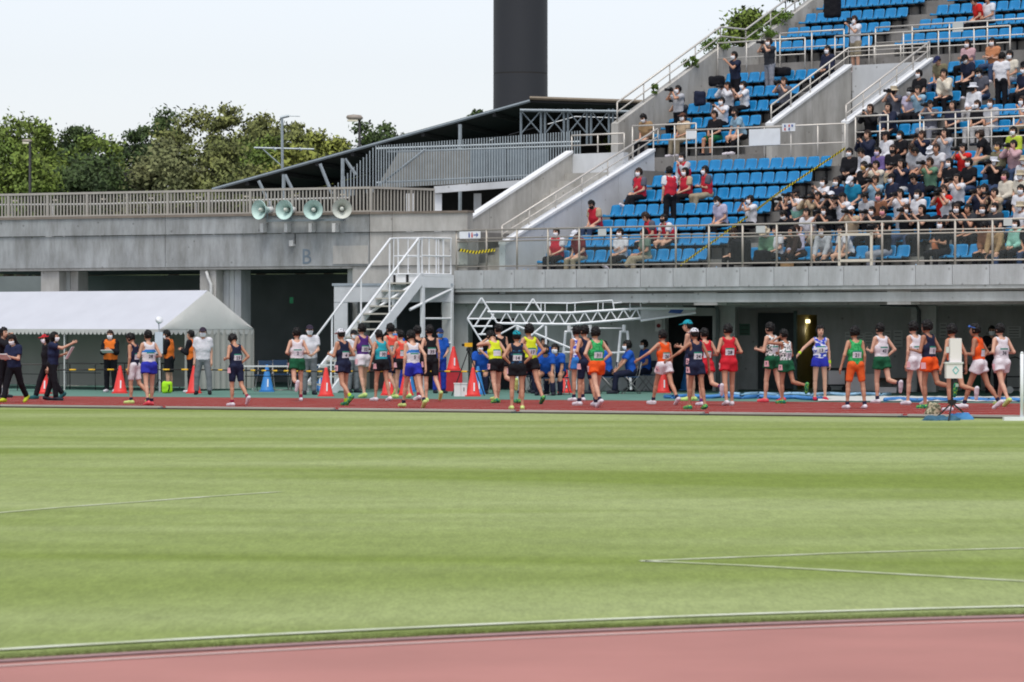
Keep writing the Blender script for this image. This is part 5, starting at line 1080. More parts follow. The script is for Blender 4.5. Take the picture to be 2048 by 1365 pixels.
runner(837, 801, 651, 'runner in black vest half hidden behind the front black-clad runner', 30, 's2', ('bentb', 'bent'), BKc, ('half', BKc), S_WHITE, None, None, 0, hair='s0', skin=1, sock=SKR)
runner(861, 804, 650, 'runner in black vest and black half tights with white number', 22, 'k1', ('bentb', 'hang'), BKc, ('half', BKc), S_LIME, '35', '', 0, hair='s1')
runner(992, 807, 656, 'runner in neon yellow vest bending his head down', 30, 's2', ('head', 'bentb'), YE, ('shorts', BKc), S_GREEN, '', '7', 40, hair='s1', lean=16, skin=0)
runner(1000, 801, 647, 'runner in black vest behind the stooping neon yellow runner', 30, 'r1', ('bentb', 'hang'), BKc, ('shorts', BKc), S_LIME, None, None, 5, hair='s0', skin=0)
runner(1034, 820, 661, 'runner in teal cap and dark printed vest with hands on hips', 6, 'stand', ('hip', 'hip'), NVP, ('shorts', BKc), S_LIME, '14', '', 0, cap=CAPT, hair='s0', skin=1)
runner(1060, 809, 646, 'runner in neon yellow vest with raised chin behind the teal cap', 28, 'w1', ('hip', 'hip'), YE, ('shorts', BKc), S_GREEN, '17', None, -4, hair='s2', skin=1)
runner(1156, 803, 652, 'runner in blue and white vest with blue shorts left of the green vest', 34, 'stand', ('hang', 'hang'), BLW, ('shorts', SKY), S_WHITE, None, None, 3, hair='s2', skin=1, sock=SK)
runner(1172, 812, 650, 'runner in dark navy vest half hidden behind the green vest', 36, 's1', ('hip', 'hang'), NV, ('half', NV), S_WHITE, None, '', 0, hair='s1', skin=1, sock=SK)
runner(1193, 816, 652, 'runner in green vest and orange shorts with hands on hips', 24, 'w2', ('hip', 'hip'), GN, ('shorts', OR), S_WHITE, '31', '11', 0, hair='s2', sock=SK)
runner(1328, 811, 658, 'runner in orange vest and white shorts reaching one arm left', 34, 'w1', ('out', 'hang'), OR, ('shorts', W_), S_WHITE, '26', '6', 0, hair='s1', skin=1, sock=SK)
runner(1381, 802, 636, 'runner in teal cap standing behind the white-capped navy runner', 70, 'stand', ('cross', 'cross'), NV, ('shorts', NV), S_LIME, None, '24', 0, cap=CAPT, hair='s0')
runner(1392, 820, 656, 'runner in white cap and navy vest with green shoes right of the orange vest', 26, 's1', ('out', 'side'), NV, ('shorts', NV), S_GREEN, '24', '4', 5, cap=CAPW, hair='s0', skin=2)
runner(1411, 812, 656, 'runner in red kit partly hidden by the white-capped navy runner', 26, 'r1', ('hang', 'bentb'), RE, ('shorts', RE), S_WHITE, '', None, 0, hair='s0', sock=cloth('sock_violet', (110, 50, 120)))
runner(1457, 812, 648, 'runner in red vest and red shorts seen fully from behind', 14, 's2', ('bentb', 'bentb'), RE, ('shorts', RE), S_WHITE, '28', '8', 0, hair='s1', skin=1, hy_=20)
runner(1544, 806, 645, 'taller runner in leaf-print white vest and green shorts', 46, 's1', ('bent', 'bent'), CAMO, ('shorts', GRs), S_PINK, '', '7', 0, hair='s1')
runner(1572, 808, 658, 'runner in leaf-print white vest lifting a hand to his face', 42, 'r1', ('head', 'bent'), CAMO, ('shorts', GRs), S_GREEN, '37', '7', 5, hair='s0', skin=2)
t = person('runner in blue and white vest facing the camera with lime wristbands', G(1640, 802), 186, 1.73, dict(legs='stand', arms=('hang', 'out'), hp=-6), ('singlet', BLW), ('brief', BL), S_RED, bib=('13', 'front', .24), group=RG, build=.87, hair='s2')
for s in (-1, 1):
    J = JJ[t.name]; a, b = J[s, 'wr'], J[s, 'el']; d = (b - a) / np.linalg.norm(b - a); mb = MB(); mb.tube([tuple(a + d * .01), tuple(a + d * .075)], .036, 8); obj('wristband', mesh_of(mb, 'wristband', cloth('lime_band', (196, 236, 50))), t)
runner(1711, 819, 653, 'runner in green vest and orange half tights with white number', 16, 'wide', ('side', 'hang'), GN, ('half', ORt), S_WHITE, '21', None, 0, hair='s2', skin=1, sock=SK, hy_=10)
runner(1763, 807, 646, 'runner in white vest and green shorts with right hand on hip', 30, 'r1', ('bent', 'hip'), W_, ('shorts', GRs), S_WHITE, '43', None, 0, hair='s1', sock=SK, skin=0)
runner(1830, 811, 643, 'runner in all white kit left of the navy and orange runner', 34, 's1', ('hang', 'hang'), W_, ('shorts', W_), S_WHITE, '38', '', 0, hair='s2')
runner(1858, 818, 640, 'runner in navy vest and orange shorts', 46, 'r1', ('bent', 'bentb'), NV, ('shorts', OR), S_GREEN, '1', '', 0, hair='s2', skin=2)
runner(1908, 823, 648, 'runner in violet and orange vest behind the white box on tripod', 34, 'r1', ('side', 'side'), MIX, ('shorts', BKc), S_WHITE, '', None, 4, hair='s2', skin=1)
gt_ = runner(1958, 819, 645, 'runner in orange vest and white shorts with blue sunglasses on his head', 62, 'w1', ('bent', 'hip'), OR, ('shorts', W_), S_WHITE, '', None, 2, hair='s1', skin=2, sock=SK, lean=6)
o = skin_obj('sunglasses', mesh_of(goggles(), 'sunglasses', mat('lens_blue', C(70, 120, 210), .2)), gt_, [MATS['lens_blue']]); J = JJ[gt_.name]; HM = Matrix(J['H'].tolist()).to_4x4(); HM.translation = Vector(J['head']); o.matrix_local = HM
runner(2003, 814, 645, 'runner in white vest and white shorts at the far right', 26, 'w2', ('bentb', 'bentb'), W_, ('shorts', W_), S_LIME, '36', '', 0, hair='s1', skin=0)

# ------------------------------------------------------------------ officials and helpers
T_NAVY = cloth('tee_navy', (36, 44, 74)); T_WHITE = cloth('tee_white', (226, 226, 232)); T_BLACK = cloth('tee_black', (28, 28, 34)); P_BLACK = cloth('pants_black', (26, 26, 32)); P_GREY = cloth('pants_grey', (128, 132, 136)); V_OR = cloth('vest_orange', (236, 122, 46)); T_BLUE = cloth('tee_blue', (36, 92, 190)); P_NAVY = cloth('pants_navy', (30, 34, 56)); P_BLUE = cloth('pants_blue', (44, 66, 172)); CAPR = cloth('cap_red', (206, 46, 56)); CAPD = cloth('cap_dark', (54, 46, 62)); S_BLK = cloth('shoe_black', (34, 34, 38))
OG = 'officials and helpers beside the track'
def official(px, fy, hy, label, face, legs, arms, top, bottom, shoe, **kw):
    pose = dict(legs=legs, arms=arms, hp=kw.pop('hp', 0), lean=kw.pop('lean', 2), hy=kw.pop('hy_', 0)); h = kw.pop('h', None) or min(1.80, max(1.55, ground_h(px, fy, hy)))
    return person(label, G(px, fy), face, h, pose, top, bottom, shoe, group=OG, **kw)
M_CLIP = mat('clipboard', C(214, 214, 216), .6)
def held(t, off, half, name, label, m, cat, tilt=35):
    """a flat thing held between a figure's hands, a thing of its own"""
    J = JJ[t.name]; c = (J[-1, 'hand'] + J[1, 'hand']) / 2 + A3(*off); mw = Matrix.Rotation(t.rotation_euler[2], 4, 'Z'); w = mw @ Vector(c) + t.location
    mb = MB(); mb.box(-half[0], half[0], -half[1], half[1], -half[2], half[2]); o = obj(name, mesh_of(mb, name, m)); o.location = w; o.rotation_euler = (math.radians(tilt), 0, t.rotation_euler[2]); return tag(o, label, cat)
t = official(28, 806, 668, 'man in navy shirt and black trousers with yellow shoes at the left edge', 150, 'w2', ('clip', 'clip'), ('tee', T_NAVY), ('trousers', P_BLACK), S_YEL, mask=MW, hair='s2', hp=20)
held(t, (0, .05, -.02), (.14, .10, .008), 'notebook', 'open notebook held by the man in yellow shoes', M_CLIP, 'notebook')
official(94, 800, 667, 'woman in red cap behind the pointing woman', 110, 'w2', ('hang', 'hang'), ('tee', T_BLACK), ('trousers', P_BLACK), cloth('shoe_teal', (40, 92, 96)), mask=MW, cap=CAPR, hair='l0')
t = official(106, 802, 664, 'woman in navy shirt pointing right and holding a clipboard', 262, 's2', ('clip', 'point'), ('tee', T_NAVY), ('trousers', P_BLACK), S_DARK, mask=MW, hair='l1')
held(t, (.02, -.02, -.12), (.12, .16, .006), 'clipboard', 'white clipboard held by the pointing woman', M_CLIP, 'clipboard', 60)
t = official(221, 785, 661, 'helper in orange bib with both hands before the waist, in front of the tent', 172, 'stand', ('clip', 'clip'), ('long', T_BLACK), ('trousers', P_BLACK), S_WHITE, vest=V_OR, mask=MW, hair='s1', hairm=1)
held(t, (0, .03, -.05), (.15, .10, .006), 'paper_sheet', 'paper sheet held by the orange bibbed helper left of the red cone', M_CLIP, 'paper', 20)
official(338, 784, 660, 'helper in orange bib and dark shorts turned left under the tent corner', 80, 'stand', ('clip', 'clip'), ('long', T_BLACK), ('bermuda', P_BLACK), S_DARK, vest=V_OR, mask=MW, hair='s1', hp=15)
official(384, 786, 668, 'helper in orange bib half hidden behind the white-shirted official', 70, 'stand', ('clip', 'clip'), ('long', T_BLACK), ('trousers', P_BLACK), S_WHITE, vest=V_OR, hair='s0', h=1.6)
official(406, 790, 655, 'official in white polo shirt, grey trousers and dark cap facing the camera', 182, 'wide', ('hang', 'hang'), ('tee', T_WHITE), ('trousers', P_GREY), S_BLK, mask=MW, cap=CAPD, hair='thin')
official(619, 790, 650, 'official in white shirt and grey trousers with folded hands beside the metal stair', 190, 'stand', ('lap', 'lap'), ('tee', T_WHITE), ('trousers', P_GREY), S_DARK, mask=MW, cap=CAPD, hair='thin')
official(706, 786, 660, 'official in black cap and white shirt behind the purple vest', 215, 'stand', ('clip', 'clip'), ('tee', T_WHITE), ('trousers', P_GREY), S_DARK, mask=MW, cap=cloth('cap_black', (30, 30, 34)), hair='thin')
official(879, 787, 657, 'helper in blue jacket and blue trousers with blue mask beside the tripod', 200, 'stand', ('lap', 'hang'), ('tee', T_BLUE), ('trousers', P_BLUE), S_DARK, mask=mat('mask_blue', C(90, 150, 220)), cap=cloth('cap_navy', (36, 48, 90)), hair='s0')
official(792, 786, 657, 'helper in blue jacket hidden among the coral vests', 175, 'stand', ('hang', 'hang'), ('tee', T_BLUE), ('trousers', P_BLUE), S_DARK, mask=MATS['mask_blue'], hair='s0')
official(1984, 786, 652, 'masked helper in dark clothes behind the far right runners', 170, 'stand', ('clip', 'clip'), ('long', T_BLACK), ('trousers', P_BLACK), S_DARK, mask=MW, hair='s1')
official(5, 796, 655, 'camera operator in dark clothes at the extreme left edge', 240, 'stand', ('cam', 'cam'), ('long', T_BLACK), ('trousers', P_BLACK), S_DARK, hair='s1')
# seated crew in blue shirts on folding chairs
M_FRAME = mat('chair_frame', C(150, 148, 146), .4, .05, 5, metal=.6); M_CSEAT = mat('chair_vinyl', C(36, 62, 92), .5)
def chair_geo():
    A, B, Cc = MB(), MB(), MB()
    for s in (-1, 1): 
        A.tube([(s * .21, -.22, 0), (s * .21, .16, .43)], .012, 6); A.tube([(s * .19, .22, 0), (s * .19, -.17, .46), (s * .19, -.24, .80)], .012, 6)
    A.tube([(-.21, -.22, .01), (.21, -.22, .01)], .011, 6); A.tube([(-.19, .22, .01), (.19, .22, .01)], .011, 6)
    B.box(-.20, .20, -.18, .20, .41, .44); Cc.box(-.19, .19, -.245, -.215, .62, .80); return mesh_of(A, 'frame', M_FRAME, smooth=True), mesh_of(B, 'seat', M_CSEAT), mesh_of(Cc, 'backrest', M_CSEAT)
CHG = chair_geo()
def chair(p, face, label):
    t = thing('folding_chair', label, 'chair', p, 'folding chairs beside the track'); t.rotation_euler[2] = math.radians(face)
    for nm, me in zip(('frame', 'seat', 'backrest'), CHG): obj(nm, me, t)
CREW = 'seated crew in blue shirts'
def crew(px, fy, label, face, arms, lean, hair='s1', mask=MW, hp=0, seatm=True, bottom=P_NAVY, h=1.70, ck='', top=T_BLUE):
    p = G(px, fy); person(label, p, face, h, dict(legs='sitw', arms=arms, lean=lean, hp=hp), ('tee', top), ('trousers', bottom), S_DARK, group=CREW, hair=hair, mask=mask, skin=1)
    if ck: chair(p, face, ck)
crew(966, 788, 'crew member in blue shirt lifting a hand to the face left of the stooping runner', 165, ('head', 'knee'), 22, ck='folding chair under the crew member behind the stooping yellow runner')
crew(1074, 787, 'masked crew member in blue shirt behind the two crouching crew members', 150, ('lap', 'lap'), 5, 's2', h=1.78, ck='folding chair partly hidden behind the second yellow runner')
crew(1090, 785, 'crew member in blue shirt at the back of the seated group', 160, ('lap', 'lap'), 2, 's1', None, h=1.80, ck='folding chair at the back of the seated group')
crew(1093, 791, 'crew member in blue shirt with black mask leaning forward', 175, ('knee', 'knee'), 34, 's1', MK, -18, ck='folding chair under the black-masked crew member')
crew(1118, 790, 'crew member in blue shirt and white mask leaning on the knees', 160, ('knee', 'knee'), 32, 's2', MW, -14, ck='folding chair under the leaning crew member with white mask')
crew(1216, 788, 'crew member in blue shirt half hidden by the green-vested runner', 95, ('knee', 'knee'), 10, 's0', MW, ck='folding chair behind the green-vested runner')
crew(1262, 788, 'crew member in blue shirt and striped navy trousers with hands on knees', 98, ('knee', 'knee'), 8, 's2', MW, ck='folding chair under the crew member with hands on knees')
crew(1292, 783, 'rearmost crew member in blue shirt with striped trousers left of the orange vest', 110, ('lap', 'lap'), 4, 's1', MW, ck='folding chair under the rearmost seated crew member')
# ------------------------------------------------------------------ spectators
def tee(n, c): return cloth('s_' + n, c)
TOPS = {'red': (190, 40, 52), 'maroon': (122, 40, 46), 'white': (226, 226, 232), 'sage': (112, 132, 118), 'beige': (196, 174, 146), 'grey': (98, 100, 112), 'navy': (38, 44, 66), 'black': (28, 28, 33), 'pale grey': (186, 188, 194), 'mint': (150, 206, 190), 'teal': (36, 138, 176), 'light blue': (150, 184, 206), 'cream': (222, 214, 198), 'green': (108, 146, 120), 'tan': (170, 140, 104), 'olive': (128, 122, 96), 'brown': (130, 88, 66), 'lime': (184, 204, 66), 'pink': (208, 170, 176), 'scarlet': (216, 44, 40), 'purple': (112, 96, 150), 'lilac': (196, 190, 214), 'dark brown': (62, 48, 44), 'charcoal': (58, 60, 66), 'orange': (206, 140, 100)}
TM = {k: tee(k.replace(' ', '_'), v) for k, v in TOPS.items()}; PANTS = {'k': P_BLACK, 'n': cloth('p_denim', (62, 78, 108)), 'g': cloth('p_khaki', (160, 148, 126)), 'w': cloth('p_white', (206, 204, 204)), 'l': cloth('p_lightgrey', (150, 152, 162)), 'G': cloth('p_green', (24, 96, 60))}
HATS = {'white': CAPW, 'black': cloth('hat_black', (32, 32, 36)), 'beige': cloth('hat_beige', (200, 186, 160)), 'brown': cloth('hat_brown', (92, 62, 50)), 'navy': cloth('hat_navy', (40, 46, 84))}
VR = cloth('vest_red', (200, 44, 62)); MP = mat('mask_pink', C(224, 150, 160), .8); MY = mat('mask_yellow', C(206, 170, 110), .8)
MASKS = {'w': MW, 'k': MK, 'p': MP, 'y': MY, 'l': mat('mask_lilac', C(206, 196, 226), .8)}
POSES = {'L': dict(legs='sit', arms=('lap', 'lap'), lean=4), 'C': dict(legs='sitw', arms=('cam', 'cam'), lean=2), 'F': dict(legs='sitw', arms=('knee', 'knee'), lean=26, hp=-10), 'X': dict(legs='sitc', arms=('lap', 'cross'), lean=4), 'P': dict(legs='sit', arms=('phone', 'phone'), lean=2), 'H': dict(legs='sit', arms=('chin', 'lap'), lean=14), 'D': dict(legs='sit', arms=('lap', 'lap'), lean=14, hp=30), 'K': dict(legs='sitw', arms=('cross', 'cross'), lean=6),
         'S': dict(legs='stand', arms=('hang', 'lap'), lean=2), 'T': dict(legs='stand', arms=('cam', 'cam'), lean=0), 'U': dict(legs='stand', arms=('phone', 'hip'), lean=2), 'B': dict(legs='stand', arms=('hang', 'hang'), lean=3)}
ACT = {'L': 'hands in lap', 'C': 'aiming a camera', 'F': 'leaning on the knees', 'X': 'legs crossed', 'P': 'holding up a phone', 'H': 'chin on hand', 'D': 'looking down', 'K': 'arms folded', 'S': 'standing', 'T': 'standing with camera raised', 'U': 'standing', 'B': 'standing, seen from behind'}
# head-top pixel, garment colour, code: pose, sleeve t/l, trousers; hair; headgear; mask; turn
SPEC = [
 (1112, 456, 'white', 'Ltk', 's0', '', 'w', 0, 'V'), (1153, 463, 'maroon', 'Dtg', 's0', 'c:white', '', 0, ''), (1240, 460, 'white', 'Xtk', 's1', '', 'w', 10, ''), (1289, 462, 'sage', 'Xtg', 's1', '', '', 20, ''),
 (1185, 403, 'beige', 'Dtn', 's0', '', 'k', 0, 'V'), (1278, 335, 'grey', 'Xtk', 's1', '', 'w', 10, 'V'), (1338, 333, 'white', 'Stk', 's1', '', '', 120, 'V'), (1365, 307, 'pale grey', 'Hlk', 's0', '', 'w', 0, 'V'), (1371, 338, 'beige', 'Ltk', 'l0', '', 'w', 10, 'V'), (1412, 333, 'grey', 'Ktg', 's1', '', 'w', 30, 'V'), (1297, 425, 'grey', 'Dtk', 's2', '', '', 30, 'V'), (1332, 435, 'white', 'Ftk', 's1', '', 'k', 15, 'V'),
 (1437, 394, 'lilac', 'Dtk', 's0', '', 'w', 10, ''), (1501, 406, 'white', 'Ctk', 's1', '', 'w', 20, ''), (1593, 356, 'white', 'Ctn', 's0', 'c:black', '', 10, ''), (1698, 300, 'black', 'Llk', 's1', '', 'w', 0, ''), (1728, 326, 'black', 'Ltk', 'bun', '', 'y', 0, ''), (1702, 351, 'teal', 'Dtk', 's0', 'c:white', 'w', 0, ''), (1648, 358, 'white', 'Ptk', 's1', '', 'w', 10, ''), (1672, 358, 'navy', 'Llk', 'l0', '', 'w', 0, ''), (1662, 384, 'black', 'Ctk', 's0', 'c:white', 'w', 0, ''), (1685, 390, 'white', 'Ctk', 's0', 'c:black', '', 0, ''), (1636, 386, 'charcoal', 'Ctk', 's1', '', '', 10, ''), (1621, 386, 'beige', 'Clk', 's1', '', '', 10, ''), (1595, 391, 'mint', 'Ltk', 's1', '', 'w', 0, ''), (1576, 392, 'navy', 'Ctk', 's2', '', '', 20, ''), (1569, 424, 'black', 'Dlk', 's1', '', 'w', 10, ''), (1613, 416, 'white', 'Ftk', 's1', '', '', 0, ''), (1593, 453, 'lilac', 'Llk', 's0', '', 'w', 0, ''), (1470, 470, 'black', 'Dlk', 's1', '', '', 10, ''), (1530, 471, 'green', 'Dlk', 's0', 'h:beige', 'w', 0, ''), (1553, 473, 'white', 'Ltk', 's1', '', '', 10, ''), (1591, 480, 'dark brown', 'Flk', 'l1', '', '', 20, ''), (1644, 473, 'pale grey', 'Flk', 'l0', '', 'w', 0, ''), (1689, 466, 'white', 'Ftk', 's1', '', '', 25, ''), (1730, 388, 'pale grey', 'Dtk', 's1', '', '', 0, ''),
 (1752, 324, 'cream', 'Ctk', 's1', '', '', 0, ''), (1750, 354, 'light blue', 'Ctn', 'bun', '', '', 0, ''), (1757, 389, 'brown', 'Ltk', 's1', '', 'p', 0, ''), (1744, 416, 'black', 'Ctk', 's0', '', 'w', 0, ''), (1766, 416, 'black', 'Ltk', 's1', '', 'p', 0, ''), (1802, 320, 'navy', 'Ctw', 'l0', '', '', 0, ''), (1800, 379, 'white', 'Ctl', 's1', '', '', 0, ''), (1836, 382, 'white', 'Ltk', 's1', '', 'w', 0, ''), (1844, 411, 'black', 'Ptk', 'l1', '', '', 10, ''), (1829, 345, 'navy', 'Dtk', 's2', '', '', 0, ''), (1860, 315, 'green', 'Ctk', 's1', '', '', 20, ''), (1834, 300, 'pale grey', 'Dtn', 's1', '', '', 10, ''), (1863, 303, 'white', 'Dtk', 's0', 'h:white', '', 0, ''), (1899, 319, 'black', 'Ltk', 'l0', '', 'w', 0, ''), (1938, 319, 'black', 'Ltn', 's1', '', 'w', 10, ''), (1914, 352, 'white', 'Ctk', 'l1', '', '', 0, ''), (1886, 361, 'scarlet', 'Ctk', 's1', '', '', 0, ''), (1888, 379, 'white', 'Ctl', 'bald', '', 'w', 10, ''), (1913, 409, 'black', 'Ptk', 'l0', '', 'w', 0, ''), (1938, 409, 'charcoal', 'Htk', 's1', '', '', 0, ''), (1965, 413, 'black', 'Ltk', 'l1', '', 'w', 0, ''), (1990, 406, 'charcoal', 'Ltk', 's0', '', 'w', 0, ''), (1959, 371, 'navy', 'Ctk', 'l0', '', '', 0, ''), (1989, 380, 'beige', 'Ctg', 's1', '', '', 0, ''), (2011, 344, 'cream', 'Lln', 's2', '', 'p', 10, ''), (1988, 317, 'black', 'Ctn', 's0', 'h:white', 'w', 0, ''), (2041, 368, 'white', 'Ltn', 's1', '', 'w', 0, ''), (2041, 341, 'cream', 'Ltk', 's0', 'h:beige', 'w', 0, ''), (1969, 448, 'brown', 'Dlk', 's1', '', '', 0, ''), (1989, 459, 'tan', 'Fln', 'l0', '', '', 0, ''), (2032, 440, 'mint', 'Llk', 's1', '', 'w', 0, ''), (1969, 354, 'black', 'Ltk', 's1', '', '', 0, ''),
 (1740, 211, 'black', 'Plk', 'l0', '', '', 0, ''), (1776, 207, 'navy', 'Hlk', 'l1', '', '', 0, ''), (1819, 178, 'lilac', 'Ltk', 's0', '', 'w', 0, ''), (1836, 174, 'light blue', 'Ctk', 's1', '', '', 0, ''), (1838, 138, 'black', 'Ltn', 's1', '', 'w', 0, ''), (1877, 113, 'olive', 'Dtn', 's0', 'c:navy', '', 0, ''), (1887, 138, 'cream', 'Hlk', 's2', '', '', 0, ''), (1935, 82, 'pink', 'Ktk', 'l0', '', 'w', 0, ''), (1985, 78, 'orange', 'Ktn', 's1', '', 'w', 0, ''), (2001, 105, 'white', 'Btk', 's1', '', '', 180, ''), (2019, 102, 'cream', 'Ltl', 's2', '', 'w', 0, ''), (1960, 136, 'grey', 'Dtn', 's2', '', 'w', 0, ''), (1947, 166, 'white', 'Llw', 's0', 'h:white', 'k', 0, ''), (1981, 200, 'pale grey', 'Ltw', 's0', '', 'w', 0, ''), (1955, 205, 'black', 'Ltw', 's1', '', 'w', 0, ''), (1905, 205, 'navy', 'Ltk', 'l1', '', '', 0, ''), (1860, 201, 'grey', 'Ctl', 's0', 'c:black', '', 0, ''), (1954, -4, 'scarlet', 'Dtk', 's1', '', '', 30, ''), (1977, -8, 'white', 'Ltk', 's1', '', '', 20, ''),
 (1735, 258, 'navy', 'Plk', 's1', '', '', 0, ''), (1801, 262, 'black', 'Xtk', 's1', '', 'w', 10, ''), (1756, 299, 'purple', 'Llk', 's0', '', 'l', 0, ''), (1844, 265, 'navy', 'Ctk', 's1', '', '', 0, ''), (1890, 258, 'pale grey', 'Ctl', 'l0', '', '', 0, ''), (1825, 286, 'pale grey', 'Dtk', 's1', '', '', 0, ''), (1871, 287, 'white', 'Ftk', 's1', '', '', 0, ''), (1927, 292, 'scarlet', 'Ctk', 's1', '', '', 10, ''), (1969, 264, 'black', 'Ftg', 's2', '', '', 50, ''), (2027, 255, 'lime', 'Llk', 's1', '', 'w', 0, ''), (1996, 287, 'olive', 'Lln', 's0', '', 'y', 0, ''), (2027, 281, 'pink', 'Cln', 's1', '', '', 0, ''),
 (1288, 227, 'tan', 'Dtk', 's1', '', 'w', 0, ''), (1356, 173, 'pale grey', 'Ttk', 's0', '', 'w', 10, ''), (1362, 192, 'charcoal', 'Ctk', 's2', '', '', 10, ''), (1366, 229, 'beige', 'Ltg', 's0', 'c:brown', 'w', 0, ''), (1429, 223, 'black', 'LtG', 's1', '', '', 10, ''), (1475, 214, 'light blue', 'Ftk', 's0', '', 'k', 30, ''), (1443, 200, 'white', 'Ptk', 's1', '', 'w', 10, ''), (1455, 168, 'white', 'Clk', 's1', '', '', 10, ''), (1488, 166, 'white', 'Ptk', 's0', '', 'w', 30, ''), (1469, 102, 'navy', 'Utk', 's0', '', 'w', 10, ''), (1538, 78, 'charcoal', 'Ttl', 's1', '', 'w', 10, ''), (1568, 156, 'grey', 'Ctk', 's1', '', '', 10, ''), (1655, 89, 'navy', 'Llk', 's1', '', 'w', 10, ''), (1709, 30, 'white', 'Utg', 's0', '', 'w', 10, '')]
SITZ = {}                                                   # seated head height per pose
for c in POSES:
    J = skeleton(POSES[c], 1.66); SITZ[c] = (J['head'][2] + .13, J['head'][1])
PLACED = []
for px, py, colr, code, hair, gear, mk, turn, fl in SPEC:
    pc = code[0]; st = pc in 'STUB'; best = None
    hz_, hy2 = SITZ[pc]
    for tier, k, t, zf, blocks in ROWS + [('lower cross aisle', 0, 7.9, 5.97, []), ('upper cross aisle', 0, 13.7, 8.93, [])]:
        if tier.endswith('aisle') and not st: continue
        tt = t - (.40 if st and not tier.endswith('aisle') else 0.0); th = tt - hy2 * .9
        zz = stz(px, py, th); e = abs(zz - (zf + hz_)); s = s_at(px, th)
        if not st and not any(a - .25 < s < b + .25 for a, b in blocks): e += .35
        if best is None or e < best[0]: best = (e, tier, k, tt, zf, s, zz - (zf + hz_))
    e, tier, k, tt, zf, s, dz = best; clash = [q for q in PLACED if q[0] == tier and q[1] == k and abs(q[2] - s) < .30 and q[3] == st]
    PLACED.append((tier, k, s, st, px, py, colr, code, hair, gear, mk, turn, fl, tt, zf, dz))
for tier, k, t, zf, blocks in ROWS:                        # the rest of the packed crowd, seat by seat
    if tier == 'upper': continue
    for bi, (a, b) in enumerate(blocks):
        if bi == 0: continue
        for j in range(int((b - a) / PITCH)):
            s = a + PITCH * (j + .5); p = ST(s, t, zf + .7); px = 1024 + p.x / p.y * F
            if px > 2170 or RND.random() > ((.22 if k < 1 else .62) if tier == 'lower' else .28): continue
            if any(q[0] == tier and q[1] == k and abs(q[2] - s) < .37 for q in PLACED): continue
            colr = RND.choice(['black', 'black', 'navy', 'white', 'black', 'charcoal', 'pale grey', 'navy', 'beige', 'light blue', 'white', 'navy', 'charcoal', 'grey'])
            code = RND.choice('LLCCFDPHKX') + RND.choice('tttl') + RND.choice('kkknlg'); gear = RND.choice(['', '', '', '', '', 'c:black', 'c:white', 'h:beige'])
            PLACED.append((tier, k, s, False, px, 0, colr, code, RND.choice(['s0', 's1', 's2', 'l0', 'l1', 's1']), gear, RND.choice(['w', 'w', '', 'k', 'w']), RND.uniform(-15, 25), '', t, zf, RND.uniform(-.05, .05)))
rank = {}
for i, q in sorted(enumerate(PLACED), key=lambda e: e[1][2]): rank.setdefault((q[0], q[1]), []).append(i)
M_CAMB = mat('camera_black', C(26, 26, 28), .4); M_LENSW = mat('lens_white', C(214, 212, 206), .5)
mbc = MB(); mbc.box(-.065, .065, -.035, .035, -.045, .045); mbc.box(-.03, .03, -.03, .03, .045, .07); CAMBODY = mesh_of(mbc, 'camera_body', M_CAMB)
mbc = MB(); mbc.lathe((0, .035, 0), [(.036, 0), (.034, .05), (.040, .12), (.044, .17)], 12, axis=(0, 1, 0)); CAMLENS = mesh_of(mbc, 'lens', M_CAMB, smooth=True)
mbc = MB(); mbc.box(-.038, .038, -.005, .005, -.075, .075); PHONE = mesh_of(mbc, 'phone', M_CAMB)
ORDS = lambda n: f"{n}{'th' if 10 <= n % 100 <= 20 else {1: 'st', 2: 'nd', 3: 'rd'}.get(n % 10, 'th')}"
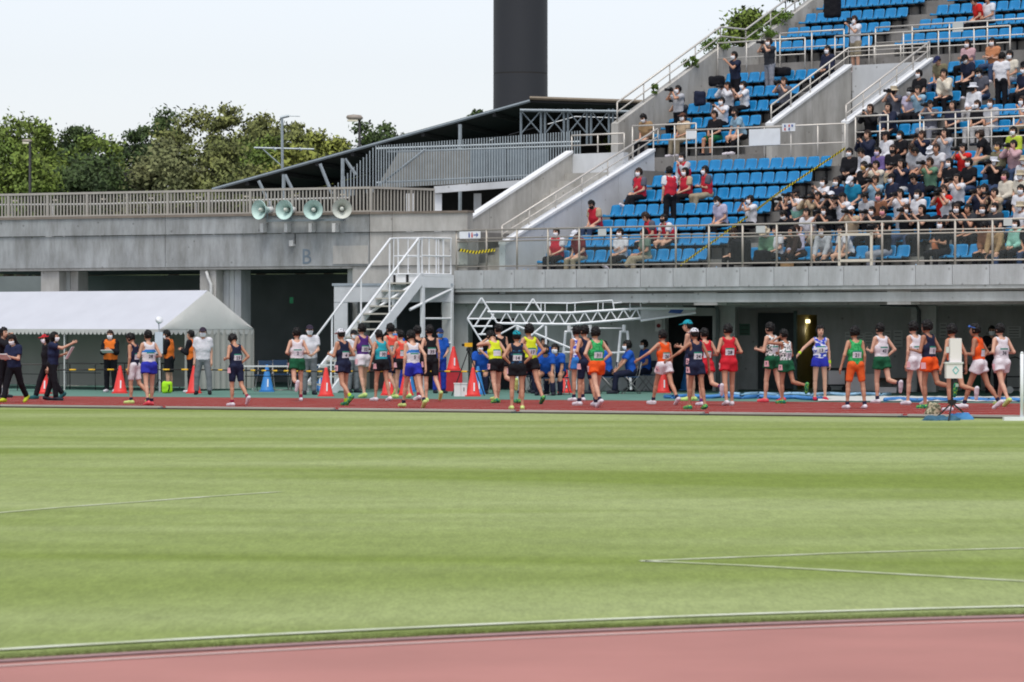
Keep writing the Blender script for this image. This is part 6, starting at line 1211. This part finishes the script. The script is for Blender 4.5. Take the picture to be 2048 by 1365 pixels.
for i, (tier, k, s, st, px, py, colr, code, hair, gear, mk, turn, fl, tt, zf, dz) in enumerate(PLACED):
    pc, sl_, bt = code[0], code[1], code[2]; n = rank[tier, k].index(i) + 1; tot = len(rank[tier, k])
    row = 'on the ' + tier if tier.endswith('aisle') else f'{ORD[k]} {tier}-tier row'
    what = ('red bib over ' if fl else '') + colr + (' long-sleeved top' if sl_ == 'l' else ' shirt'); hd = ''
    if gear: hd = f" and {gear[2:]} {'cap' if gear[0] == 'c' else 'hat'}"
    label = f'spectator in {what}{hd}, {ACT[pc]}, {row}, {ORDS(n)} from left'
    if len(label.split()) > 16: label = f'spectator in {what}{hd}, {row}, {ORDS(n)} from left'
    garm = 'long' if sl_ == 'l' else 'tee'; btm = 'bermuda' if bt in 'G' or (pc == 'U' and bt == 'g') else 'trousers'
    shrink = 1.0 + max(-.05, min(.05, dz / 1.3 * .5)); r_ = random.Random(i)
    t = person(label, ST(s, tt, zf), 140 + r_.uniform(-10, 10) - turn, 1.66, POSES[pc], (garm, TM[colr]), (btm, PANTS[bt]), S_DARK if r_.random() < .6 else S_WHITE, hair, hairm=r_.choice((0, 0, 0, 0, 1)) if hair != 'thin' else 2, cap=HATS[gear[2:]] if gear.startswith('c') else None, hat=HATS[gear[2:]] if gear.startswith('h') else None, mask=MASKS.get(mk), skin=r_.choice((0, 0, 1)), vest=VR if fl else None, group='spectators in the stand', vox=.027, key=('spec', pc))
    t.scale = (1, 1, shrink); J = JJ[t.name]
    if pc in 'CTP':
        m = ((J[-1, 'hand'] + J[1, 'hand']) / 2); mw = Matrix.Translation(ST(s, tt, zf)) @ Matrix.Rotation(t.rotation_euler[2], 4, 'Z') @ Matrix.Scale(shrink, 4, Vector((0, 0, 1)))
        nm = 'phone' if pc == 'P' else 'camera'; lab = f"{'phone' if pc == 'P' else 'black camera'} of the {colr}-topped spectator, {row}, {ORDS(n)} from left"
        if pc == 'P': cm = obj('phone', PHONE)
        else: cm = thing('camera', lab, 'camera'); obj('camera_body', CAMBODY, cm); obj('lens', CAMLENS, cm)
        tag(cm, lab, nm, 'cameras and phones of the spectators'); cm.location = mw @ Vector((m[0], m[1] + .03, m[2] + .02)); cm.rotation_euler = (0, 0, t.rotation_euler[2])
# bags and other things left in the stand
def rbox(Pn, b, zc, r=.07):
    q = np.abs(Pn - A3(0, 0, zc)) - np.array(b) + r; return np.linalg.norm(np.maximum(q, 0), axis=-1) + np.minimum(q.max(-1), 0) - r
def bag(px, py, t_, w, h, label, m, name='bag'):
    s = s_at(px, t_); z = stz(px, py, t_); c = ST(s, t_, z); v, f = nets(lambda Pn: rbox(Pn, (w * .9, w * .5, h * .5), h * .5) + wob(Pn, .012, 22, px), (-w, -w, -.02), (w, w, h * 1.1), w / 7)
    t = thing(name, label, 'bag', c); skin_obj('sack', slot_mesh('sack', v, f), t, [m]); mb = MB(); mb.tube([(w * .5, -w * .3, h * .9), (w * .45, -w * .62, h * .6), (w * .4, -w * .55, h * .2)], .018, 6); mb2 = obj('strap', mesh_of(mb, 'strap', M_BLACK, smooth=True), t); t.rotation_euler[2] = FACE
bag(1433, 173, 11.5, .26, .30, 'black backpack on the seats below the standing navy man', T_BLACK); bag(1563, 153, 12.5, .30, .26, 'black bag beside the man raising a camera at top left', T_BLACK)
bag(1665, 36, 15.4, .28, .80, 'tall black bag against the wall at the top of the stand', T_BLACK); bag(1400, 212, 10.6, .20, .42, 'dark bag standing on a seat beside the grey shirted photographer', TM['navy'])
bag(1878, 506, 1.2, .20, .34, 'orange bag on the front row right of the aisle', cloth('bag_orange', (226, 140, 100))); bag(1482, 530, .45, .28, .62, 'large black bag behind the front balustrade', T_BLACK); bag(1525, 533, .45, .24, .40, 'black and white bag on the front walkway', T_BLACK)
mb = MB(); c = ST(s_at(1574, .4), .4, 2.98); mb.obox(c + Z * .14, U * .14, V * .09, Z * .14); solo('cardboard_box', mb, mat('cardboard', C(176, 140, 100)), 'brown cardboard box behind the front balustrade', 'box')
mp_ = thing('monopod', 'dark monopod held by the white shirted man at the top', 'monopod', ST(s_at(1699, 13.3), 13.3, 8.93)); mb = MB(); b0 = BASE[mp_.name]; mb.tube([b0, b0 + Z * 1.5], .014, 6); part('leg', mb, M_BLACK, mp_); mb = MB(); mb.obox(b0 + Z * 1.55, U * .07, V * .05, Z * .045); part('camera', mb, M_CAMB, mp_)
for px in (1048, 1056, 1433, 1832):
    c = ST(s_at(px, .3), .3, 2.975); mb = MB(); mb.lathe(c, [(.032, 0), (.034, .12), (.03, .17), (.013, .20), (.013, .225)], 10); solo('water_bottle', mb, mat('bottle_blue', C(150, 190, 226), .2), {1048: 'left of two small blue bottles at the foot of the sloping wall', 1056: 'right of two small blue bottles at the foot of the sloping wall', 1433: 'small blue bottle at the foot of the diagonal tape', 1832: 'small blue bottle in the right hand aisle'}[px], 'bottle', None, c, True)
# ------------------------------------------------------------------ tent
FC = G(320, 784); FC.z = 0
tent = thing('event_tent', 'long white event tent with scalloped valance at the left', 'tent', FC)
M_TENT = mat('tent_white', C(192, 195, 203), .6, .04, 1.5, .3, 3.0); M_TENT2 = mat('tent_side', C(194, 194, 190), .7, .06, 1.2, .3, 4.0)
DW = 3.5; LT = 13.0; ze = 1.62; zr = H + (YH - 581) * (FC + V * DW / 2).y / F
def TP(l, d, z): return FC - U * l + V * d + Z * z
nl = 18
def sag(l): return -.035 * abs(math.sin(math.pi * l / 3.6)) 
for d0, nm in ((0, 'roof_front'), (DW, 'roof_back')):
    mb = MB(); n2 = 6
    vs = [TP(LT * i / nl, d0 + (DW / 2 - d0) * j / n2, ze + (zr - ze) * j / n2 + (-.05 * math.sin(math.pi * j / n2)) + (sag(LT * i / nl) * (1 - j / n2) * .4)) for i in range(nl + 1) for j in range(n2 + 1)]
    mb.add(vs, [(i * (n2 + 1) + j, (i + 1) * (n2 + 1) + j, (i + 1) * (n2 + 1) + j + 1, i * (n2 + 1) + j + 1) for i in range(nl) for j in range(n2)]); part(nm, mb, M_TENT, tent, True)
for l in (0, LT):
    mb = MB(); n2 = 8; vs = []
    for i in range(n2 + 1):
        d = DW * i / n2; zt_ = ze + (zr - ze) * (1 - abs(d - DW / 2) / (DW / 2)); off = .03 * math.sin(i * 2.3)
        vs += [TP(l - .01 + off * .3, d, zt_ - .01), TP(l - .02 - .05 * math.sin(math.pi * i / n2), d, (zt_ + ze) / 2), TP(l - .01, d, ze)]
    mb.add(vs, [(i * 3 + j, i * 3 + 3 + j, i * 3 + 4 + j, i * 3 + 1 + j) for i in range(n2) for j in range(2)]); part('gable', mb, mat('tent_gable', C(226, 225, 220), .65, .06, 1.2, .3, 4.0), tent, True)  # gable colour raised to put back the light this side lacks
def valance(a, b, n):
    mb = MB(); d = (b - a); 
    for i in range(n):
        p, q, m = a + d * (i / n), a + d * ((i + 1) / n), a + d * ((i + .5) / n); o = Vector((-.02, -.03, 0))
        mb.add([p + o, q + o, q + o - Z * .07, m + d / n * .28 + o - Z * .13, m + o - Z * .15, m - d / n * .28 + o - Z * .13, p + o - Z * .07], [(0, 1, 2, 3, 4, 5, 6)])
    part('valance', mb, M_TENT2, tent)
valance(TP(0, 0, ze), TP(LT, 0, ze), 84); valance(TP(0, 0, ze), TP(0, DW, ze), 20)
for l in (0, 3.6, 7.2, 10.8):
    for d in (0, DW): mb = MB(); mb.tube([TP(l + .03, d + (.03 if d == 0 else -.03), 0), TP(l + .03, d + (.03 if d == 0 else -.03), ze)], .02, 6); part('pole', mb, M_OFFW, tent)
mb = MB(); mb.tube([TP(0, DW / 2, zr - .04), TP(LT, DW / 2, zr - .04)], .022, 6); part('ridge_pole', mb, M_OFFW, tent)
M_CURT = mat('tent_curtain_shaded', C(172, 171, 164), .75, .08, 1.2, .3, 4.0)  # curtain cloth darkened, its shade put into the colour
def hanging(pts, z0, z1, nm, m):
    mb = MB(); n = 40; a, b = pts; vs = []
    for i in range(n + 1):
        p = a + (b - a) * (i / n); nn = (b - a).normalized().cross(Z) * (.03 * math.sin(i * 1.7) + .015 * math.sin(i * 4.1)); vs += [p + nn * .3 + Z * z1, p + nn + Z * (z0 + z1) / 2, p + nn * 1.2 + Z * z0]
    mb.add(vs, [(i * 3 + j, i * 3 + 3 + j, i * 3 + 4 + j, i * 3 + 1 + j) for i in range(n) for j in range(2)]); return part(nm, mb, m, tent, True)
hanging((TP(0, DW, 0), TP(LT, DW, 0)), .05, ze, 'back_curtain', M_CURT); hanging((TP(.0, .9, 0), TP(.0, DW, 0)), .05, ze, 'side_curtain', M_CURT)
# ------------------------------------------------------------------ cones, bars, tables
M_CR = mat('cone_red', C(226, 62, 58), .5, .05, 6); M_CB = mat('cone_blue', C(54, 128, 196), .5, .05, 6)
def cone(px, py, m, label, h=.70, z=0.0):
    p = G(px, py, z); t = thing('traffic_cone', label, 'traffic cone', p, 'traffic cones beside the track'); mb = MB(); mb.lathe(p, [(.185, .03), (.17, .05), (.035, h - .02), (.03, h), (.02, h)], 18); part('cone_body', mb, m, t, True)
    mb = MB(); mb.obox(p + Z * .016, (.19, 0, 0), (0, .19, 0), Z * .016); part('base', mb, m, t); mb = MB(); mb.obox(p + Vector((.03, -.135, .23)), (.016, .004, 0), (0, .004, 0), Vector((0, .025, .10))); part('mark', mb, M_WHITE, t)
for q in ((240, 787, 'red cone right of the orange bibbed helper'), (388, 787, 'red cone beside the white-shirted official'), (88, 788, 'red cone behind the two walking women'), (652, 793, 'red cone left of the white-capped runner'), (777, 791, 'red cone behind the turquoise runner'), (812, 791, 'red cone behind the blue-striped runner with number five'), (946, 793, 'red cone right of the white boxes'), (1326, 786, 'red cone behind the orange vest'), (1130, 786, 'red cone behind the leaning crew members')): cone(q[0], q[1], M_CR, q[2])
for q in ((534, 784, 'blue cone under the folding chairs near the dark opening'), (638, 782, 'blue cone left of the nearest red cone by the stair'), (818, 784, 'blue cone behind the centre left runners'), (956, 789, 'blue cone behind the stooping yellow runner'), (1373, 781, 'blue cone in front of the dark doorway')): cone(q[0], q[1], M_CB, q[2])
M_BY, M_BK2 = mat('bar_yellow', C(238, 186, 40), .5), mat('bar_black', C(40, 38, 36), .5)
def barrier(p0, p1, label):
    a, b = G(p0[0], p0[1]), G(p1[0], p1[1]); a.z = b.z = .60; t = thing('cone_bar', label, 'barrier', a, 'striped bars between the cones'); mb = MB(); mb.tube([a, b], .017, 8); part('bar', mb, M_BK2, t, True); L = (b - a).length; n = max(3, int(L / .42)); src = None
    for i in range(n):
        c = a.lerp(b, (i + .5) / n); 
        if src is None: mb = MB(); mb.tube([c - (b - a).normalized() * .085, c + (b - a).normalized() * .085], .0205, 8); src = part('yellow_band', mb, M_BY, t, True); c0 = c
        else: link_copy('yellow_band', src, t, c - c0)
barrier((88, 788), (240, 787), 'yellow and black bar left of the red cone before the tent'); barrier((240, 787), (388, 787), 'yellow and black bar between the two cones before the tent'); barrier((388, 787), (652, 793), 'yellow and black bar running right from the white-shirted official'); barrier((652, 793), (777, 791), 'yellow and black bar behind the white-capped runner'); barrier((812, 791), (946, 793), 'yellow and black bar left of the tripod camera'); barrier((946, 793), (1000, 790), 'short yellow and black bar behind the stooping runner')
def table(px, py, length, label, top, dirn=None):
    p = G(px, py); t = thing('folding_table', label, 'table', p, 'folding tables'); d = dirn or Vector((1, -.1, 0)).normalized(); n = Vector((-d.y, d.x, 0)); mb = MB(); mb.obox(p + Z * .70, d * length / 2, n * .225, Z * .016); part('table_top', mb, top, t)
    for s in (-1, 1):
        mb = MB(); e = p + d * s * (length / 2 - .2); mb.tube([e - n * .2, e - n * .2 + Z * .69, e + n * .2 + Z * .69, e + n * .2], .014, 6); part('leg_frame', mb, M_BLACK, t)
    mb = MB(); mb.tube([p - d * (length / 2 - .2) + Z * .45, p + d * (length / 2 - .2) + Z * .45], .01, 6); part('stretcher', mb, M_BLACK, t)
M_TT = mat('table_dark', C(70, 66, 62), .5); M_TW = mat('table_white', C(206, 210, 208), .5)
table(60, 783, 1.8, 'dark folding table at the left end of the tent', M_TT, -U); table(165, 780, 1.8, 'dark folding table under the tent behind the walking women', M_TT, -U); table(275, 779, 1.8, 'dark folding table under the tent behind the striped runner', M_TT, -U); table(370, 777, 1.2, 'dark folding table under the right end of the tent', M_TT, -U); table(545, 789, 1.8, 'white-topped table right of the tent with chairs behind it', M_TW); table(672, 785, 1.4, 'white-topped table behind the white-capped runner', M_TW); table(745, 779, 1.6, 'white-topped table behind the turquoise runner', M_TW)
for q in ((527, 783, 170, 'left empty folding chair behind the white-topped table'), (562, 781, 190, 'middle empty folding chair behind the white-topped table'), (597, 782, 175, 'right empty folding chair behind the white-topped table')): chair(G(q[0], q[1]), q[2], q[3])
def crate(px, py, w, d, h, label, m, name='storage_box', lid=None, z=0.0):
    p = G(px, py, z); t = thing(name, label, 'box', p); mb = MB(); mb.obox(p + Z * h / 2, (w / 2, 0, 0), (0, d / 2, 0), Z * h / 2); part('body', mb, m, t); mb = MB(); mb.obox(p + Z * (h + .012), (w / 2 + .012, 0, 0), (0, d / 2 + .012, 0), Z * .012); part('lid', mb, lid or m, t); return t
M_BX = mat('box_white', C(230, 222, 222), .5, .03, 3)
crate(915, 793, .16, .24, .30, 'left white box beside the red cone', M_BX); t = crate(928, 793, .14, .24, .30, 'right white box with dark handle beside the red cone', M_BX); p = G(928, 793); mb = MB(); mb.obox(p + Vector((0, -.125, .17)), (.01, 0, 0), (0, .004, 0), (0, 0, .045)); part('handle', mb, M_BLACK, t)
crate(901, 783, .62, .4, .52, 'stack of red plastic crates beside the metal stair', mat('crate_red', C(186, 44, 54), .5)); cone(907, 783, M_CR, 'red cone standing on the red crates by the metal stair', .62, .545)
crate(1712, 784, .42, .4, .36, 'white box on the floor behind the green-vested runner', M_BX); crate(1733, 782, .42, .4, .42, 'rear white box behind the green-vested runner', M_BX); crate(1772, 786, .5, .3, .12, 'low white box behind the white-vested runner', M_BX)
ct = thing('equipment_cart', 'dark cart loaded with a white crate below the notices', 'cart', G(1672, 783)); p = G(1672, 783)
mb = MB(); mb.obox(p + Z * .16, (.28, 0, 0), (0, .2, 0), Z * .02); part('platform', mb, M_BLACK, ct); mb = MB(); mb.obox(p + Z * .36, (.21, 0, 0), (0, .17, 0), Z * .175); part('crate', mb, M_BX, ct); mb = MB(); mb.obox(p + Z * .58, (.28, 0, 0), (0, .2, 0), Z * .03); part('top_shelf', mb, M_BLACK, ct)
for s in (-1, 1): mb = MB(); mb.lathe(p + Vector((s * .2, -.15, .07)), [(.07, -.02), (.07, .02)], 12, axis=(0, 1, 0)); part('wheel', mb, M_BLACK, ct); mb = MB(); mb.tube([p + Vector((s * .26, .15, .16)), p + Vector((s * .26, .15, .62))], .014, 6); part('upright', mb, M_BLACK, ct)
mb = MB(); p = G(1943, 783); mb.obox(p + Z * .35, (.24, 0, 0), (0, .03, 0), Z * .35); solo('green_panel', mb, mat('panel_green', C(36, 78, 62), .7), 'dark green panel leaning in the right hand recess', 'panel', None, p)
bn = thing('bench', 'low brown bench along the recess wall behind the white-vested runner', 'bench', wpt(1790, 1.9)); a, b = wpt(1740, 1.9), wpt(1840, 1.9)
mb = MB(); mb.obox((a + b) / 2 + Z * .30, (b - a) / 2, WN * .18, Z * .03); part('seat', mb, mat('bench_brown', C(112, 92, 78)), bn)
for k in (.12, .88): mb = MB(); mb.obox(a.lerp(b, k) + Z * .135, WD * .03, WN * .15, Z * .135); part('leg', mb, M_BLACK, bn)
trl = thing('hand_trolley', 'dark frame trolley with wheel at the far right recess', 'trolley', G(2030, 787)); p = G(2030, 787)
for a in ((-.22, 0), (.22, 0)): mb = MB(); mb.tube([p + Vector((a[0], 0, .1)), p + Vector((a[0], 0, .85)), p + Vector((0, 0, .92))], .018, 6); part('upright', mb, M_BLACK, trl)
for z_ in (.14, .42): mb = MB(); mb.obox(p + Z * z_, (.24, 0, 0), (0, .2, 0), Z * .015); part('shelf', mb, M_BLACK, trl)
for s in (-1, 1): mb = MB(); mb.lathe(p + Vector((s * .16, -.2, .09)), [(.09, -.02), (.09, .02)], 14, axis=(0, 1, 0)); part('wheel', mb, M_OFFW, trl)
# green backpack near the tent, floor lamp, broadcast camera
def ground_bag(px, py, w, h, label, m):
    p = G(px, py); v, f = nets(lambda Pn: rbox(Pn, (w * .95, w * .6, h * .5), h * .5) + wob(Pn, .01, 30, px), (-w, -w, -.02), (w, w, h * 1.1), w / 7); t = thing('bag', label, 'bag', p); skin_obj('sack', slot_mesh('sack', v, f), t, [m]); mb = MB(); mb.tube([(w * .4, -w * .45, h * .8), (w * .5, -w * .78, h * .5), (w * .3, -w * .7, h * .15)], .016, 6); obj('strap', mesh_of(mb, 'strap', M_BLACK, smooth=True), t)
ground_bag(334, 787, .14, .30, 'neon green backpack on the ground before the tent', cloth('bag_neon', (176, 240, 50)))
fl_ = thing('floodlight_stand', 'thin pole with white lamp head before the tent corner', 'lamp', G(318, 786)); p = G(318, 786); Yl = p.y
mb = MB(); mb.tube([p, Vector((p.x, Yl, P(318, 650, Yl).z)), P(312, 640, Yl)], .014, 6); part('pole', mb, M_GALV, fl_); mb = MB(); mb.lathe(P(318, 641, Yl), [(.02, -.06), (.09, -.03), (.10, .03), (.09, .05)], 12, axis=(.5, -.6, .5)); part('lamp_head', mb, M_WHITE, fl_, True); mb = MB(); mb.box(p.x - .10, p.x + .10, Yl - .06, Yl + .02, 1.0, 1.55); part('panel', mb, mat('panel_pale', C(196, 206, 216)), fl_)
for k in range(3): a = k * 2.09; mb = MB(); mb.tube([p + Z * .35, p + Vector((.3 * math.cos(a), .3 * math.sin(a), .0))], .01, 6); part('leg', mb, M_BLACK, fl_)
bc = thing('camera_cart', 'black broadcast camera on a wheeled cart cut by the left edge', 'camera', G(-4, 793)); p = G(-4, 793)
mb = MB(); mb.tube([p + Z * .1, p + Z * 1.25], .05, 8); part('pedestal', mb, M_BLACK, bc); mb = MB(); mb.obox(p + Z * 1.38, (.22, 0, 0), (0, .12, 0), Z * .13); part('camera_body', mb, M_CAMB, bc); mb = MB(); mb.lathe(p + Vector((.2, 0, 1.40)), [(.07, 0), (.065, .12), (.09, .24)], 12, axis=(1, -.2, 0)); part('lens', mb, M_CAMB, bc, True); mb = MB(); mb.obox(p + Vector((0, 0, .62)), (.16, 0, 0), (0, .2, 0), Z * .10); part('equipment', mb, M_STEEL, bc)
for s in (-1, 1): mb = MB(); mb.lathe(p + Vector((.10 * s + .06, -.22 * s, .14)), [(.14, -.025), (.14, .025)], 20, axis=(.25, 1, 0)); w_ = part('wheel', mb, M_OFFW, bc); mb = MB(); mb.lathe(p + Vector((.10 * s + .06, -.22 * s, .14)), [(.08, -.032), (.08, .032)], 16, axis=(.25, 1, 0)); part('hub', mb, M_STEEL, w_)
# measuring instrument on tripod
tp = thing('survey_tripod', 'black tripod carrying a yellow measuring instrument before the pillar', 'tripod', G(938, 792)); p = G(938, 792); top = P(937, 700, p.y)
for dx, dy in ((-.42, -.1), (.38, -.12), (.04, .40)): mb = MB(); mb.tube([top, p + Vector((dx, dy, 0))], .014, 6); part('leg', mb, M_BLACK, tp)
mb = MB(); mb.lathe(top, [(.06, -.03), (.05, .04), (.03, .06)], 10); part('tripod_head', mb, M_BLACK, tp); mb = MB(); mb.obox(top + Z * .12, (.095, 0, 0), (0, .06, 0), Z * .05); ins = part('instrument', mb, mat('instrument_yellow', C(232, 176, 30), .5), tp); mb = MB(); mb.lathe(top + Vector((-.09, 0, .12)), [(.03, 0), (.035, .07)], 10, axis=(-1, -.3, 0)); part('eyepiece', mb, M_BLACK, ins)
# folded white truss gantry on trestles
gy = 94.6; gan = thing('truss_gantry', 'folded white steel truss gantry resting on trestles before the wall', 'gantry', P(1150, 790, gy))
def gp(x, y, dy=0.0): return P(x, y, gy + dy)
def gt2(a, b, r=.028, nm='truss_bar', dy=0.0, m=None): mb = MB(); mb.tube([gp(*a, dy), gp(*b, dy)], r, 6); part(nm, mb, m or M_WHITE, gan)
CH_T = [(975, 624), (1140, 626), (1284, 617)]; CH_B = [(994, 647), (1140, 649), (1281, 637)]
for dy in (0, .7):
    for q in (CH_T, CH_B):
        for a, b in zip(q[:-1], q[1:]): gt2(a, b, .034, 'chord', dy)
def chord(q, x):
    for a, b in zip(q[:-1], q[1:]):
        if x <= b[0]: return (x, a[1] + (b[1] - a[1]) * (x - a[0]) / (b[0] - a[0]))
    return q[-1]
x = 1000.0; upf = True
while x < 1276:
    x2 = x + 13.0; a = chord(CH_B if upf else CH_T, x); b = chord(CH_T if upf else CH_B, x2); gt2(a, b, .018, 'lattice_bar'); gt2(a, b, .018, 'lattice_bar', .7, mat('lattice_blue', C(60, 90, 150)) if upf else None); x = x2; upf = not upf
for a, b in (((935, 638), (963, 596)), ((963, 596), (994, 646)), ((935, 638), (967, 690)), ((967, 690), (978, 672)), ((949, 654), (975, 612)), ((961, 671), (988, 628)), ((936, 638), (992, 638)), ((945, 653), (985, 653)), ((957, 669), (975, 669)), ((965, 688), (1034, 650)), ((1034, 650), (1036, 690)), ((1066, 598), (1050, 624)), ((1066, 598), (1082, 624))): gt2(a, b, .024, 'frame_bar')
for a, b in (((972, 605), (1140, 607)), ((1140, 607), (1225, 601)), ((1225, 601), (1228, 618)), ((1225, 607), (1280, 602)), ((1280, 602), (1282, 616)), ((1284, 607), (1333, 602)), ((1333, 602), (1334, 616))): gt2(a, b, .018, 'hand_rail')
for x in (1022, 1082, 1090, 1134, 1150, 1196, 1206, 1260): gt2((x, 606), (x, 624), .014, 'rail_post')
q = [gp(1282, 618), gp(1390, 618), gp(1392, 626), gp(1281, 640)]; mb = MB(); mb.prism(q, (0, .7, 0)); part('end_platform', mb, mat('platform_grey', C(168, 172, 172)), gan); gt2((1282, 617), (1392, 617), .034, 'chord'); gt2((1281, 642), (1392, 626), .03, 'chord')
mb = MB(); mb.obox(gp(1352, 623, -.012), (.16, 0, -.01), (0, .004, 0), (0.04, 0, .05)); part('blue_patch', mb, mat('patch_blue', C(50, 80, 140)), gan)
for a, b in (((1034, 652), (1148, 700)), ((1088, 650), (1040, 690)), ((1036, 652), (1036, 770)), ((1092, 652), (1092, 770))): gt2(a, b, .03, 'strut')
for x in (1138, 1180, 1248):
    for dx0, dx1 in ((-7, -18), (7, 14)): gt2((x + dx0, 664), (x + dx1, 780), .035, 'trestle_leg', .3); gt2((x + dx0, 664), (x + dx1, 774), .035, 'trestle_leg', .75)
    gt2((x - 9, 664), (x + 9, 664), .035, 'trestle_beam', .5); gt2((x - 13, 705), (x + 11, 705), .03, 'trestle_tie', .3); gt2((x, 650), (x, 664), .05, 'saddle', .4)
gt2((1136, 657), (1250, 657), .02, 'tie_rod', .5); gt2((1150, 706), (1250, 706), .03, 'trestle_tie', .4)
# ------------------------------------------------------------------ tarp, hoses and instrument box at the right
def hose(label, pts, r, m):
    pp = []; 
    for a, b in zip(pts[:-1], pts[1:]):
        for k in range(6): x = a[0] + (b[0] - a[0]) * k / 6; y = a[1] + (b[1] - a[1]) * k / 6; pp.append(G(x, y + 1.2 * math.sin(x * .09), r * .9))
    mb = MB(); mb.tube(pp, r, 7); solo('hose', mb, m, label, 'hose', 'hoses along the outside of the track', None, True)
M_HB = mat('hose_blue', C(70, 132, 196), .5)
hose('blue hose along the track edge behind the red runner', [(1330, 797), (1440, 797), (1560, 799), (1660, 801)], .05, M_HB); hose('pale blue hose behind the leaf-print runners', [(1440, 791), (1560, 792), (1680, 792), (1800, 792)], .045, mat('hose_pale', C(150, 190, 220), .5)); hose('blue hose at the right behind the orange vest', [(1770, 803), (1850, 804), (1960, 803), (2080, 804)], .05, M_HB)
tv = []; n1, n2 = 40, 6
for i in range(n1 + 1):
    for j in range(n2 + 1): x = 1636 + 440 * i / n1; y = 803.5 - 9.5 * j / n2 + .003 * (x - 1636) ; tv.append(G(x, y, .015 + .035 * abs(math.sin(i * 1.3 + j * .9)) * (1 if 0 < j < n2 else .2)))
mb = MB(); mb.add(tv, [(i * (n2 + 1) + j, (i + 1) * (n2 + 1) + j, (i + 1) * (n2 + 1) + j + 1, i * (n2 + 1) + j + 1) for i in range(n1) for j in range(n2)]); solo('tarpaulin', mb, mat('tarp_white', C(206, 208, 204), .6, .05, 2), 'crumpled white tarpaulin along the outer edge of the track at the right', 'tarpaulin', None, None, True)
ib = thing('timing_box', 'white instrument box on black tripod at the infield edge', 'tripod', G(1903, 841)); p = G(1903, 841); Yb = p.y; hub = P(1904, 806, Yb)
for x, y in ((1868, 841), (1940, 838), (1897, 843)): mb = MB(); mb.tube([hub, G(x, y, .01)], .016, 6); part('leg', mb, M_BLACK, ib)
mb = MB(); mb.tube([P(1904, 812, Yb), P(1904, 757, Yb)], .022, 8); part('column', mb, M_BLACK, ib)
def bxp(x0, x1, y0, y1, d): a, b = P(x0, y1, Yb), P(x1, y0, Yb); mb = MB(); mb.box(a.x, b.x, Yb - d / 2, Yb + d / 2, a.z, b.z); return mb
lo_ = part('lower_box', bxp(1891, 1923, 728, 757, .28), M_BX, ib); up_ = part('upper_box', bxp(1899, 1922, 677, 727, .2), M_BX, ib); part('box_lid', bxp(1889, 1925, 724.5, 727.8, .31), M_OFFW, ib); part('side_sensor', bxp(1892, 1898.5, 694, 706, .1), M_OFFW, ib); part('small_tag', bxp(1911, 1917, 768, 774, .03), M_OFFW, ib); part('base_clamp', bxp(1896, 1912, 800, 808, .1), M_BLACK, ib)
c = P(1911.5, 741, Yb - .144); mb = MB(); e = .055
for a, b in (((-1, 0), (0, 1.25)), ((0, 1.25), (1, 0)), ((1, 0), (0, -1.25)), ((0, -1.25), (-1, 0))): mb.tube([c + Vector((a[0] * e, 0, a[1] * e)), c + Vector((b[0] * e, 0, b[1] * e))], .007, 4)
part('diamond_mark', mb, mat('mark_teal', C(90, 190, 190)), lo_)
def lump(px, py, w, d, h, label, m, name, cat, f=20):
    p = G(px, py); v, q = nets(lambda Pn: ell(Pn, (0, 0, 0), (w, d, h)) + wob(Pn, .035, f, px) + wob(Pn, .012, f * 2.3, px + 1), (-w, -d, -.02), (w, d, h * 1.15), .03); o = obj(name, slot_mesh(name, v, q), None, p); o.material_slots[0].link = 'OBJECT'; o.material_slots[0].material = m; return tag(o, label, cat)
lump(1866, 834, .15, .16, .27, 'camouflage patterned bag beside the white box tripod', two_tone('camobag', (84, 86, 66), (172, 164, 138), 18, .5), 'bag', 'bag'); lump(1880, 842, .34, .16, .09, 'crumpled dark blue cloth at the foot of the tripod', mat('cloth_teal', C(48, 92, 116), .7, .2, 6), 'cloth', 'cloth', 14); lump(1922, 840, .20, .14, .15, 'crumpled bright blue cloth right of the tripod column', mat('cloth_bright', C(70, 134, 190), .7, .15, 6), 'cloth', 'cloth', 14)
wp = thing('marker_post', 'white upright post on a flat base at the right edge', 'post', G(2044, 842)); p = G(2044, 842); mb = MB(); mb.tube([p, Vector((p.x, p.y, P(2044, 708, p.y).z))], .035, 10); mb.lathe(Vector((p.x, p.y, P(2044, 708, p.y).z)), [(.035, 0), (.025, .03), (.005, .04)], 10); part('post', mb, M_WHITE, wp, True); mb = MB(); mb.obox(p + Vector((-.14, 0, .035)), (.20, 0, 0), (0, .12, 0), Z * .033); part('base', mb, M_WHITE, wp)
